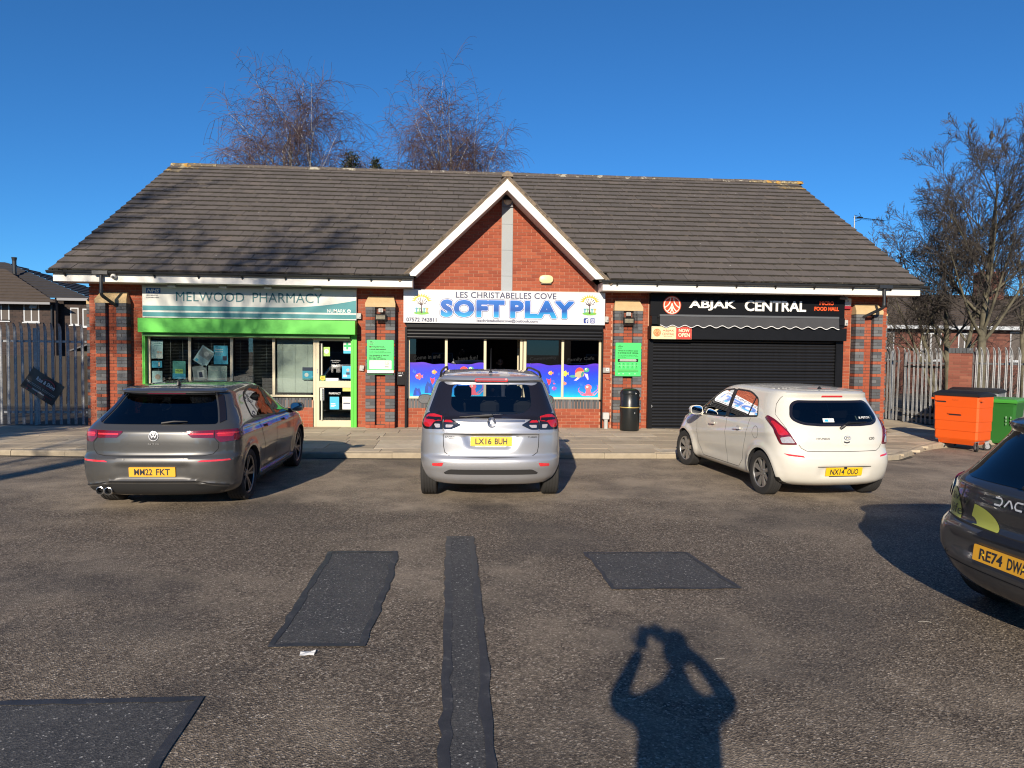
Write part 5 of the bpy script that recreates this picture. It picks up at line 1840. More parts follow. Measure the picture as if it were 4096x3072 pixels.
m.build('print', pm('grey print', (0.30, 0.31, 0.32), 0.5), t, fix=False)
for (x0, x1, z0, z1, lab) in ((-2.393, -2.290, 2.505, 2.636, 'small grey sensor box at the right end of the pharmacy sign'), (3.371, 3.470, 2.505, 2.641, 'small grey box at the right end of soft play sign'), (9.20, 9.335, 2.505, 2.640, 'small weathered box at the right end of the awning')):
 t = thing('junction_box', lab, 'box', ((x0 + x1) / 2, WY, z0), 0, 'grey wall boxes')
 m = MB()
 w_ = (x1 - x0) / 2
 m.bbox(-w_, w_, -0.095, 0.0, 0.0, z1 - z0, 0.006)
 m.build('box', pm('weathered grey box', (0.42, 0.41, 0.38), 0.6, var=0.25, vscale=12), t)
 m = MB()
 m.lathe([(0.016, -0.12), (0.016, -0.095)], 10, 'y', (w_ * 0.4, 0, 0.05), True)
 m.build('knob', M_GALV, t)
t = thing('key_switch', 'dented steel key switch on the brickwork by the pharmacy door', 'switch', (-2.288, WY, 1.305))
m = MB()
m.bbox(-0.055, 0.055, -0.05, 0.0, 0.0, 0.135, 0.008, Matrix.Rotation(0.12, 4, 'Y'))
m.build('box', pm('dull steel', (0.34, 0.32, 0.30), 0.5, 0.4, var=0.3, vscale=20), t)
m = MB()
m.lathe([(0.022, -0.075), (0.022, -0.05)], 12, 'y', (0.025, 0, 0.05), True)
m.build('padlock', M_GALV, t)
t = thing('intercom', 'grey entry keypad on the brickwork right of the sea windows', 'intercom', (3.444, WY, 1.311))
m = MB()
m.bbox(-0.084, 0.084, -0.07, 0.0, 0.0, 0.125, 0.008)
m.build('box', pm('weathered grey box b', (0.30, 0.29, 0.27), 0.55, var=0.3, vscale=15), t)
m = MB()
m.box(-0.015, 0.065, -0.075, -0.07, 0.045, 0.12)
m.build('plate', M_LAMPW, t)
m = MB()
m.disc(0.025, 0.085, 0.01, -0.0765, 10)
m.build('keyhole', M_INK, t, fix=False)
t = thing('cable', 'loose thin black cable hanging below the entry keypad', 'cable', (3.44, WY - 0.012, 1.10))
m = MB()
m.tube([(-0.02, 0, 0.12), (-0.01, 0, 0.08), (0.03, 0, 0.055), (0.08, 0, 0.05), (0.11, 0, 0.02), (0.12, 0, -0.02)], 0.004, 6)
m.build('wire', M_INK, t)
t = thing('cable_loop', 'pale loose loop of cable under the soffit near the pharmacy sign', 'cable', (-2.06, WY - 0.015, 3.02))
m = MB()
pts = [(-0.12 + 0.1 * u, 0, 0.13 - 0.02 * u) for u in (0, 0.5, 1.0)] + [(0.03 * cos(a), 0, 0.09 + 0.03 * sin(a)) for a in [pi - k * 0.5 for k in range(14)]] + [(-0.04, 0, 0.03), (-0.01, 0, 0.0)]
m.tube(pts, 0.0035, 6)
m.build('wire', pm('grey wire', (0.22, 0.2, 0.19), 0.6), t)
t = thing('letter_box', 'black metal letter box on the brickwork left of the sea windows', 'letter box', (-1.375, WY, 0.992))
m = MB()
m.bbox(-0.093, 0.093, -0.105, 0.0, 0.0, 0.31, 0.006)
m.build('box', M_BLK, t)
m = MB()
m.box(-0.075, 0.075, -0.112, -0.105, 0.235, 0.252)
m.build('slot', M_INK, t)
m = MB()
put_text(m, 'unit 4', -0.06, 0.045, 0.262, 0.295, -0.107, 0.0, 0.2)
m.box(-0.055, 0.02, -0.1075, -0.1055, 0.205, 0.225)
m.build('lettering', M_PAPER, t, fix=False)
t = thing('meter_post', 'squat pale grey meter post standing against the brick wall', 'post', (3.43, 0.08, -0.0))
m = MB()
m.bbox(-0.04, 0.04, -0.045, 0.045, -0.02, 0.24, 0.006)
m.build('stem', pm('pale grey paint', (0.42, 0.42, 0.40), 0.5, var=0.2, vscale=8), t)
m = MB()
m.bbox(-0.076, 0.076, -0.065, 0.06, 0.215, 0.378, 0.014)
m.build('head', pm('pale grey plastic', (0.48, 0.48, 0.46), 0.45), t)
t = thing('litter_bin', 'black round litter bin with a gold band in front of the brick pier', 'litter bin', (3.915, -0.26, pave_z(3.9, -0.26)))
M_BINB = pm('black bin plastic', (0.010, 0.012, 0.012), 0.32, var=0.3, vscale=6)
m = MB()
m.lathe([(0.185, 0.0), (0.215, 0.0), (0.222, 0.02), (0.226, 0.48), (0.226, 0.53)], 36, cap=True)
m.build('body', M_BINB, t, smooth=True, sharp=40)
m = MB()
m.lathe([(0.228, 0.53), (0.2295, 0.533), (0.2295, 0.547), (0.228, 0.55)], 36, cap=True)
m.build('gold_band', pm('gold band', (0.55, 0.40, 0.12), 0.4, 0.4), t, smooth=True, sharp=40)
m = MB()
prof = [(0.222, 0.55), (0.232, 0.56), (0.232, 0.575), (0.216, 0.60), (0.214, 0.86)]
for k in range(8):
 a = pi / 2 * k / 7
 prof.append((0.05 + 0.166 * cos(a), 0.89 + 0.085 * sin(a)))
m.lathe(prof, 36, cap=True)
hood = m.build('hood', M_BINB, t, smooth=True, sharp=40)
for s in (-1, 1, 0):
 m = MB()
 aw = (pi if s < 0 else 0.0 if s > 0 else pi / 2)
 n = 10
 P = []
 for k in range(n + 1):
  a = aw + (k / n - 0.5) * 1.25
  P.append((0.2175 * cos(a), 0.2175 * sin(a)))
 m.loft([[(p[0], p[1], z) for p in P] for z in (0.70, 0.84)], False, False, closed=False)
 m.build('opening', M_INK, hood, fix=False)
m = MB()
for k in range(n + 1):
 pass
m.lathe([(0.221, 0.845), (0.228, 0.85), (0.228, 0.875), (0.22, 0.885)], 36, cap=False)
m.build('rim', M_BINB, hood, smooth=True)
m = MB()
m.lathe([(0.016, -0.222), (0.016, -0.214)], 14, 'y', (0.085, 0.012, 0.865), True)
m.build('badge', M_PAPER, hood)
m = MB()
m.box(0.06, 0.075, -0.223, -0.216, 0.40, 0.435)
m.build('lock', M_GALV, t)
# ================================================================== cars
def pchip(xs, ys):
 n = len(xs)
 h = [xs[i + 1] - xs[i] for i in range(n - 1)]
 d = [(ys[i + 1] - ys[i]) / h[i] for i in range(n - 1)]
 m = [0.0] * n
 m[0], m[-1] = d[0], d[-1]
 for i in range(1, n - 1):
  if d[i - 1] * d[i] > 0:
   w1, w2 = 2 * h[i] + h[i - 1], h[i] + 2 * h[i - 1]
   m[i] = (w1 + w2) / (w1 / d[i - 1] + w2 / d[i])
 def f(x):
  if x <= xs[0]:
   return ys[0]
  if x >= xs[-1]:
   return ys[-1]
  i = 0
  while x > xs[i + 1]:
   i += 1
  t = (x - xs[i]) / h[i]
  return ys[i] * (1 + 2 * t) * (1 - t) ** 2 + h[i] * m[i] * t * (1 - t) ** 2 + ys[i + 1] * t * t * (3 - 2 * t) + h[i] * m[i + 1] * t * t * (t - 1)
 return f
def soft(pts, r=0.03, n=4):
 """round the corners of a 2D polygon; a point may carry its own radius as a third value"""
 out = []
 N = len(pts)
 for i in range(N):
  p, a, b = Vector(pts[i][:2]), Vector(pts[i - 1][:2]), Vector(pts[(i + 1) % N][:2])
  rr_ = pts[i][2] if len(pts[i]) > 2 else r
  da, db = (a - p), (b - p)
  l = min(rr_, da.length * 0.48, db.length * 0.48)
  p0, p1 = p + da.normalized() * l, p + db.normalized() * l
  if l < 1e-4:
   out.append(tuple(p))
   continue
  for k in range(n + 1):
   t = k / n
   q = p0 * (1 - t) ** 2 + p * 2 * t * (1 - t) + p1 * t * t
   if not out or (Vector(out[-1]) - q).length > 1e-4:
    out.append((q.x, q.y))
 return out
class Car:
 def __init__(s, levels, caps, crown, zmod=None, disp=None):
  """levels: (z, y_rear, y_front, half width); caps: (z, Lr, nr, Lf, nf)"""
  zs = [l[0] for l in levels]
  s.z0, s.z1 = zs[0], zs[-1]
  s.yr = pchip(zs, [l[1] for l in levels])
  s.yf = pchip(zs, [l[2] for l in levels])
  s.w = pchip(zs, [l[3] for l in levels])
  cz = [c[0] for c in caps]
  s.cap = [pchip(cz, [c[k] for c in caps]) for k in range(1, 5)]
  s.crown, s.zmod, s.disp = crown, zmod, disp
  s.cache = {}
 def D(s, p):
  x, y, z = p
  if s.disp:
   x, y, z = s.disp(x, y, z)
  if s.zmod:
   z += s.zmod(y, z)
  return Vector((x, y, z))
 def half(s, z, inset=0.0):
  """half outline: list of (x, y) in three runs: rear cap, side, front cap"""
  key = (round(z, 4), inset)
  if key in s.cache:
   return s.cache[key]
  w, yr, yf = s.w(z) - inset, s.yr(z) + inset * 1.6, s.yf(z) - inset * 1.6
  Lr, nr, Lf, nf = (c(z) for c in s.cap)
  def cap_pts(L, n):
   P = []
   for k in range(181):
    a = pi / 2 * k / 180
    P.append((w * sin(a) ** (2 / n), L * (1 - cos(a) ** (2 / n)) if a < pi / 2 - 1e-9 else L))
   return P
  rc = [(x, yr + y) for x, y in cap_pts(Lr, nr)]
  fc = [(x, yf - y) for x, y in reversed(cap_pts(Lf, nf))]
  s.cache[key] = (rc, fc)
  return rc, fc
 @staticmethod
 def resample(P, n):
  d = [0.0]
  for a, b in zip(P, P[1:]):
   d.append(d[-1] + sqrt((a[0] - b[0]) ** 2 + (a[1] - b[1]) ** 2))
  out, j = [], 0
  for k in range(n + 1):
   t = d[-1] * k / n
   while j < len(d) - 2 and d[j + 1] < t:
    j += 1
   u = (t - d[j]) / max(1e-9, d[j + 1] - d[j])
   out.append((P[j][0] + (P[j + 1][0] - P[j][0]) * u, P[j][1] + (P[j + 1][1] - P[j][1]) * u))
  return out
 def ring(s, z, inset=0.0, q=1.0):
  rc, fc = s.half(z, inset)
  A = s.resample(rc, int(40 * q))
  B = s.resample([rc[-1], fc[0]], int(50 * q))
  C_ = s.resample(fc, int(18 * q))
  h = A + B[1:] + C_[1:]
  return h
 def solid(s, inset=0.0, zlo=None, zhi=None, step=0.02, q=1.0, mi=0):
  zlo, zhi = zlo or s.z0, zhi or s.z1
  n = max(4, int((zhi - zlo) / step))
  rings = []
  for k in range(n + 1):
   z = zlo + (zhi - zlo) * k / n
   h = s.ring(z, inset, q)
   full = h + [(-x, y) for x, y in reversed(h[1:-1])]
   rings.append([tuple(s.D((x, y, z))) for x, y in full])
  h = s.ring(zhi, inset, q)
  full = h + [(-x, y) for x, y in reversed(h[1:-1])]
  ym = (h[0][1] + h[-1][1]) / 2
  for sc in (0.93, 0.84, 0.72, 0.58, 0.42, 0.25, 0.1):
   rings.append([tuple(s.D((x * sc, ym + (y - ym) * (1 - (1 - sc) * 0.9), zhi + s.crown * (1 - sc ** 2.2)))) for x, y in full])
  mb = MB()
  mb.cm = mi
  mb.loft(rings, True, True)
  return mb
 def at_x(s, x, z):
  """rear face point with this x"""
  rc, _ = s.half(z)
  ax = min(abs(x), rc[-1][0] - 1e-4)
  for a, b in zip(rc, rc[1:]):
   if a[0] <= ax <= b[0]:
    t = (ax - a[0]) / max(1e-9, b[0] - a[0])
    return s.D((x, a[1] + (b[1] - a[1]) * t, z))
  return s.D((x, rc[-1][1], z))
 def at_s(s, d, z):
  """point at arc length |d| from the rear centre; sign gives the side"""
  rc, fc = s.half(z)
  P = rc + [fc[0]]
  t, sg = abs(d), (1 if d >= 0 else -1)
  for a, b in zip(P, P[1:]):
   l = sqrt((a[0] - b[0]) ** 2 + (a[1] - b[1]) ** 2)
   if t <= l and l > 0:
    u = t / l
    return s.D((sg * (a[0] + (b[0] - a[0]) * u), a[1] + (b[1] - a[1]) * u, z))
   t -= l
  return s.D((sg * P[-1][0], P[-1][1], z))
 def at_y(s, y, z, sg=1):
  rc, fc = s.half(z)
  P = rc[90:] + fc[:91]
  for a, b in zip(P, P[1:]):
   if a[1] <= y <= b[1]:
    t = (y - a[1]) / max(1e-9, b[1] - a[1])
    return s.D((sg * (a[0] + (b[0] - a[0]) * t), y, z))
  q = P[0] if y < P[0][1] else P[-1]
  return s.D((sg * q[0], y, z))
 def at_f(s, x, z):
  _, fc = s.half(z)
  for a, b in zip(fc, fc[1:]):
   if b[0] <= abs(x) <= a[0]:
    t = (a[0] - abs(x)) / max(1e-9, a[0] - b[0])
    return s.D((x, a[1] + (b[1] - a[1]) * t, z))
  return s.D((x, fc[0][1], z))
 def P(s, mode, u, z, sg=1):
  return s.at_x(u * sg, z) if mode == 'x' else s.at_s(u * sg, z) if mode == 's' else s.at_y(u, z, sg) if mode == 'y' else s.at_f(u, z)
 def N(s, mode, u, z, sg=1):
  e = 0.006
  a = s.P(mode, u + e, z, sg) - s.P(mode, u - e, z, sg)
  b = s.P(mode, u, z + e, sg) - s.P(mode, u, z - e, sg)
  n = a.cross(b)
  if n.length < 1e-12:
   return Vector((0, -1, 0))
  n.normalize()
  p = s.P(mode, u, z, sg)
  c = p - Vector((0, 2.0, 0.75))
  return n if n.dot(c) > 0 else -n
 def panel(s, name, mode, poly, mat, parent, off=0.004, thick=0.0, sg=1, step=0.035, smooth=True, dome=0.0):
  """a skin piece lying on the bodywork, cut to the 2D outline poly"""
  pts = [Vector(p[:2]) for p in poly]
  B = []
  for a, b in zip(pts, pts[1:] + pts[:1]):
   k = max(1, int((b - a).length / step))
   B += [a + (b - a) * i / k for i in range(k)]
  xs, zs = [p.x for p in B], [p.y for p in B]
  inn = []
  x = min(xs) + step / 2
  while x < max(xs):
   z = min(zs) + step / 2
   while z < max(zs):
    inn.append(Vector((x, z)))
    z += step
   x += step
  nb = len(B)
  inn = [p for p in inn if min((p - b).length_squared for b in B) > (step * 0.45) ** 2]
  V, E, F, *_ = delaunay_2d_cdt(B + inn, [(i, (i + 1) % nb) for i in range(nb)], [], 1, 1e-6)
  mb = MB()
  top = []
  for v in V:
   nn = s.N(mode, v.x, v.y, sg)
   extra = 0.0
   if dome:
    dd = min((v - b).length for b in B)
    extra = dome * (1 - math.exp(-dd / 0.03))
   top.append(s.P(mode, v.x, v.y, sg) + nn * (off + extra))
  mb.add(top, F)
  if thick:
   ec = {}
   for f in F:
    for i in range(len(f)):
     e = (f[i], f[(i + 1) % len(f)])
     ec[e] = 1
   for (a, b) in list(ec):
    if (b, a) not in ec:
     na, nb_ = s.N(mode, V[a].x, V[a].y, sg), s.N(mode, V[b].x, V[b].y, sg)
     mb.quad(top[b], top[a], top[a] - na * thick, top[b] - nb_ * thick)
  o = mb.build(name, mat, parent, smooth=smooth, sharp=50, fix=False)
  return o
 def line(s, name, mode, path, mat, parent, width=0.006, off=0.0015, sg=1, closed=False, dens=0.03):
  """narrow strip following a 2D path on the bodywork (shut lines, seals, trim)"""
  pts = [Vector(p[:2]) for p in path]
  if closed:
   pts.append(pts[0])
  Q = []
  for a, b in zip(pts, pts[1:]):
   k = max(1, int((b - a).length / dens))
   Q += [a + (b - a) * i / k for i in range(k)]
  Q.append(pts[-1])
  mb = MB()
  L, R_ = [], []
  for i, p in enumerate(Q):
   d = (Q[min(i + 1, len(Q) - 1)] - Q[max(i - 1, 0)])
   if d.length < 1e-9:
    d = Vector((1, 0))
   d.normalize()
   nn = Vector((-d.y, d.x)) * width / 2
   for lst, q in ((L, p + nn), (R_, p - nn)):
    lst.append(s.P(mode, q.x, q.y, sg) + s.N(mode, q.x, q.y, sg) * off)
  for i in range(len(Q) - 1):
   mb.quad(L[i], R_[i], R_[i + 1], L[i + 1])
  return mb.build(name, mat, parent, smooth=True, sharp=60, fix=False)
def paint(name, col, metal, rough, dirt=0.0, dcol=(0.22, 0.19, 0.15)):
 g = G(name)
 n = g.noise(2.5, 5, 0.6)
 c = g.mix(n, tuple(x * 0.94 for x in col), tuple(min(1, x * 1.05) for x in col))
 if dirt:
  sx = g.n('ShaderNodeSeparateXYZ')
  g.l(g.co('Object'), sx.inputs[0])
  lo = g.ramp(sx.outputs[2], [(0.25, (1, 1, 1)), (0.75, (0, 0, 0))])
  dn = g.noise(7, 6, 0.7)
  c = g.mix(g.math('MULTIPLY', g.math('MULTIPLY', lo, g.ramp(dn, [(0.3, (0, 0, 0)), (0.8, (1, 1, 1))])), dirt), c, dcol)
  g.set('Roughness', g.math('ADD', rough, g.math('MULTIPLY', lo, 0.18)))
 else:
  g.set('Roughness', rough)
 g.set('Base Color', c)
 g.set('Metallic', metal)
 g.set('Coat Weight', 0.85)
 g.set('Coat Roughness', 0.04)
 return g.m
M_RUB = pm('tyre rubber', (0.022, 0.021, 0.020), 0.85, var=0.4, vscale=9)
M_TRIM = pm('black car trim', (0.010, 0.010, 0.011), 0.45)
M_GAP = pm('shut line shadow gap', (0.006, 0.006, 0.007), 0.9)
M_CABIN = pm('dark cabin trim', (0.018, 0.018, 0.020), 0.8, var=0.2)
M_SEAT = pm('dark seat cloth', (0.030, 0.030, 0.034), 0.9, var=0.2, vscale=12)
M_CHROME = pm('chrome', (0.52, 0.52, 0.52), 0.22, 0.9)
M_ALLOY = pm('silver alloy', (0.42, 0.41, 0.39), 0.32, 0.75, var=0.1)
M_DALLOY = pm('dark alloy', (0.022, 0.022, 0.024), 0.35, 0.5)
M_MACH = pm('machined alloy face', (0.30, 0.29, 0.28), 0.30, 0.85)
M_DISC = pm('brake disc', (0.16, 0.14, 0.12), 0.45, 0.7)
M_CGLASS = glass_mat('car glass', (0.42, 0.46, 0.45), 0.03)
M_PRIV = glass_mat('dark privacy glass', (0.10, 0.11, 0.115), 0.035)
M_MIRR = pm('mirror glass', (0.5, 0.52, 0.55), 0.03, 1.0)
M_PLATE = pm('yellow number plate', (0.80, 0.50, 0.015), 0.4, var=0.04)
M_PLATED = pm('amber number plate', (0.80, 0.40, 0.03), 0.45, var=0.08, vscale=8)
M_CLEAR = pm('clear lamp lens', (0.50, 0.45, 0.43), 0.12, 0.3, var=0.4, vscale=40, coat=0.6)
def red_lens(name, col, var=0.5, scale=60):
 g = G(name)
 mp = g.n('ShaderNodeMapping')
 g.l(g.co('Object'), mp.inputs[0])
 mp.inputs['Scale'].default_value = (1, 1, 1.6)
 v = g.voro(scale, coord=mp.outputs[0])
 n = g.noise(9, 3)
 c = g.mix(g.math('MULTIPLY', v, var), col, tuple(min(1, x * 2.2) for x in col))
 c = g.mix(g.math('MULTIPLY', n, 0.5), c, tuple(x * 0.35 for x in col))
 g.set('Base Color', c)
 g.set('Roughness', 0.12)
 g.set('Coat Weight', 1.0)
 g.set('Coat Roughness', 0.02)
 g.bump(v, 0.15, 0.003)
 return g.m
M_LRED = red_lens('red lamp lens', (0.42, 0.012, 0.018))
M_LDRED = red_lens('dark red lamp lens', (0.12, 0.006, 0.014))
M_REFL = red_lens('red reflector', (0.60, 0.03, 0.035), 0.8, 90)
M_LAMPK = pm('smoked lamp panel', (0.012, 0.010, 0.012), 0.12, coat=0.8)
def wheel_meshes(r, width, rr_, style, facem, deepm):
 """tyre mesh (axis x, outer face at +width/2), rim mesh"""
 h = width / 2
 t = MB()
 g = 0.006
 tread = []
 nr = 5
 for k in range(nr):
  a, b = -h * 0.86 + 2 * h * 0.86 * k / nr, -h * 0.86 + 2 * h * 0.86 * (k + 1) / nr
  tread += [(r - 0.001, a + 0.004), (r, (a + b) / 2), (r - 0.001, b - 0.004)]
  if k < nr - 1:
   tread += [(r - g, b - 0.003), (r - g, b + 0.003)]
 prof = [(rr_, -h * 0.80), (rr_ + 0.012, -h * 0.93), ((r + rr_) / 2, -h), (r - 0.03, -h * 0.97), (r - 0.010, -h * 0.92)] + tread + [(r - 0.010, h * 0.92), (r - 0.03, h * 0.97), ((r + rr_) / 2, h), (rr_ + 0.012, h * 0.93), (rr_, h * 0.80)]
 t.lathe(prof, 56, 'x')
 tyre = t.mesh('wheel', M_RUB, True, 30, True)
 m = MB()
 m.cm = 1
 m.lathe([(rr_ * 0.985, -h * 0.8), (rr_ * 0.93, -h * 0.6), (rr_ * 0.90, 0.0), (rr_ * 0.93, h * 0.72)], 48, 'x')
 m.lathe([(0.001, -0.01), (rr_ * 0.91, -0.01)], 32, 'x')
 m.cm = 2
 m.lathe([(rr_ * 0.35, 0.0), (rr_ * 0.35, 0.02), (rr_ * 0.70, 0.02), (rr_ * 0.70, 0.0)], 32, 'x')
 m.cm = 0
 m.lathe([(rr_ * 0.93, h * 0.70), (rr_ * 0.96, h * 0.80), (rr_ * 1.0, h * 0.82), (rr_ * 1.005, h * 0.74)], 48, 'x')
 m.lathe([(0.001, h * 0.62), (0.055, h * 0.60), (0.065, h * 0.5), (0.065, 0.0)], 20, 'x')
 fx = h * 0.66
 def spoke(a0, wi, wo, cm, r0=0.045, r1=None, lift=0.0, a1=None):
  r1 = r1 or rr_ * 0.955
  a1 = a0 if a1 is None else a1
  m.cm = cm
  ca, sa = cos(a0), sin(a0)
  cb, sb = cos(a1), sin(a1)
  P = []
  for (rad, wd, c_, s_, x) in ((r0, wi, ca, sa, fx * 0.86 + lift), (r1, wo, cb, sb, fx * 1.08 + lift)):
   for sg in (-1, 1):
    P.append((x, rad * c_ - sg * wd * s_, rad * s_ + sg * wd * c_))
  Bk = [(p[0] - 0.03, p[1], p[2]) for p in P]
  m.hexa([Bk[0], Bk[1], Bk[3], Bk[2], P[0], P[1], P[3], P[2]])
 if style == 'golf':
  for k in range(5):
   a = 2 * pi * k / 5 + 0.3
   spoke(a - 0.10, 0.020, 0.030, 1, a1=a - 0.16)
   spoke(a + 0.10, 0.020, 0.030, 1, a1=a + 0.16)
   spoke(a - 0.12, 0.007, 0.013, 0, lift=0.004, a1=a - 0.20)
   spoke(a + 0.12, 0.007, 0.013, 0, lift=0.004, a1=a + 0.20)
 elif style == 'eight':
  for k in range(8):
   a = 2 * pi * k / 8 + 0.2
   spoke(a, 0.017, 0.033, 0)
 else:
  for k in range(5):
   spoke(2 * pi * k / 5, 0.03, 0.045, 0)
 for k in range(5):
  a = 2 * pi * k / 5 + 0.6
  m.cm = 2
  m.lathe([(0.008, fx * 0.75), (0.008, fx * 0.95), (0.001, fx * 0.96)], 8, 'x', (0, 0.042 * cos(a), 0.042 * sin(a)))
 rim = m.mesh('rim', [facem, deepm, M_DISC], True, 35, True)
 return tyre, rim
def boolean_body(name, car, cutters, mats, parent):
 o = car.solid().build(name, mats, parent, smooth=True, sharp=None)
 tmp = []
 for c in cutters:
  co_ = c.build('cut', mats, fix=True)
  tmp.append(co_)
  md = o.modifiers.new('b', 'BOOLEAN')
  md.operation = 'DIFFERENCE'
  md.solver = 'EXACT'
  md.object = co_
 bpy.context.view_layer.update()
 dg = bpy.context.evaluated_depsgraph_get()
 me = bpy.data.meshes.new_from_object(o.evaluated_get(dg))
 o.modifiers.clear()
 old = o.data
 o.data = me
 me.name = name
 bpy.data.meshes.remove(old)
 for t_ in tmp:
  bpy.data.objects.remove(t_)
 me.polygons.foreach_set('use_smooth', [True] * len(me.polygons))
 me.set_sharp_from_angle(angle=radians(38))
 return o
def prism_cut(poly, h0, h1, plane):
 m = MB()
 m.cm = 1
 m.prism([p[:2] for p in poly], h0, h1, plane)
 return m
def seat(m, x, y, w_, zb=0.42, h_=0.55, head=True, lean=0.22):
 m.bbox(x - w_ / 2, x + w_ / 2, y, y + 0.5, zb, zb + 0.18, 0.05)
 Mx = Matrix.Translation((x, y + 0.02, zb + 0.12)) @ Matrix.Rotation(lean, 4, 'X')
 m.bbox(-w_ / 2, w_ / 2, -0.08, 0.06, 0.0, h_, 0.05, Mx)
 if head:
  m.bbox(-0.13, 0.13, -0.09, 0.02, h_ + 0.03, h_ + 0.22, 0.045, Mx)
  for s in (-1, 1):
   m.tube([Mx @ Vector((s * 0.05, -0.03, h_ - 0.02)), Mx @ Vector((s * 0.05, -0.03, h_ + 0.08))], 0.007, 6)
def number_plate(t, reg, car, z, mat, w_=0.52, h_=0.111, off=0.012, x=0.0, mode='x', tilt=None):
 p0, p1 = car.P(mode, x, z - 0.05), car.P(mode, x, z + 0.05)
 tl = atan2(p1.y - p0.y, p1.z - p0.z) if tilt is None else tilt
 c = car.P(mode, x, z)
 Mx = Matrix.Translation((x, c.y - off, z)) @ Matrix.Rotation(-tl, 4, 'X')
 m = MB()
 m.prism(rr(-w_ / 2, w_ / 2, -h_ / 2, h_ / 2, 0.008, 3), -0.006, 0.004, 'xz', Mx)
 o = m.build('number_plate', mat, t)
 m = MB()
 a, b = reg.split(' ')
 put_text(m, a, -w_ * 0.385, w_ * 0.005, -h_ * 0.345, h_ * 0.345, -0.0075, 0.022, M=Mx)
 put_text(m, b, w_ * 0.085, w_ * 0.385, -h_ * 0.345, h_ * 0.345, -0.0075, 0.022, M=Mx)
 m.build('lettering', M_INK, o, fix=False)
 return Mx
def surf_text(car, t, body, x0, x1, z0, z1, mat, off=0.006, bold=0.02, shear=0.0, name='badge_lettering', mode='x', space=1.0):
 vs, fs, asp = text_geo(body, bold, shear, space)
 mb = MB()
 pts = []
 for u, v in vs:
  x, z = x0 + u * (x1 - x0), z0 + v * (z1 - z0)
  pts.append(car.P(mode, x, z) + car.N(mode, x, z) * off)
 mb.add(pts, fs)
 return mb.build(name, mat, t, fix=False)
def surf_disc(car, t, name, x, z, r, mat, off=0.008, rz_=None, mode='x', n=28, thick=0.008):
 return car.panel(name, mode, ell(x, z, r, rz_ or r, n), mat, t, off, thick, step=0.05)
def mirror(t, car, y, z, sg, cap_mat, reach=0.20, wd=0.20, ht=0.145):
 p = car.at_y(y, z, sg)
 m = MB()
 cx = p.x + sg * (reach * 0.58)
 rings = []
 for (yy, s_) in ((0.10, 0.25), (0.085, 0.62), (0.04, 0.93), (-0.01, 1.0), (-0.05, 0.98)):
  rings.append([(cx + s_ * wd / 2 * (abs(cos(a)) ** 0.7) * (1 if cos(a) >= 0 else -1), p.y + yy, z + 0.06 + s_ * ht / 2 * (abs(sin(a)) ** 0.75) * (1 if sin(a) >= 0 else -1)) for a in wob(24)])
 m.loft(rings, True, True)
 m.tube([(p.x - sg * 0.02, p.y + 0.02, z - 0.01), (p.x + sg * 0.05, p.y + 0.02, z + 0.01), (cx - sg * 0.03, p.y + 0.03, z + 0.03)], [0.04, 0.032, 0.03], 10)
 o = m.build('door_mirror', cap_mat, t, smooth=True, sharp=40)
 m = MB()
 m.add([(cx + 0.88 * wd / 2 * (abs(cos(a)) ** 0.7) * (1 if cos(a) >= 0 else -1), p.y - 0.052, z + 0.06 + 0.86 * ht / 2 * (abs(sin(a)) ** 0.75) * (1 if sin(a) >= 0 else -1)) for a in wob(24)], (tuple(range(24)),))
 m.build('mirror_glass', M_MIRR, o, fix=False)
def wheels(t, tyre, rim, xr, xf, ya, yb, r, steer=0.0):
 for (y, tx) in ((ya, xr), (yb, xf)):
  for sg in (-1, 1):
   o = inst('wheel', tyre, t, (sg * tx, y, r), (rnd.uniform(0, 6), 0, (0 if sg > 0 else pi) + (steer if y == yb else 0)))
   inst('rim', rim, o)
def cutters_for(car, wheels_spec, rear_win, side_wins, front_win, yw):
 """wheel arches, cabin cavity, window openings"""
 arch = MB()
 arch.cm = 1
 for (y, z, r) in wheels_spec:
  for sg in (-1, 1):
   arch.lathe([(r, 0.0), (r, sg * 0.55)], 48, 'x', (sg * 0.60, y, z), True)
 cav = car.solid(inset=0.055, zlo=0.52, zhi=car.z1 - 0.035, step=0.06, q=0.5, mi=1)
 a = prism_cut(rear_win, -0.5, yw, 'xz')
 out = [cav, arch, a]
 for p in side_wins:
  for sg in (-1, 1):
   out.append(prism_cut(p, sg * 0.45, sg * 1.3, 'yz'))
 out.append(prism_cut(front_win[0], front_win[1], front_win[2], 'xz'))
 return out
def mir(poly):
 return [(-p[0], *p[1:]) for p in reversed(poly)]
def sym(half):
 """half outline (x >= 0, from bottom centre line upwards) -> full polygon"""
 return half + [(-p[0], *p[1:]) for p in reversed(half)]
def inset_poly(poly, d):
 """shrink (d > 0) or grow an outline about its middle"""
 xs, ys = [p[0] for p in poly], [p[1] for p in poly]
 cx, cy = (min(xs) + max(xs)) / 2, (min(ys) + max(ys)) / 2
 kx, ky = 1 - 2 * d / (max(xs) - min(xs)), 1 - 2 * d / (max(ys) - min(ys))
 return [(cx + (p[0] - cx) * kx, cy + (p[1] - cy) * ky) for p in poly]
def place(t, axle_xy, rz, y_axle):
 """put the car so that its rear axle centre stands at axle_xy"""
 t.rotation_euler = (0, 0, rz)
 t.location = (axle_xy[0] + sin(rz) * y_axle, axle_xy[1] - cos(rz) * y_axle, road_z(axle_xy[0]))
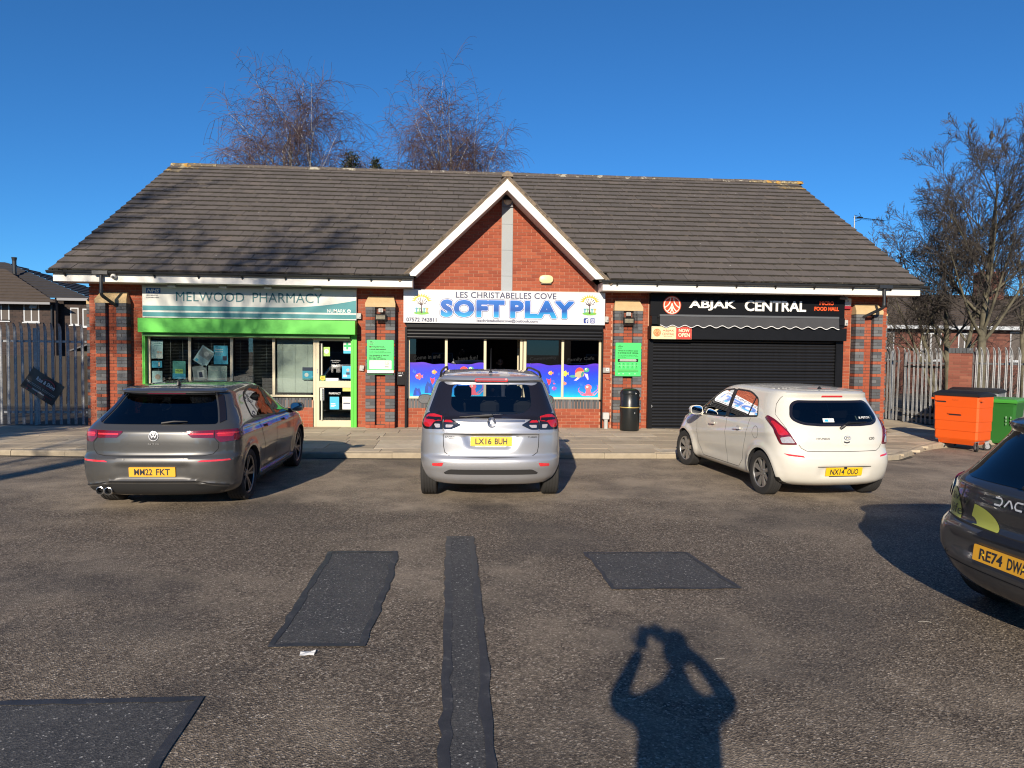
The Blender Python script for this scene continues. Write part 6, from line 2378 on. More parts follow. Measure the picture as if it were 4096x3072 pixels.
def antenna_fin(t, y, z, h=0.055):
 m = MB()
 m.loft([[(s * wx, y + yy, z + zz) for s, wx in ((-1, 1), (1, 1)) for yy in (0,)] for wx, yy, zz in ((0, 0, 0),)] if False else
   [[(0.022 * cos(a), y - 0.045 + 0.055 * sin(a) , z - 0.005) for a in wob(10)], [(0.013 * cos(a), y - 0.055 + 0.035 * sin(a), z + h * 0.5) for a in wob(10)], [(0.004 * cos(a), y - 0.075 + 0.012 * sin(a), z + h) for a in wob(10)]])
 m.build('aerial', M_TRIM, t, smooth=True)
# ------------------------------------------------------------------ grey hatchback (left)
def build_grey():
 t = thing('parked_car', 'dark grey five-door hatchback with twin exhausts, parked before the pharmacy', 'car')
 lv = [(0.17, 0.20, 4.14, 0.76), (0.22, 0.085, 4.20, 0.83), (0.27, 0.055, 4.24, 0.865), (0.34, 0.030, 4.26, 0.880), (0.46, 0.004, 4.28, 0.890), (0.56, 0.0, 4.275, 0.894), (0.63, 0.012, 4.26, 0.896), (0.655, 0.045, 4.25, 0.896), (0.70, 0.056, 4.21, 0.896),
   (0.80, 0.058, 4.10, 0.895), (0.88, 0.066, 3.95, 0.890), (0.945, 0.080, 3.72, 0.883), (0.965, 0.115, 3.60, 0.880), (1.00, 0.150, 3.32, 0.868), (1.04, 0.205, 3.12, 0.852), (1.12, 0.31, 2.93, 0.818), (1.20, 0.405, 2.76, 0.785), (1.30, 0.50, 2.53, 0.738), (1.345, 0.535, 2.41, 0.712),
   (1.362, 0.515, 2.36, 0.700), (1.378, 0.44, 2.31, 0.688), (1.395, 0.43, 2.24, 0.672), (1.415, 0.47, 2.12, 0.635)]
 caps = [(0.17, 0.45, 3.2, 0.7, 2.6), (0.6, 0.48, 3.4, 0.75, 2.5), (0.95, 0.46, 3.1, 0.8, 2.4), (1.1, 0.50, 3.4, 0.7, 2.6), (1.42, 0.45, 3.6, 0.55, 2.8)]
 def zmod(y, z):
  k = max(0.0, min(1.0, (z - 1.0) / 0.42))
  return k * (0.028 - 0.030 * ((y - 2.0) / 1.4) ** 2)
 def disp(x, y, z):
  ax = abs(x)
  if y > 0.3 and y < 4.0 and ax > 0.5:
   for yw in (0.80, 3.42):
    d = sqrt((y - yw) ** 2 + (z - 0.32) ** 2)
    x += (1 if x > 0 else -1) * 0.014 * math.exp(-((d - 0.385) / 0.05) ** 2)
   x += (1 if x > 0 else -1) * 0.010 * math.exp(-((z - 0.86) / 0.03) ** 2)
   x -= (1 if x > 0 else -1) * 0.022 * math.exp(-((z - 0.42) / 0.12) ** 2) * (1 if 1.2 < y < 3.0 else 0)
  if y < 0.5:                                   # plate recess and the crease above the diffuser
   k = 1 / (1 + math.exp((ax - 0.40) / 0.018)) * (1 / (1 + math.exp((z - 0.555) / 0.008))) * (1 / (1 + math.exp((0.395 - z) / 0.010)))
   y += 0.020 * k
   zc_ = 0.335 + (0.03 if ax < 0.50 else 0.0) - 0.05 * max(0, ax - 0.62) * 4
   y -= 0.022 * math.exp(-((z - zc_) / 0.013) ** 2)
  return x, y, z
 lv = [(a, b, c_, d * (1 - 0.07 * max(0, min(1, (a - 0.98) / 0.25)))) for a, b, c_, d in lv]
 c = Car(lv, caps, 0.030, zmod, disp)
 pm_ = paint('grey metallic paint', (0.075, 0.076, 0.076), 0.4, 0.32, 0.35)
 rw = soft([(0.0, 1.005, 0), (0.66, 1.015, 0.05), (0.60, 1.17, 0.2), (0.515, 1.335, 0.04), (0.0, 1.35, 0)], 0.03)
 rwf = soft(sym([(0.665, 1.010, 0.04), (0.515, 1.345, 0.04)]), 0.04)
 s1 = soft([(0.98, 1.03, 0.05), (1.93, 0.985, 0.02), (1.93, 1.365, 0.02), (1.45, 1.365, 0.1), (1.12, 1.30, 0.10)], 0.03)
 s2 = soft([(2.02, 0.98, 0.02), (2.98, 0.955, 0.04), (2.70, 1.12, 0.05), (2.36, 1.30, 0.08), (2.02, 1.365, 0.02)], 0.03)
 fw = [(-0.62, 1.06), (0.62, 1.06), (0.52, 1.33), (-0.52, 1.33)]
 cut = cutters_for(c, ((0.80, 0.325, 0.362), (3.42, 0.325, 0.362)), inset_poly(rwf, 0.035), [inset_poly(s1, 0.02), inset_poly(s2, 0.02)], (fw, 2.05, 3.6), 0.85)
 boolean_body('body', c, cut, [pm_, M_CABIN], t)
 c.panel('rear_window', 'x', rwf, M_PRIV, t, 0.003)
 for sg in (1, -1):
  c.panel('side_window', 'y', s1, M_PRIV, t, 0.003, sg=sg)
  c.panel('side_window', 'y', s2, M_CGLASS, t, 0.003, sg=sg)
  c.line('window_seal', 'y', s1, M_TRIM, t, 0.022, 0.006, sg, True)
  c.line('window_seal', 'y', s2, M_TRIM, t, 0.022, 0.006, sg, True)
  c.line('pillar_strip', 'y', [(1.975, 0.985), (1.975, 1.365)], M_TRIM, t, 0.10, 0.005, sg)
  c.line('quarter_bar', 'y', [(1.30, 1.02), (1.22, 1.335)], M_TRIM, t, 0.020, 0.008, sg)
  tl = soft([(0.355, 0.925, 0.006), (0.42, 0.865, 0.012), (0.66, 0.858, 0.01), (0.665, 0.945, 0.004), (0.36, 0.940, 0.004)], 0.01)
  o = c.panel('tail_lamp', 's', tl, M_LDRED, t, 0.007, 0.012, sg)
  c.line('light_bar', 's', [(0.40, 0.905), (0.655, 0.905)], M_REFL, o, 0.018, 0.010, sg)
  tl2 = soft([(0.672, 0.945, 0.004), (0.672, 0.862, 0.006), (0.73, 0.808, 0.012), (0.99, 0.818, 0.02), (1.08, 0.868, 0.02), (1.03, 0.915, 0.02), (0.95, 0.95, 0.02)], 0.01)
  o = c.panel('tail_lamp', 's', tl2, M_LDRED, t, 0.007, 0.012, sg)
  c.panel('lamp_glow', 's', soft([(0.70, 0.925), (0.70, 0.875), (0.88, 0.868), (0.92, 0.92)], 0.01), M_LRED, o, 0.009, 0, sg)
  c.line('light_bar', 's', [(0.69, 0.905), (0.97, 0.905)], M_REFL, o, 0.012, 0.0115, sg)
  c.panel('reflector', 's', soft([(0.50, 0.588, 0.004), (0.88, 0.592, 0.004), (0.86, 0.612, 0.004), (0.54, 0.608, 0.004)], 0.004), M_REFL, t, 0.004, 0.006, sg)
  c.line('shut_line', 's', [(0.665, 0.965), (0.668, 0.86), (0.72, 0.80), (0.712, 0.73), (0.66, 0.672), (0.55, 0.655), (0.0, 0.652)], M_GAP, t, 0.007, 0.0015, sg)
  c.line('shut_line', 'y', [(1.16, 0.95), (1.30, 0.80), (1.42, 0.62), (1.46, 0.42), (1.44, 0.33)], M_GAP, t, 0.007, 0.0015, sg)
  c.line('shut_line', 'y', [(2.00, 0.96), (2.02, 0.70), (2.00, 0.33)], M_GAP, t, 0.007, 0.0015, sg)
  c.line('shut_line', 'y', [(2.98, 0.94), (2.97, 0.70), (2.93, 0.42), (2.80, 0.33)], M_GAP, t, 0.007, 0.0015, sg)
  c.line('shut_line', 'y', [(1.44, 0.33), (2.80, 0.33)], M_GAP, t, 0.007, 0.0015, sg)
  c.panel('sill', 'y', soft([(1.22, 0.20), (2.98, 0.20), (2.98, 0.285), (1.22, 0.285)], 0.01), pm_, t, 0.035, 0.06, sg)
  for y in (1.42, 2.32):
   c.panel('door_handle', 'y', soft([(y, 0.865), (y + 0.20, 0.855), (y + 0.20, 0.885), (y, 0.895)], 0.012), pm_, t, 0.030, 0.02, sg, 0.02)
 c.panel('spoiler', 'x', soft(sym([(0.565, 1.345, 0.02), (0.535, 1.382, 0.02)]), 0.01), pm_, t, 0.012, 0.05)
 for sg in (1, -1):
  c.panel('spoiler_blade', 's', soft([(0.545, 1.345), (0.625, 1.33), (0.755, 1.05), (0.69, 1.02)], 0.01), M_LAMPK, t, 0.010, 0.02, sg)
 c.panel('brake_light', 'x', soft(sym([(0.225, 1.362, 0.004), (0.225, 1.380, 0.004)]), 0.004), M_LDRED, t, 0.020, 0.008)
 c.panel('diffuser', 's', soft(sym([(0.74, 0.19, 0.02), (0.83, 0.27, 0.02), (0.72, 0.285, 0.02), (0.58, 0.315, 0.03), (0.46, 0.335, 0.02)]), 0.02), pm('black lower bumper', (0.020, 0.020, 0.020), 0.5), t, 0.004)
 c.line('bumper_crease', 's', [(-0.85, 0.30), (-0.62, 0.335), (-0.46, 0.365), (0.46, 0.365), (0.62, 0.335), (0.85, 0.30)], M_GAP, t, 0.010, 0.004)
 number_plate(t, 'MM22 FKT', c, 0.475, M_PLATED, off=0.008)
 o = surf_disc(c, t, 'badge', 0.0, 0.882, 0.055, M_CHROME, 0.012, thick=0.012)
 surf_disc(c, o, 'badge_field', 0.0, 0.882, 0.047, M_INK, 0.0135, thick=0)
 for (pts) in ([(-0.034, 0.912), (-0.018, 0.864), (0.0, 0.893), (0.018, 0.864), (0.034, 0.912)], [(-0.017, 0.924), (0.0, 0.896), (0.017, 0.924)]):
  c.line('badge_letter', 'x', pts, M_CHROME, o, 0.011, 0.016, dens=0.01)
 surf_text(c, t, 'GTD', -0.062, 0.062, 0.783, 0.806, M_CHROME, 0.008, 0.02, space=1.3)
 for x in (-0.62, -0.515):
  m = MB()
  m.lathe([(0.043, 0.10), (0.046, -0.012), (0.040, -0.014), (0.036, 0.10)], 24, 'y', (x, c.at_x(x, 0.245).y - 0.03, 0.245))
  o = m.build('exhaust', M_CHROME, t, smooth=True, sharp=40)
  m = MB()
  m.disc(x, 0.245, 0.037, c.at_x(x, 0.245).y + 0.04, 20)
  m.build('bore', M_INK, o, fix=False)
 for x in (-0.32, 0.35, -0.67, 0.70):
  surf_disc(c, t, 'parking_sensor', x, 0.62, 0.011, pm_, 0.003, thick=0.004, mode='s')
 m = MB()
 a, b = c.at_x(0.05, 1.025), c.at_x(0.33, 1.045)
 m.tube([a + Vector((0, -0.02, 0)), (a + b) / 2 + Vector((0, -0.035, 0.012)), b + Vector((0, -0.02, 0))], [0.016, 0.012, 0.006], 8)
 m.build('wiper', M_TRIM, t, smooth=True)
 antenna_fin(t, 0.86, 1.452, 0.06)
 tyre, rim = wheel_meshes(0.322, 0.225, 0.238, 'golf', M_MACH, M_DALLOY)
 wheels(t, tyre, rim, 0.765, 0.765, 0.80, 3.42, 0.322)
 m = MB()
 for x in (-0.36, 0.36):
  seat(m, x, 1.95, 0.48, 0.36, 0.58)
 for x in (-0.38, 0.0, 0.38):
  seat(m, x, 1.05, 0.40, 0.36, 0.52, True)
 m.build('seats', M_SEAT, t, smooth=True, sharp=40)
 for sg in (1, -1):
  mirror(t, c, 2.82, 0.965, sg, M_TRIM)
 place(t, (-3.535, -7.20), radians(-0.3), 0.80)
 return t
build_grey()
# ------------------------------------------------------------------ silver people carrier (middle)
def build_silver():
 t = thing('parked_car', 'silver people carrier with roof rails seen square from behind', 'car')
 lv = [(0.22, 0.18, 4.38, 0.78), (0.30, 0.085, 4.44, 0.855), (0.38, 0.045, 4.48, 0.89), (0.47, 0.004, 4.51, 0.910), (0.52, 0.0, 4.52, 0.915), (0.57, 0.014, 4.51, 0.920), (0.595, 0.050, 4.50, 0.922), (0.64, 0.056, 4.48, 0.926), (0.76, 0.062, 4.40, 0.930), (0.86, 0.072, 4.28, 0.928),
   (0.95, 0.082, 4.10, 0.922), (1.02, 0.092, 3.90, 0.912), (1.045, 0.105, 3.80, 0.906), (1.06, 0.135, 3.72, 0.902), (1.14, 0.175, 3.42, 0.878), (1.25, 0.235, 3.12, 0.840), (1.38, 0.305, 2.84, 0.790), (1.48, 0.355, 2.60, 0.745), (1.51, 0.36, 2.52, 0.728),
   (1.525, 0.31, 2.46, 0.718), (1.545, 0.285, 2.38, 0.704), (1.565, 0.30, 2.28, 0.684), (1.585, 0.35, 2.10, 0.650)]
 caps = [(0.22, 0.50, 3.0, 0.8, 2.5), (0.6, 0.52, 3.2, 0.85, 2.4), (1.0, 0.50, 3.0, 0.9, 2.4), (1.2, 0.50, 3.3, 0.8, 2.6), (1.6, 0.45, 3.6, 0.6, 2.8)]
 def zmod(y, z):
  k = max(0.0, min(1.0, (z - 1.1) / 0.48))
  return k * (0.045 - 0.050 * ((y - 2.0) / 1.7) ** 2)
 def disp(x, y, z):
  ax = abs(x)
  if y > 0.3 and y < 4.2 and ax > 0.5:
   for yw in (0.72, 3.48):
    d = sqrt((y - yw) ** 2 + (z - 0.33) ** 2)
    x += (1 if x > 0 else -1) * 0.012 * math.exp(-((d - 0.39) / 0.05) ** 2)
  if y < 0.6:
   half_w = 0.275 + 0.42 * max(0.0, z - 0.70)
   k = 1 / (1 + math.exp((ax - half_w) / 0.020)) * (1 / (1 + math.exp((z - 0.862) / 0.006))) * (1 / (1 + math.exp((0.695 - z) / 0.014)))
   y += 0.040 * k
   y -= 0.012 * math.exp(-((z - 0.885) / 0.02) ** 2) * (1 if ax < 0.6 else 0.4)
  return x, y, z
 lv = [(a, b, c_, d * 0.972) for a, b, c_, d in lv]
 c = Car(lv, caps, 0.030, zmod, disp)
 pm_ = paint('silver metallic paint', (0.47, 0.48, 0.505), 0.6, 0.30, 0.12)
 rwf = soft(sym([(0.50, 1.050, 0.0), (0.60, 1.075, 0.03), (0.80, 1.125, 0.04), (0.665, 1.510, 0.05)]), 0.03)
 hole = soft(sym([(0.40, 1.115, 0.08), (0.52, 1.20, 0.06), (0.50, 1.485, 0.07)]), 0.05)
 s0 = soft([(0.62, 1.14, 0.04), (1.18, 1.10, 0.02), (1.18, 1.50, 0.02), (0.80, 1.47, 0.05)], 0.03)
 s1 = soft([(1.25, 1.10, 0.02), (2.12, 1.06, 0.02), (2.12, 1.53, 0.02), (1.25, 1.505, 0.02)], 0.02)
 s2 = soft([(2.20, 1.055, 0.02), (3.14, 1.03, 0.04), (2.88, 1.25, 0.05), (2.56, 1.46, 0.08), (2.20, 1.53, 0.02)], 0.03)
 fw = [(-0.66, 1.14), (0.66, 1.14), (0.54, 1.50), (-0.54, 1.50)]
 cut = cutters_for(c, ((0.72, 0.335, 0.372), (3.48, 0.335, 0.372)), hole, [inset_poly(q, 0.02) for q in (s0, s1, s2)], (fw, 2.2, 3.8), 0.8)
 boolean_body('body', c, cut, [pm_, M_CABIN], t)
 ring = c.panel('rear_window', 'x', hole, glass_mat('lightly tinted rear glass', (0.50, 0.54, 0.54), 0.03), t, 0.0035)
 tag(ring, 'tinted rear window with black surround')
 def surround():
  outer = rwf
  B = [Vector(p[:2]) for p in outer]
  I = [Vector(p[:2]) for p in inset_poly(hole, 0.006)]
  pts = B + I
  nb, ni = len(B), len(I)
  ed = [(i, (i + 1) % nb) for i in range(nb)] + [(nb + i, nb + (i + 1) % ni) for i in range(ni)]
  inn = []
  x = -0.80
  while x < 0.80:
   z = 1.06
   while z < 1.5:
    inn.append(Vector((x, z)))
    z += 0.04
   x += 0.04
  V, E, F, *_ = delaunay_2d_cdt(pts + inn, ed, [], 1, 1e-6)
  def inside(p, poly):
   r_ = False
   j = len(poly) - 1
   for i in range(len(poly)):
    if (poly[i].y > p.y) != (poly[j].y > p.y) and p.x < (poly[j].x - poly[i].x) * (p.y - poly[i].y) / (poly[j].y - poly[i].y) + poly[i].x:
     r_ = not r_
    j = i
   return r_
  mb = MB()
  fs = []
  for f in F:
   ce = sum((V[i] for i in f), Vector((0, 0))) / len(f)
   if not inside(ce, I):
    fs.append(f)
  mb.add([c.P('x', v.x, v.y) + c.N('x', v.x, v.y) * 0.004 for v in V], fs)
  mb.build('window_surround', M_LAMPK, t, smooth=True, sharp=50, fix=False)
 surround()
 for sg in (1, -1):
  for q, mm in ((s0, M_PRIV), (s1, M_PRIV), (s2, M_CGLASS)):
   c.panel('side_window', 'y', q, mm, t, 0.003, sg=sg)
   c.line('window_seal', 'y', q, M_TRIM, t, 0.024, 0.006, sg, True)
  o = c.panel('tail_lamp', 's', soft([(0.615, 1.085, 0.01), (0.615, 0.925, 0.01), (0.90, 0.915, 0.03), (1.00, 0.96, 0.03), (0.96, 1.06, 0.05), (0.86, 1.118, 0.04), (0.74, 1.13, 0.02)], 0.02), M_LAMPK, t, 0.008, 0.012, sg)
  c.panel('lamp_red', 's', soft([(0.625, 1.085, 0.01), (0.628, 1.03, 0.01), (0.73, 1.02, 0.03), (0.79, 0.945, 0.03), (0.88, 0.945, 0.03), (0.95, 0.98, 0.03), (0.92, 1.05, 0.05), (0.84, 1.100, 0.04), (0.74, 1.11, 0.02)], 0.02), M_LRED, o, 0.0095, 0, sg)
  c.panel('lamp_clear', 's', soft([(0.65, 0.99, 0.01), (0.65, 0.945, 0.01), (0.71, 0.94, 0.02), (0.735, 0.99, 0.02)], 0.01), M_CLEAR, o, 0.0100, 0, sg)
  o = c.panel('tail_lamp', 's', soft([(0.603, 1.075, 0.004), (0.603, 0.925, 0.02), (0.50, 0.925, 0.03), (0.375, 0.985, 0.02), (0.47, 1.035, 0.03), (0.56, 1.075, 0.02)], 0.02), M_LAMPK, t, 0.008, 0.012, sg)
  c.panel('lamp_red', 's', soft([(0.597, 1.068, 0.004), (0.597, 1.015, 0.006), (0.47, 1.012, 0.03), (0.555, 1.066, 0.02)], 0.01), M_LRED, o, 0.0095, 0, sg)
  c.panel('lamp_clear', 's', soft([(0.575, 0.985, 0.01), (0.575, 0.948, 0.01), (0.50, 0.95, 0.02), (0.47, 0.985, 0.02)], 0.01), M_CLEAR, o, 0.0100, 0, sg)
  c.panel('reflector', 's', soft([(0.60, 0.515, 0.008), (0.62, 0.468, 0.015), (0.76, 0.468, 0.02), (0.755, 0.500, 0.01)], 0.008), M_REFL, t, 0.004, 0.008, sg)
  c.line('shut_line', 's', [(0.610, 1.08), (0.610, 0.92), (0.602, 0.72), (0.585, 0.64), (0.52, 0.597), (0.40, 0.588), (0.0, 0.578)], M_GAP, t, 0.008, 0.0015, sg)
  c.line('shut_line', 'y', [(1.22, 1.10), (1.22, 0.80), (1.30, 0.55), (1.28, 0.36)], M_GAP, t, 0.007, 0.0015, sg)
  c.line('shut_line', 'y', [(2.16, 1.06), (2.16, 0.36)], M_GAP, t, 0.007, 0.0015, sg)
  for x in (0.36, 0.60):
   surf_disc(c, t, 'parking_sensor', x * sg, 0.520, 0.010, pm_, 0.003, thick=0.004, mode='s')
  m = MB()
  pts = []
  for k in range(22):
   u = k / 21
   y = 0.52 + 2.1 * u
   rise = 0.045 * min(1, sin(pi * u) * 4)
   p = c.D((sg * (0.655 - 0.02 * u), y, 1.575 + rise))
   pts.append(p)
  m.tube(pts, 0.016, 8)
  m.build('roof_rail', M_TRIM, t, smooth=True)
  mirror(t, c, 3.02, 1.055, sg, M_TRIM, 0.24, 0.23, 0.16)
 c.panel('brake_light', 'x', soft(sym([(0.215, 1.532, 0.006), (0.205, 1.562, 0.012)]), 0.008), M_REFL, t, 0.006, 0.008)
 c.line('chrome_strip', 'x', [(-0.42, 1.033), (0.0, 1.028), (0.42, 1.033)], M_CHROME, t, 0.020, 0.012)
 c.line('tailgate_crease', 'x', [(-0.598, 0.868), (0.598, 0.868)], M_GAP, t, 0.006, 0.002)
 c.panel('lower_valance', 's', soft(sym([(0.58, 0.365, 0.02), (0.60, 0.385, 0.02), (0.52, 0.432, 0.03)]), 0.02), pm('dark grey valance', (0.035, 0.035, 0.036), 0.55), t, 0.005, 0.01)
 Mx = number_plate(t, 'LX16 BUH', c, 0.778, M_PLATE, off=0.010)
 m = MB()
 m.prism([(-0.19, -0.072), (0.18, -0.072), (0.20, -0.055), (-0.205, -0.055)], -0.005, 0.002, 'xz', Mx)
 o = m.build('plate_surround', M_PAPER, t)
 m = MB()
 put_text(m, 'MOTORRANGE.CO.UK', -0.17, 0.02, -0.068, -0.058, -0.006, M=Mx)
 m.build('lettering', M_RED, o, fix=False)
 m = MB()
 put_text(m, '0151 022 2000', 0.04, 0.16, -0.068, -0.058, -0.006, M=Mx)
 m.build('lettering', M_INK, o, fix=False)
 surf_text(c, t, 'ZAFIRA', -0.585, -0.455, 0.822, 0.842, M_INK, 0.004, 0.01)
 c.line('badge_underline', 'x', [(-0.53, 0.812), (-0.452, 0.812)], M_INK, t, 0.006, 0.004)
 surf_text(c, t, 'TURBO', 0.46, 0.578, 0.822, 0.842, M_INK, 0.004, 0.01)
 o = surf_disc(c, t, 'badge', 0.0, 1.010, 0.053, M_CHROME, 0.022, thick=0.02)
 surf_disc(c, o, 'badge_field', 0.0, 1.010, 0.043, pm('dull chrome', (0.30, 0.30, 0.31), 0.25, 0.9), 0.0235, thick=0)
 c.panel('badge_emblem', 'x', [(-0.030, 1.026), (-0.004, 1.040), (0.022, 1.036), (0.010, 1.022), (0.034, 1.010), (0.012, 1.004), (0.020, 0.982), (0.002, 0.974), (-0.004, 0.996), (-0.024, 0.992), (-0.012, 1.008)], M_CHROME, o, 0.026, 0.003, step=0.05)
 m = MB()
 a, b = c.at_x(-0.03, 1.085), c.at_x(-0.40, 1.090)
 m.tube([c.at_x(0.02, 1.10) + Vector((0, -0.03, 0)), a + Vector((0, -0.035, 0.012)), (a + b) / 2 + Vector((0, -0.03, 0.004)), b + Vector((0, -0.02, -0.01))], [0.018, 0.018, 0.012, 0.005], 8)
 m.build('wiper', M_TRIM, t, smooth=True)
 p = c.D((0, 0.62, 1.615))
 m = MB()
 m.tube([p, p + Vector((0, 0, 0.02))], [0.028, 0.018], 12)
 m.tube([p + Vector((0, 0, 0.01)), p + Vector((0, -0.08, 0.32))], [0.009, 0.005], 6)
 m.build('aerial', M_TRIM, t, smooth=True)
 tyre, rim = wheel_meshes(0.332, 0.215, 0.222, 'five', M_ALLOY, M_DALLOY)
 wheels(t, tyre, rim, 0.800, 0.800, 0.72, 3.48, 0.332)
 m = MB()
 seat(m, -0.38, 2.05, 0.50, 0.46, 0.62)
 seat(m, 0.38, 2.05, 0.50, 0.46, 0.62)
 m.build('seats', M_SEAT, t, smooth=True, sharp=40)
 m = MB()
 for x in (-0.46, 0.0, 0.46):
  seat(m, x, 1.10, 0.44, 0.42, 0.50)
 m.bbox(-0.72, 0.72, 0.45, 0.50, 0.60, 1.12, 0.02)
 m.build('rear_seats', M_SEAT, t, smooth=True, sharp=40)
 m = MB()
 m.bbox(-0.13, 0.13, 2.56, 2.60, 1.40, 1.47, 0.01)
 m.build('interior_mirror', M_TRIM, t)
 place(t, (0.40, -6.90), radians(-0.8), 0.72)
build_silver()
# ------------------------------------------------------------------ white hatchback (right)
def build_white():
 t = thing('parked_car', 'white five-door hatchback parked in front of the closed shutter', 'car')
 lv = [(0.20, 0.16, 3.78, 0.74), (0.25, 0.080, 3.84, 0.80), (0.31, 0.045, 3.88, 0.825), (0.40, 0.016, 3.91, 0.840), (0.50, 0.0, 3.92, 0.846), (0.58, 0.008, 3.91, 0.848), (0.63, 0.035, 3.89, 0.850), (0.68, 0.052, 3.86, 0.852), (0.78, 0.060, 3.76, 0.852), (0.88, 0.080, 3.60, 0.848),
   (0.95, 0.105, 3.40, 0.842), (1.00, 0.130, 3.24, 0.832), (1.06, 0.165, 3.06, 0.815), (1.15, 0.225, 2.86, 0.785), (1.26, 0.300, 2.62, 0.742), (1.34, 0.345, 2.42, 0.706), (1.38, 0.335, 2.30, 0.685), (1.405, 0.320, 2.20, 0.665), (1.43, 0.36, 2.02, 0.630)]
 caps = [(0.2, 0.50, 2.9, 0.7, 2.5), (0.6, 0.52, 3.0, 0.75, 2.4), (1.0, 0.52, 2.8, 0.8, 2.4), (1.2, 0.52, 3.0, 0.7, 2.6), (1.44, 0.46, 3.3, 0.55, 2.8)]
 def zmod(y, z):
  k = max(0.0, min(1.0, (z - 1.0) / 0.43))
  return k * (0.030 - 0.035 * ((y - 1.8) / 1.3) ** 2)
 def disp(x, y, z):
  ax = abs(x)
  sg = 1 if x > 0 else -1
  if y > 0.25 and y < 3.8 and ax > 0.45:
   for yw in (0.66, 3.185):
    d = sqrt((y - yw) ** 2 + (z - 0.30) ** 2)
    x += sg * 0.020 * math.exp(-((d - 0.365) / 0.055) ** 2)
   zl = 0.80 - 0.10 * (y - 1.2)
   x += sg * 0.010 * math.exp(-((z - zl) / 0.035) ** 2)
   if 1.05 < y < 2.8:
    x -= sg * 0.020 * math.exp(-((z - 0.40) / 0.11) ** 2)
  if y < 0.5:
   k = 1 / (1 + math.exp((ax - 0.34) / 0.02)) * (1 / (1 + math.exp((z - 0.462) / 0.006))) * (1 / (1 + math.exp((0.335 - z) / 0.012)))
   y += 0.026 * k
  return x, y, z
 lv = [(a, b, c_, d * 0.985) for a, b, c_, d in lv]
 c = Car(lv, caps, 0.030, zmod, disp)
 pm_ = paint('cream white paint', (0.64, 0.615, 0.54), 0.0, 0.28, 0.10)
 rwf = soft(sym([(0.30, 0.985, 0.0), (0.52, 1.00, 0.06), (0.635, 1.065, 0.10), (0.575, 1.26, 0.12), (0.50, 1.315, 0.08)]), 0.06)
 s1 = soft([(0.80, 1.06, 0.03), (1.62, 0.985, 0.02), (1.62, 1.365, 0.02), (1.20, 1.36, 0.10), (0.93, 1.28, 0.06)], 0.03)
 s2 = soft([(1.70, 0.98, 0.02), (2.72, 0.945, 0.03), (2.42, 1.14, 0.05), (2.05, 1.33, 0.08), (1.70, 1.365, 0.02)], 0.03)
 fw = [(-0.58, 1.05), (0.58, 1.05), (0.48, 1.33), (-0.48, 1.33)]
 cut = cutters_for(c, ((0.66, 0.302, 0.342), (3.185, 0.302, 0.342)), inset_poly(rwf, 0.03), [inset_poly(q, 0.02) for q in (s1, s2)], (fw, 1.95, 3.4), 0.7)
 boolean_body('body', c, cut, [pm_, M_CABIN], t)
 c.panel('rear_window', 'x', rwf, glass_mat('grey rear glass', (0.22, 0.24, 0.25), 0.035), t, 0.003)
 c.line('window_surround', 'x', inset_poly(rwf, 0.012), M_LAMPK, t, 0.030, 0.0045, closed=True)
 for sg in (1, -1):
  for q in (s1, s2):
   c.panel('side_window', 'y', q, M_CGLASS, t, 0.003, sg=sg)
   c.line('window_seal', 'y', q, M_TRIM, t, 0.022, 0.006, sg, True)
  c.line('pillar_strip', 'y', [(1.66, 0.98), (1.66, 1.365)], M_TRIM, t, 0.09, 0.005, sg)
  c.line('quarter_bar', 'y', [(1.06, 1.05), (1.00, 1.31)], M_TRIM, t, 0.018, 0.008, sg)
  tl = soft([(0.615, 0.745, 0.02), (0.82, 0.735, 0.02), (0.86, 0.79, 0.04), (0.90, 0.93, 0.05), (1.03, 1.065, 0.03), (0.96, 1.098, 0.03), (0.85, 1.06, 0.05), (0.72, 0.93, 0.05)], 0.03)
  o = c.panel('tail_lamp', 's', tl, M_LDRED, t, 0.010, 0.014, sg, dome=0.012)
  c.panel('lamp_red', 's', soft([(0.70, 0.865), (0.815, 0.85), (0.86, 0.93), (0.92, 1.02), (0.87, 1.03), (0.77, 0.95)], 0.03), M_LRED, o, 0.0235, 0, sg, 0.02)
  c.panel('lamp_clear', 's', soft([(0.64, 0.765), (0.80, 0.755), (0.82, 0.82), (0.70, 0.845)], 0.02), M_CLEAR, o, 0.0235, 0, sg, 0.02)
  c.panel('reflector', 's', soft([(0.545, 0.585, 0.004), (0.56, 0.605, 0.006), (0.80, 0.625, 0.02), (0.74, 0.598, 0.01)], 0.006), M_REFL, t, 0.005, 0.008, sg)
  c.line('shut_line', 's', [(0.60, 0.745), (0.565, 0.70), (0.50, 0.665), (0.0, 0.660)], M_GAP, t, 0.007, 0.0015, sg)
  c.line('shut_line', 's', [(0.72, 0.93), (0.80, 1.07), (0.83, 1.12), (0.77, 1.25), (0.66, 1.36)], M_GAP, t, 0.006, 0.0015, sg)
  c.line('shut_line', 'y', [(0.98, 1.02), (1.05, 0.80), (1.14, 0.56), (1.20, 0.40), (1.32, 0.28)], M_GAP, t, 0.006, 0.0015, sg)
  c.line('shut_line', 'y', [(1.66, 0.98), (1.69, 0.72), (1.66, 0.28)], M_GAP, t, 0.006, 0.0015, sg)
  c.line('shut_line', 'y', [(2.70, 0.94), (2.69, 0.70), (2.66, 0.45), (2.50, 0.28)], M_GAP, t, 0.006, 0.0015, sg)
  c.line('shut_line', 'y', [(1.32, 0.28), (2.50, 0.28)], M_GAP, t, 0.006, 0.0015, sg)
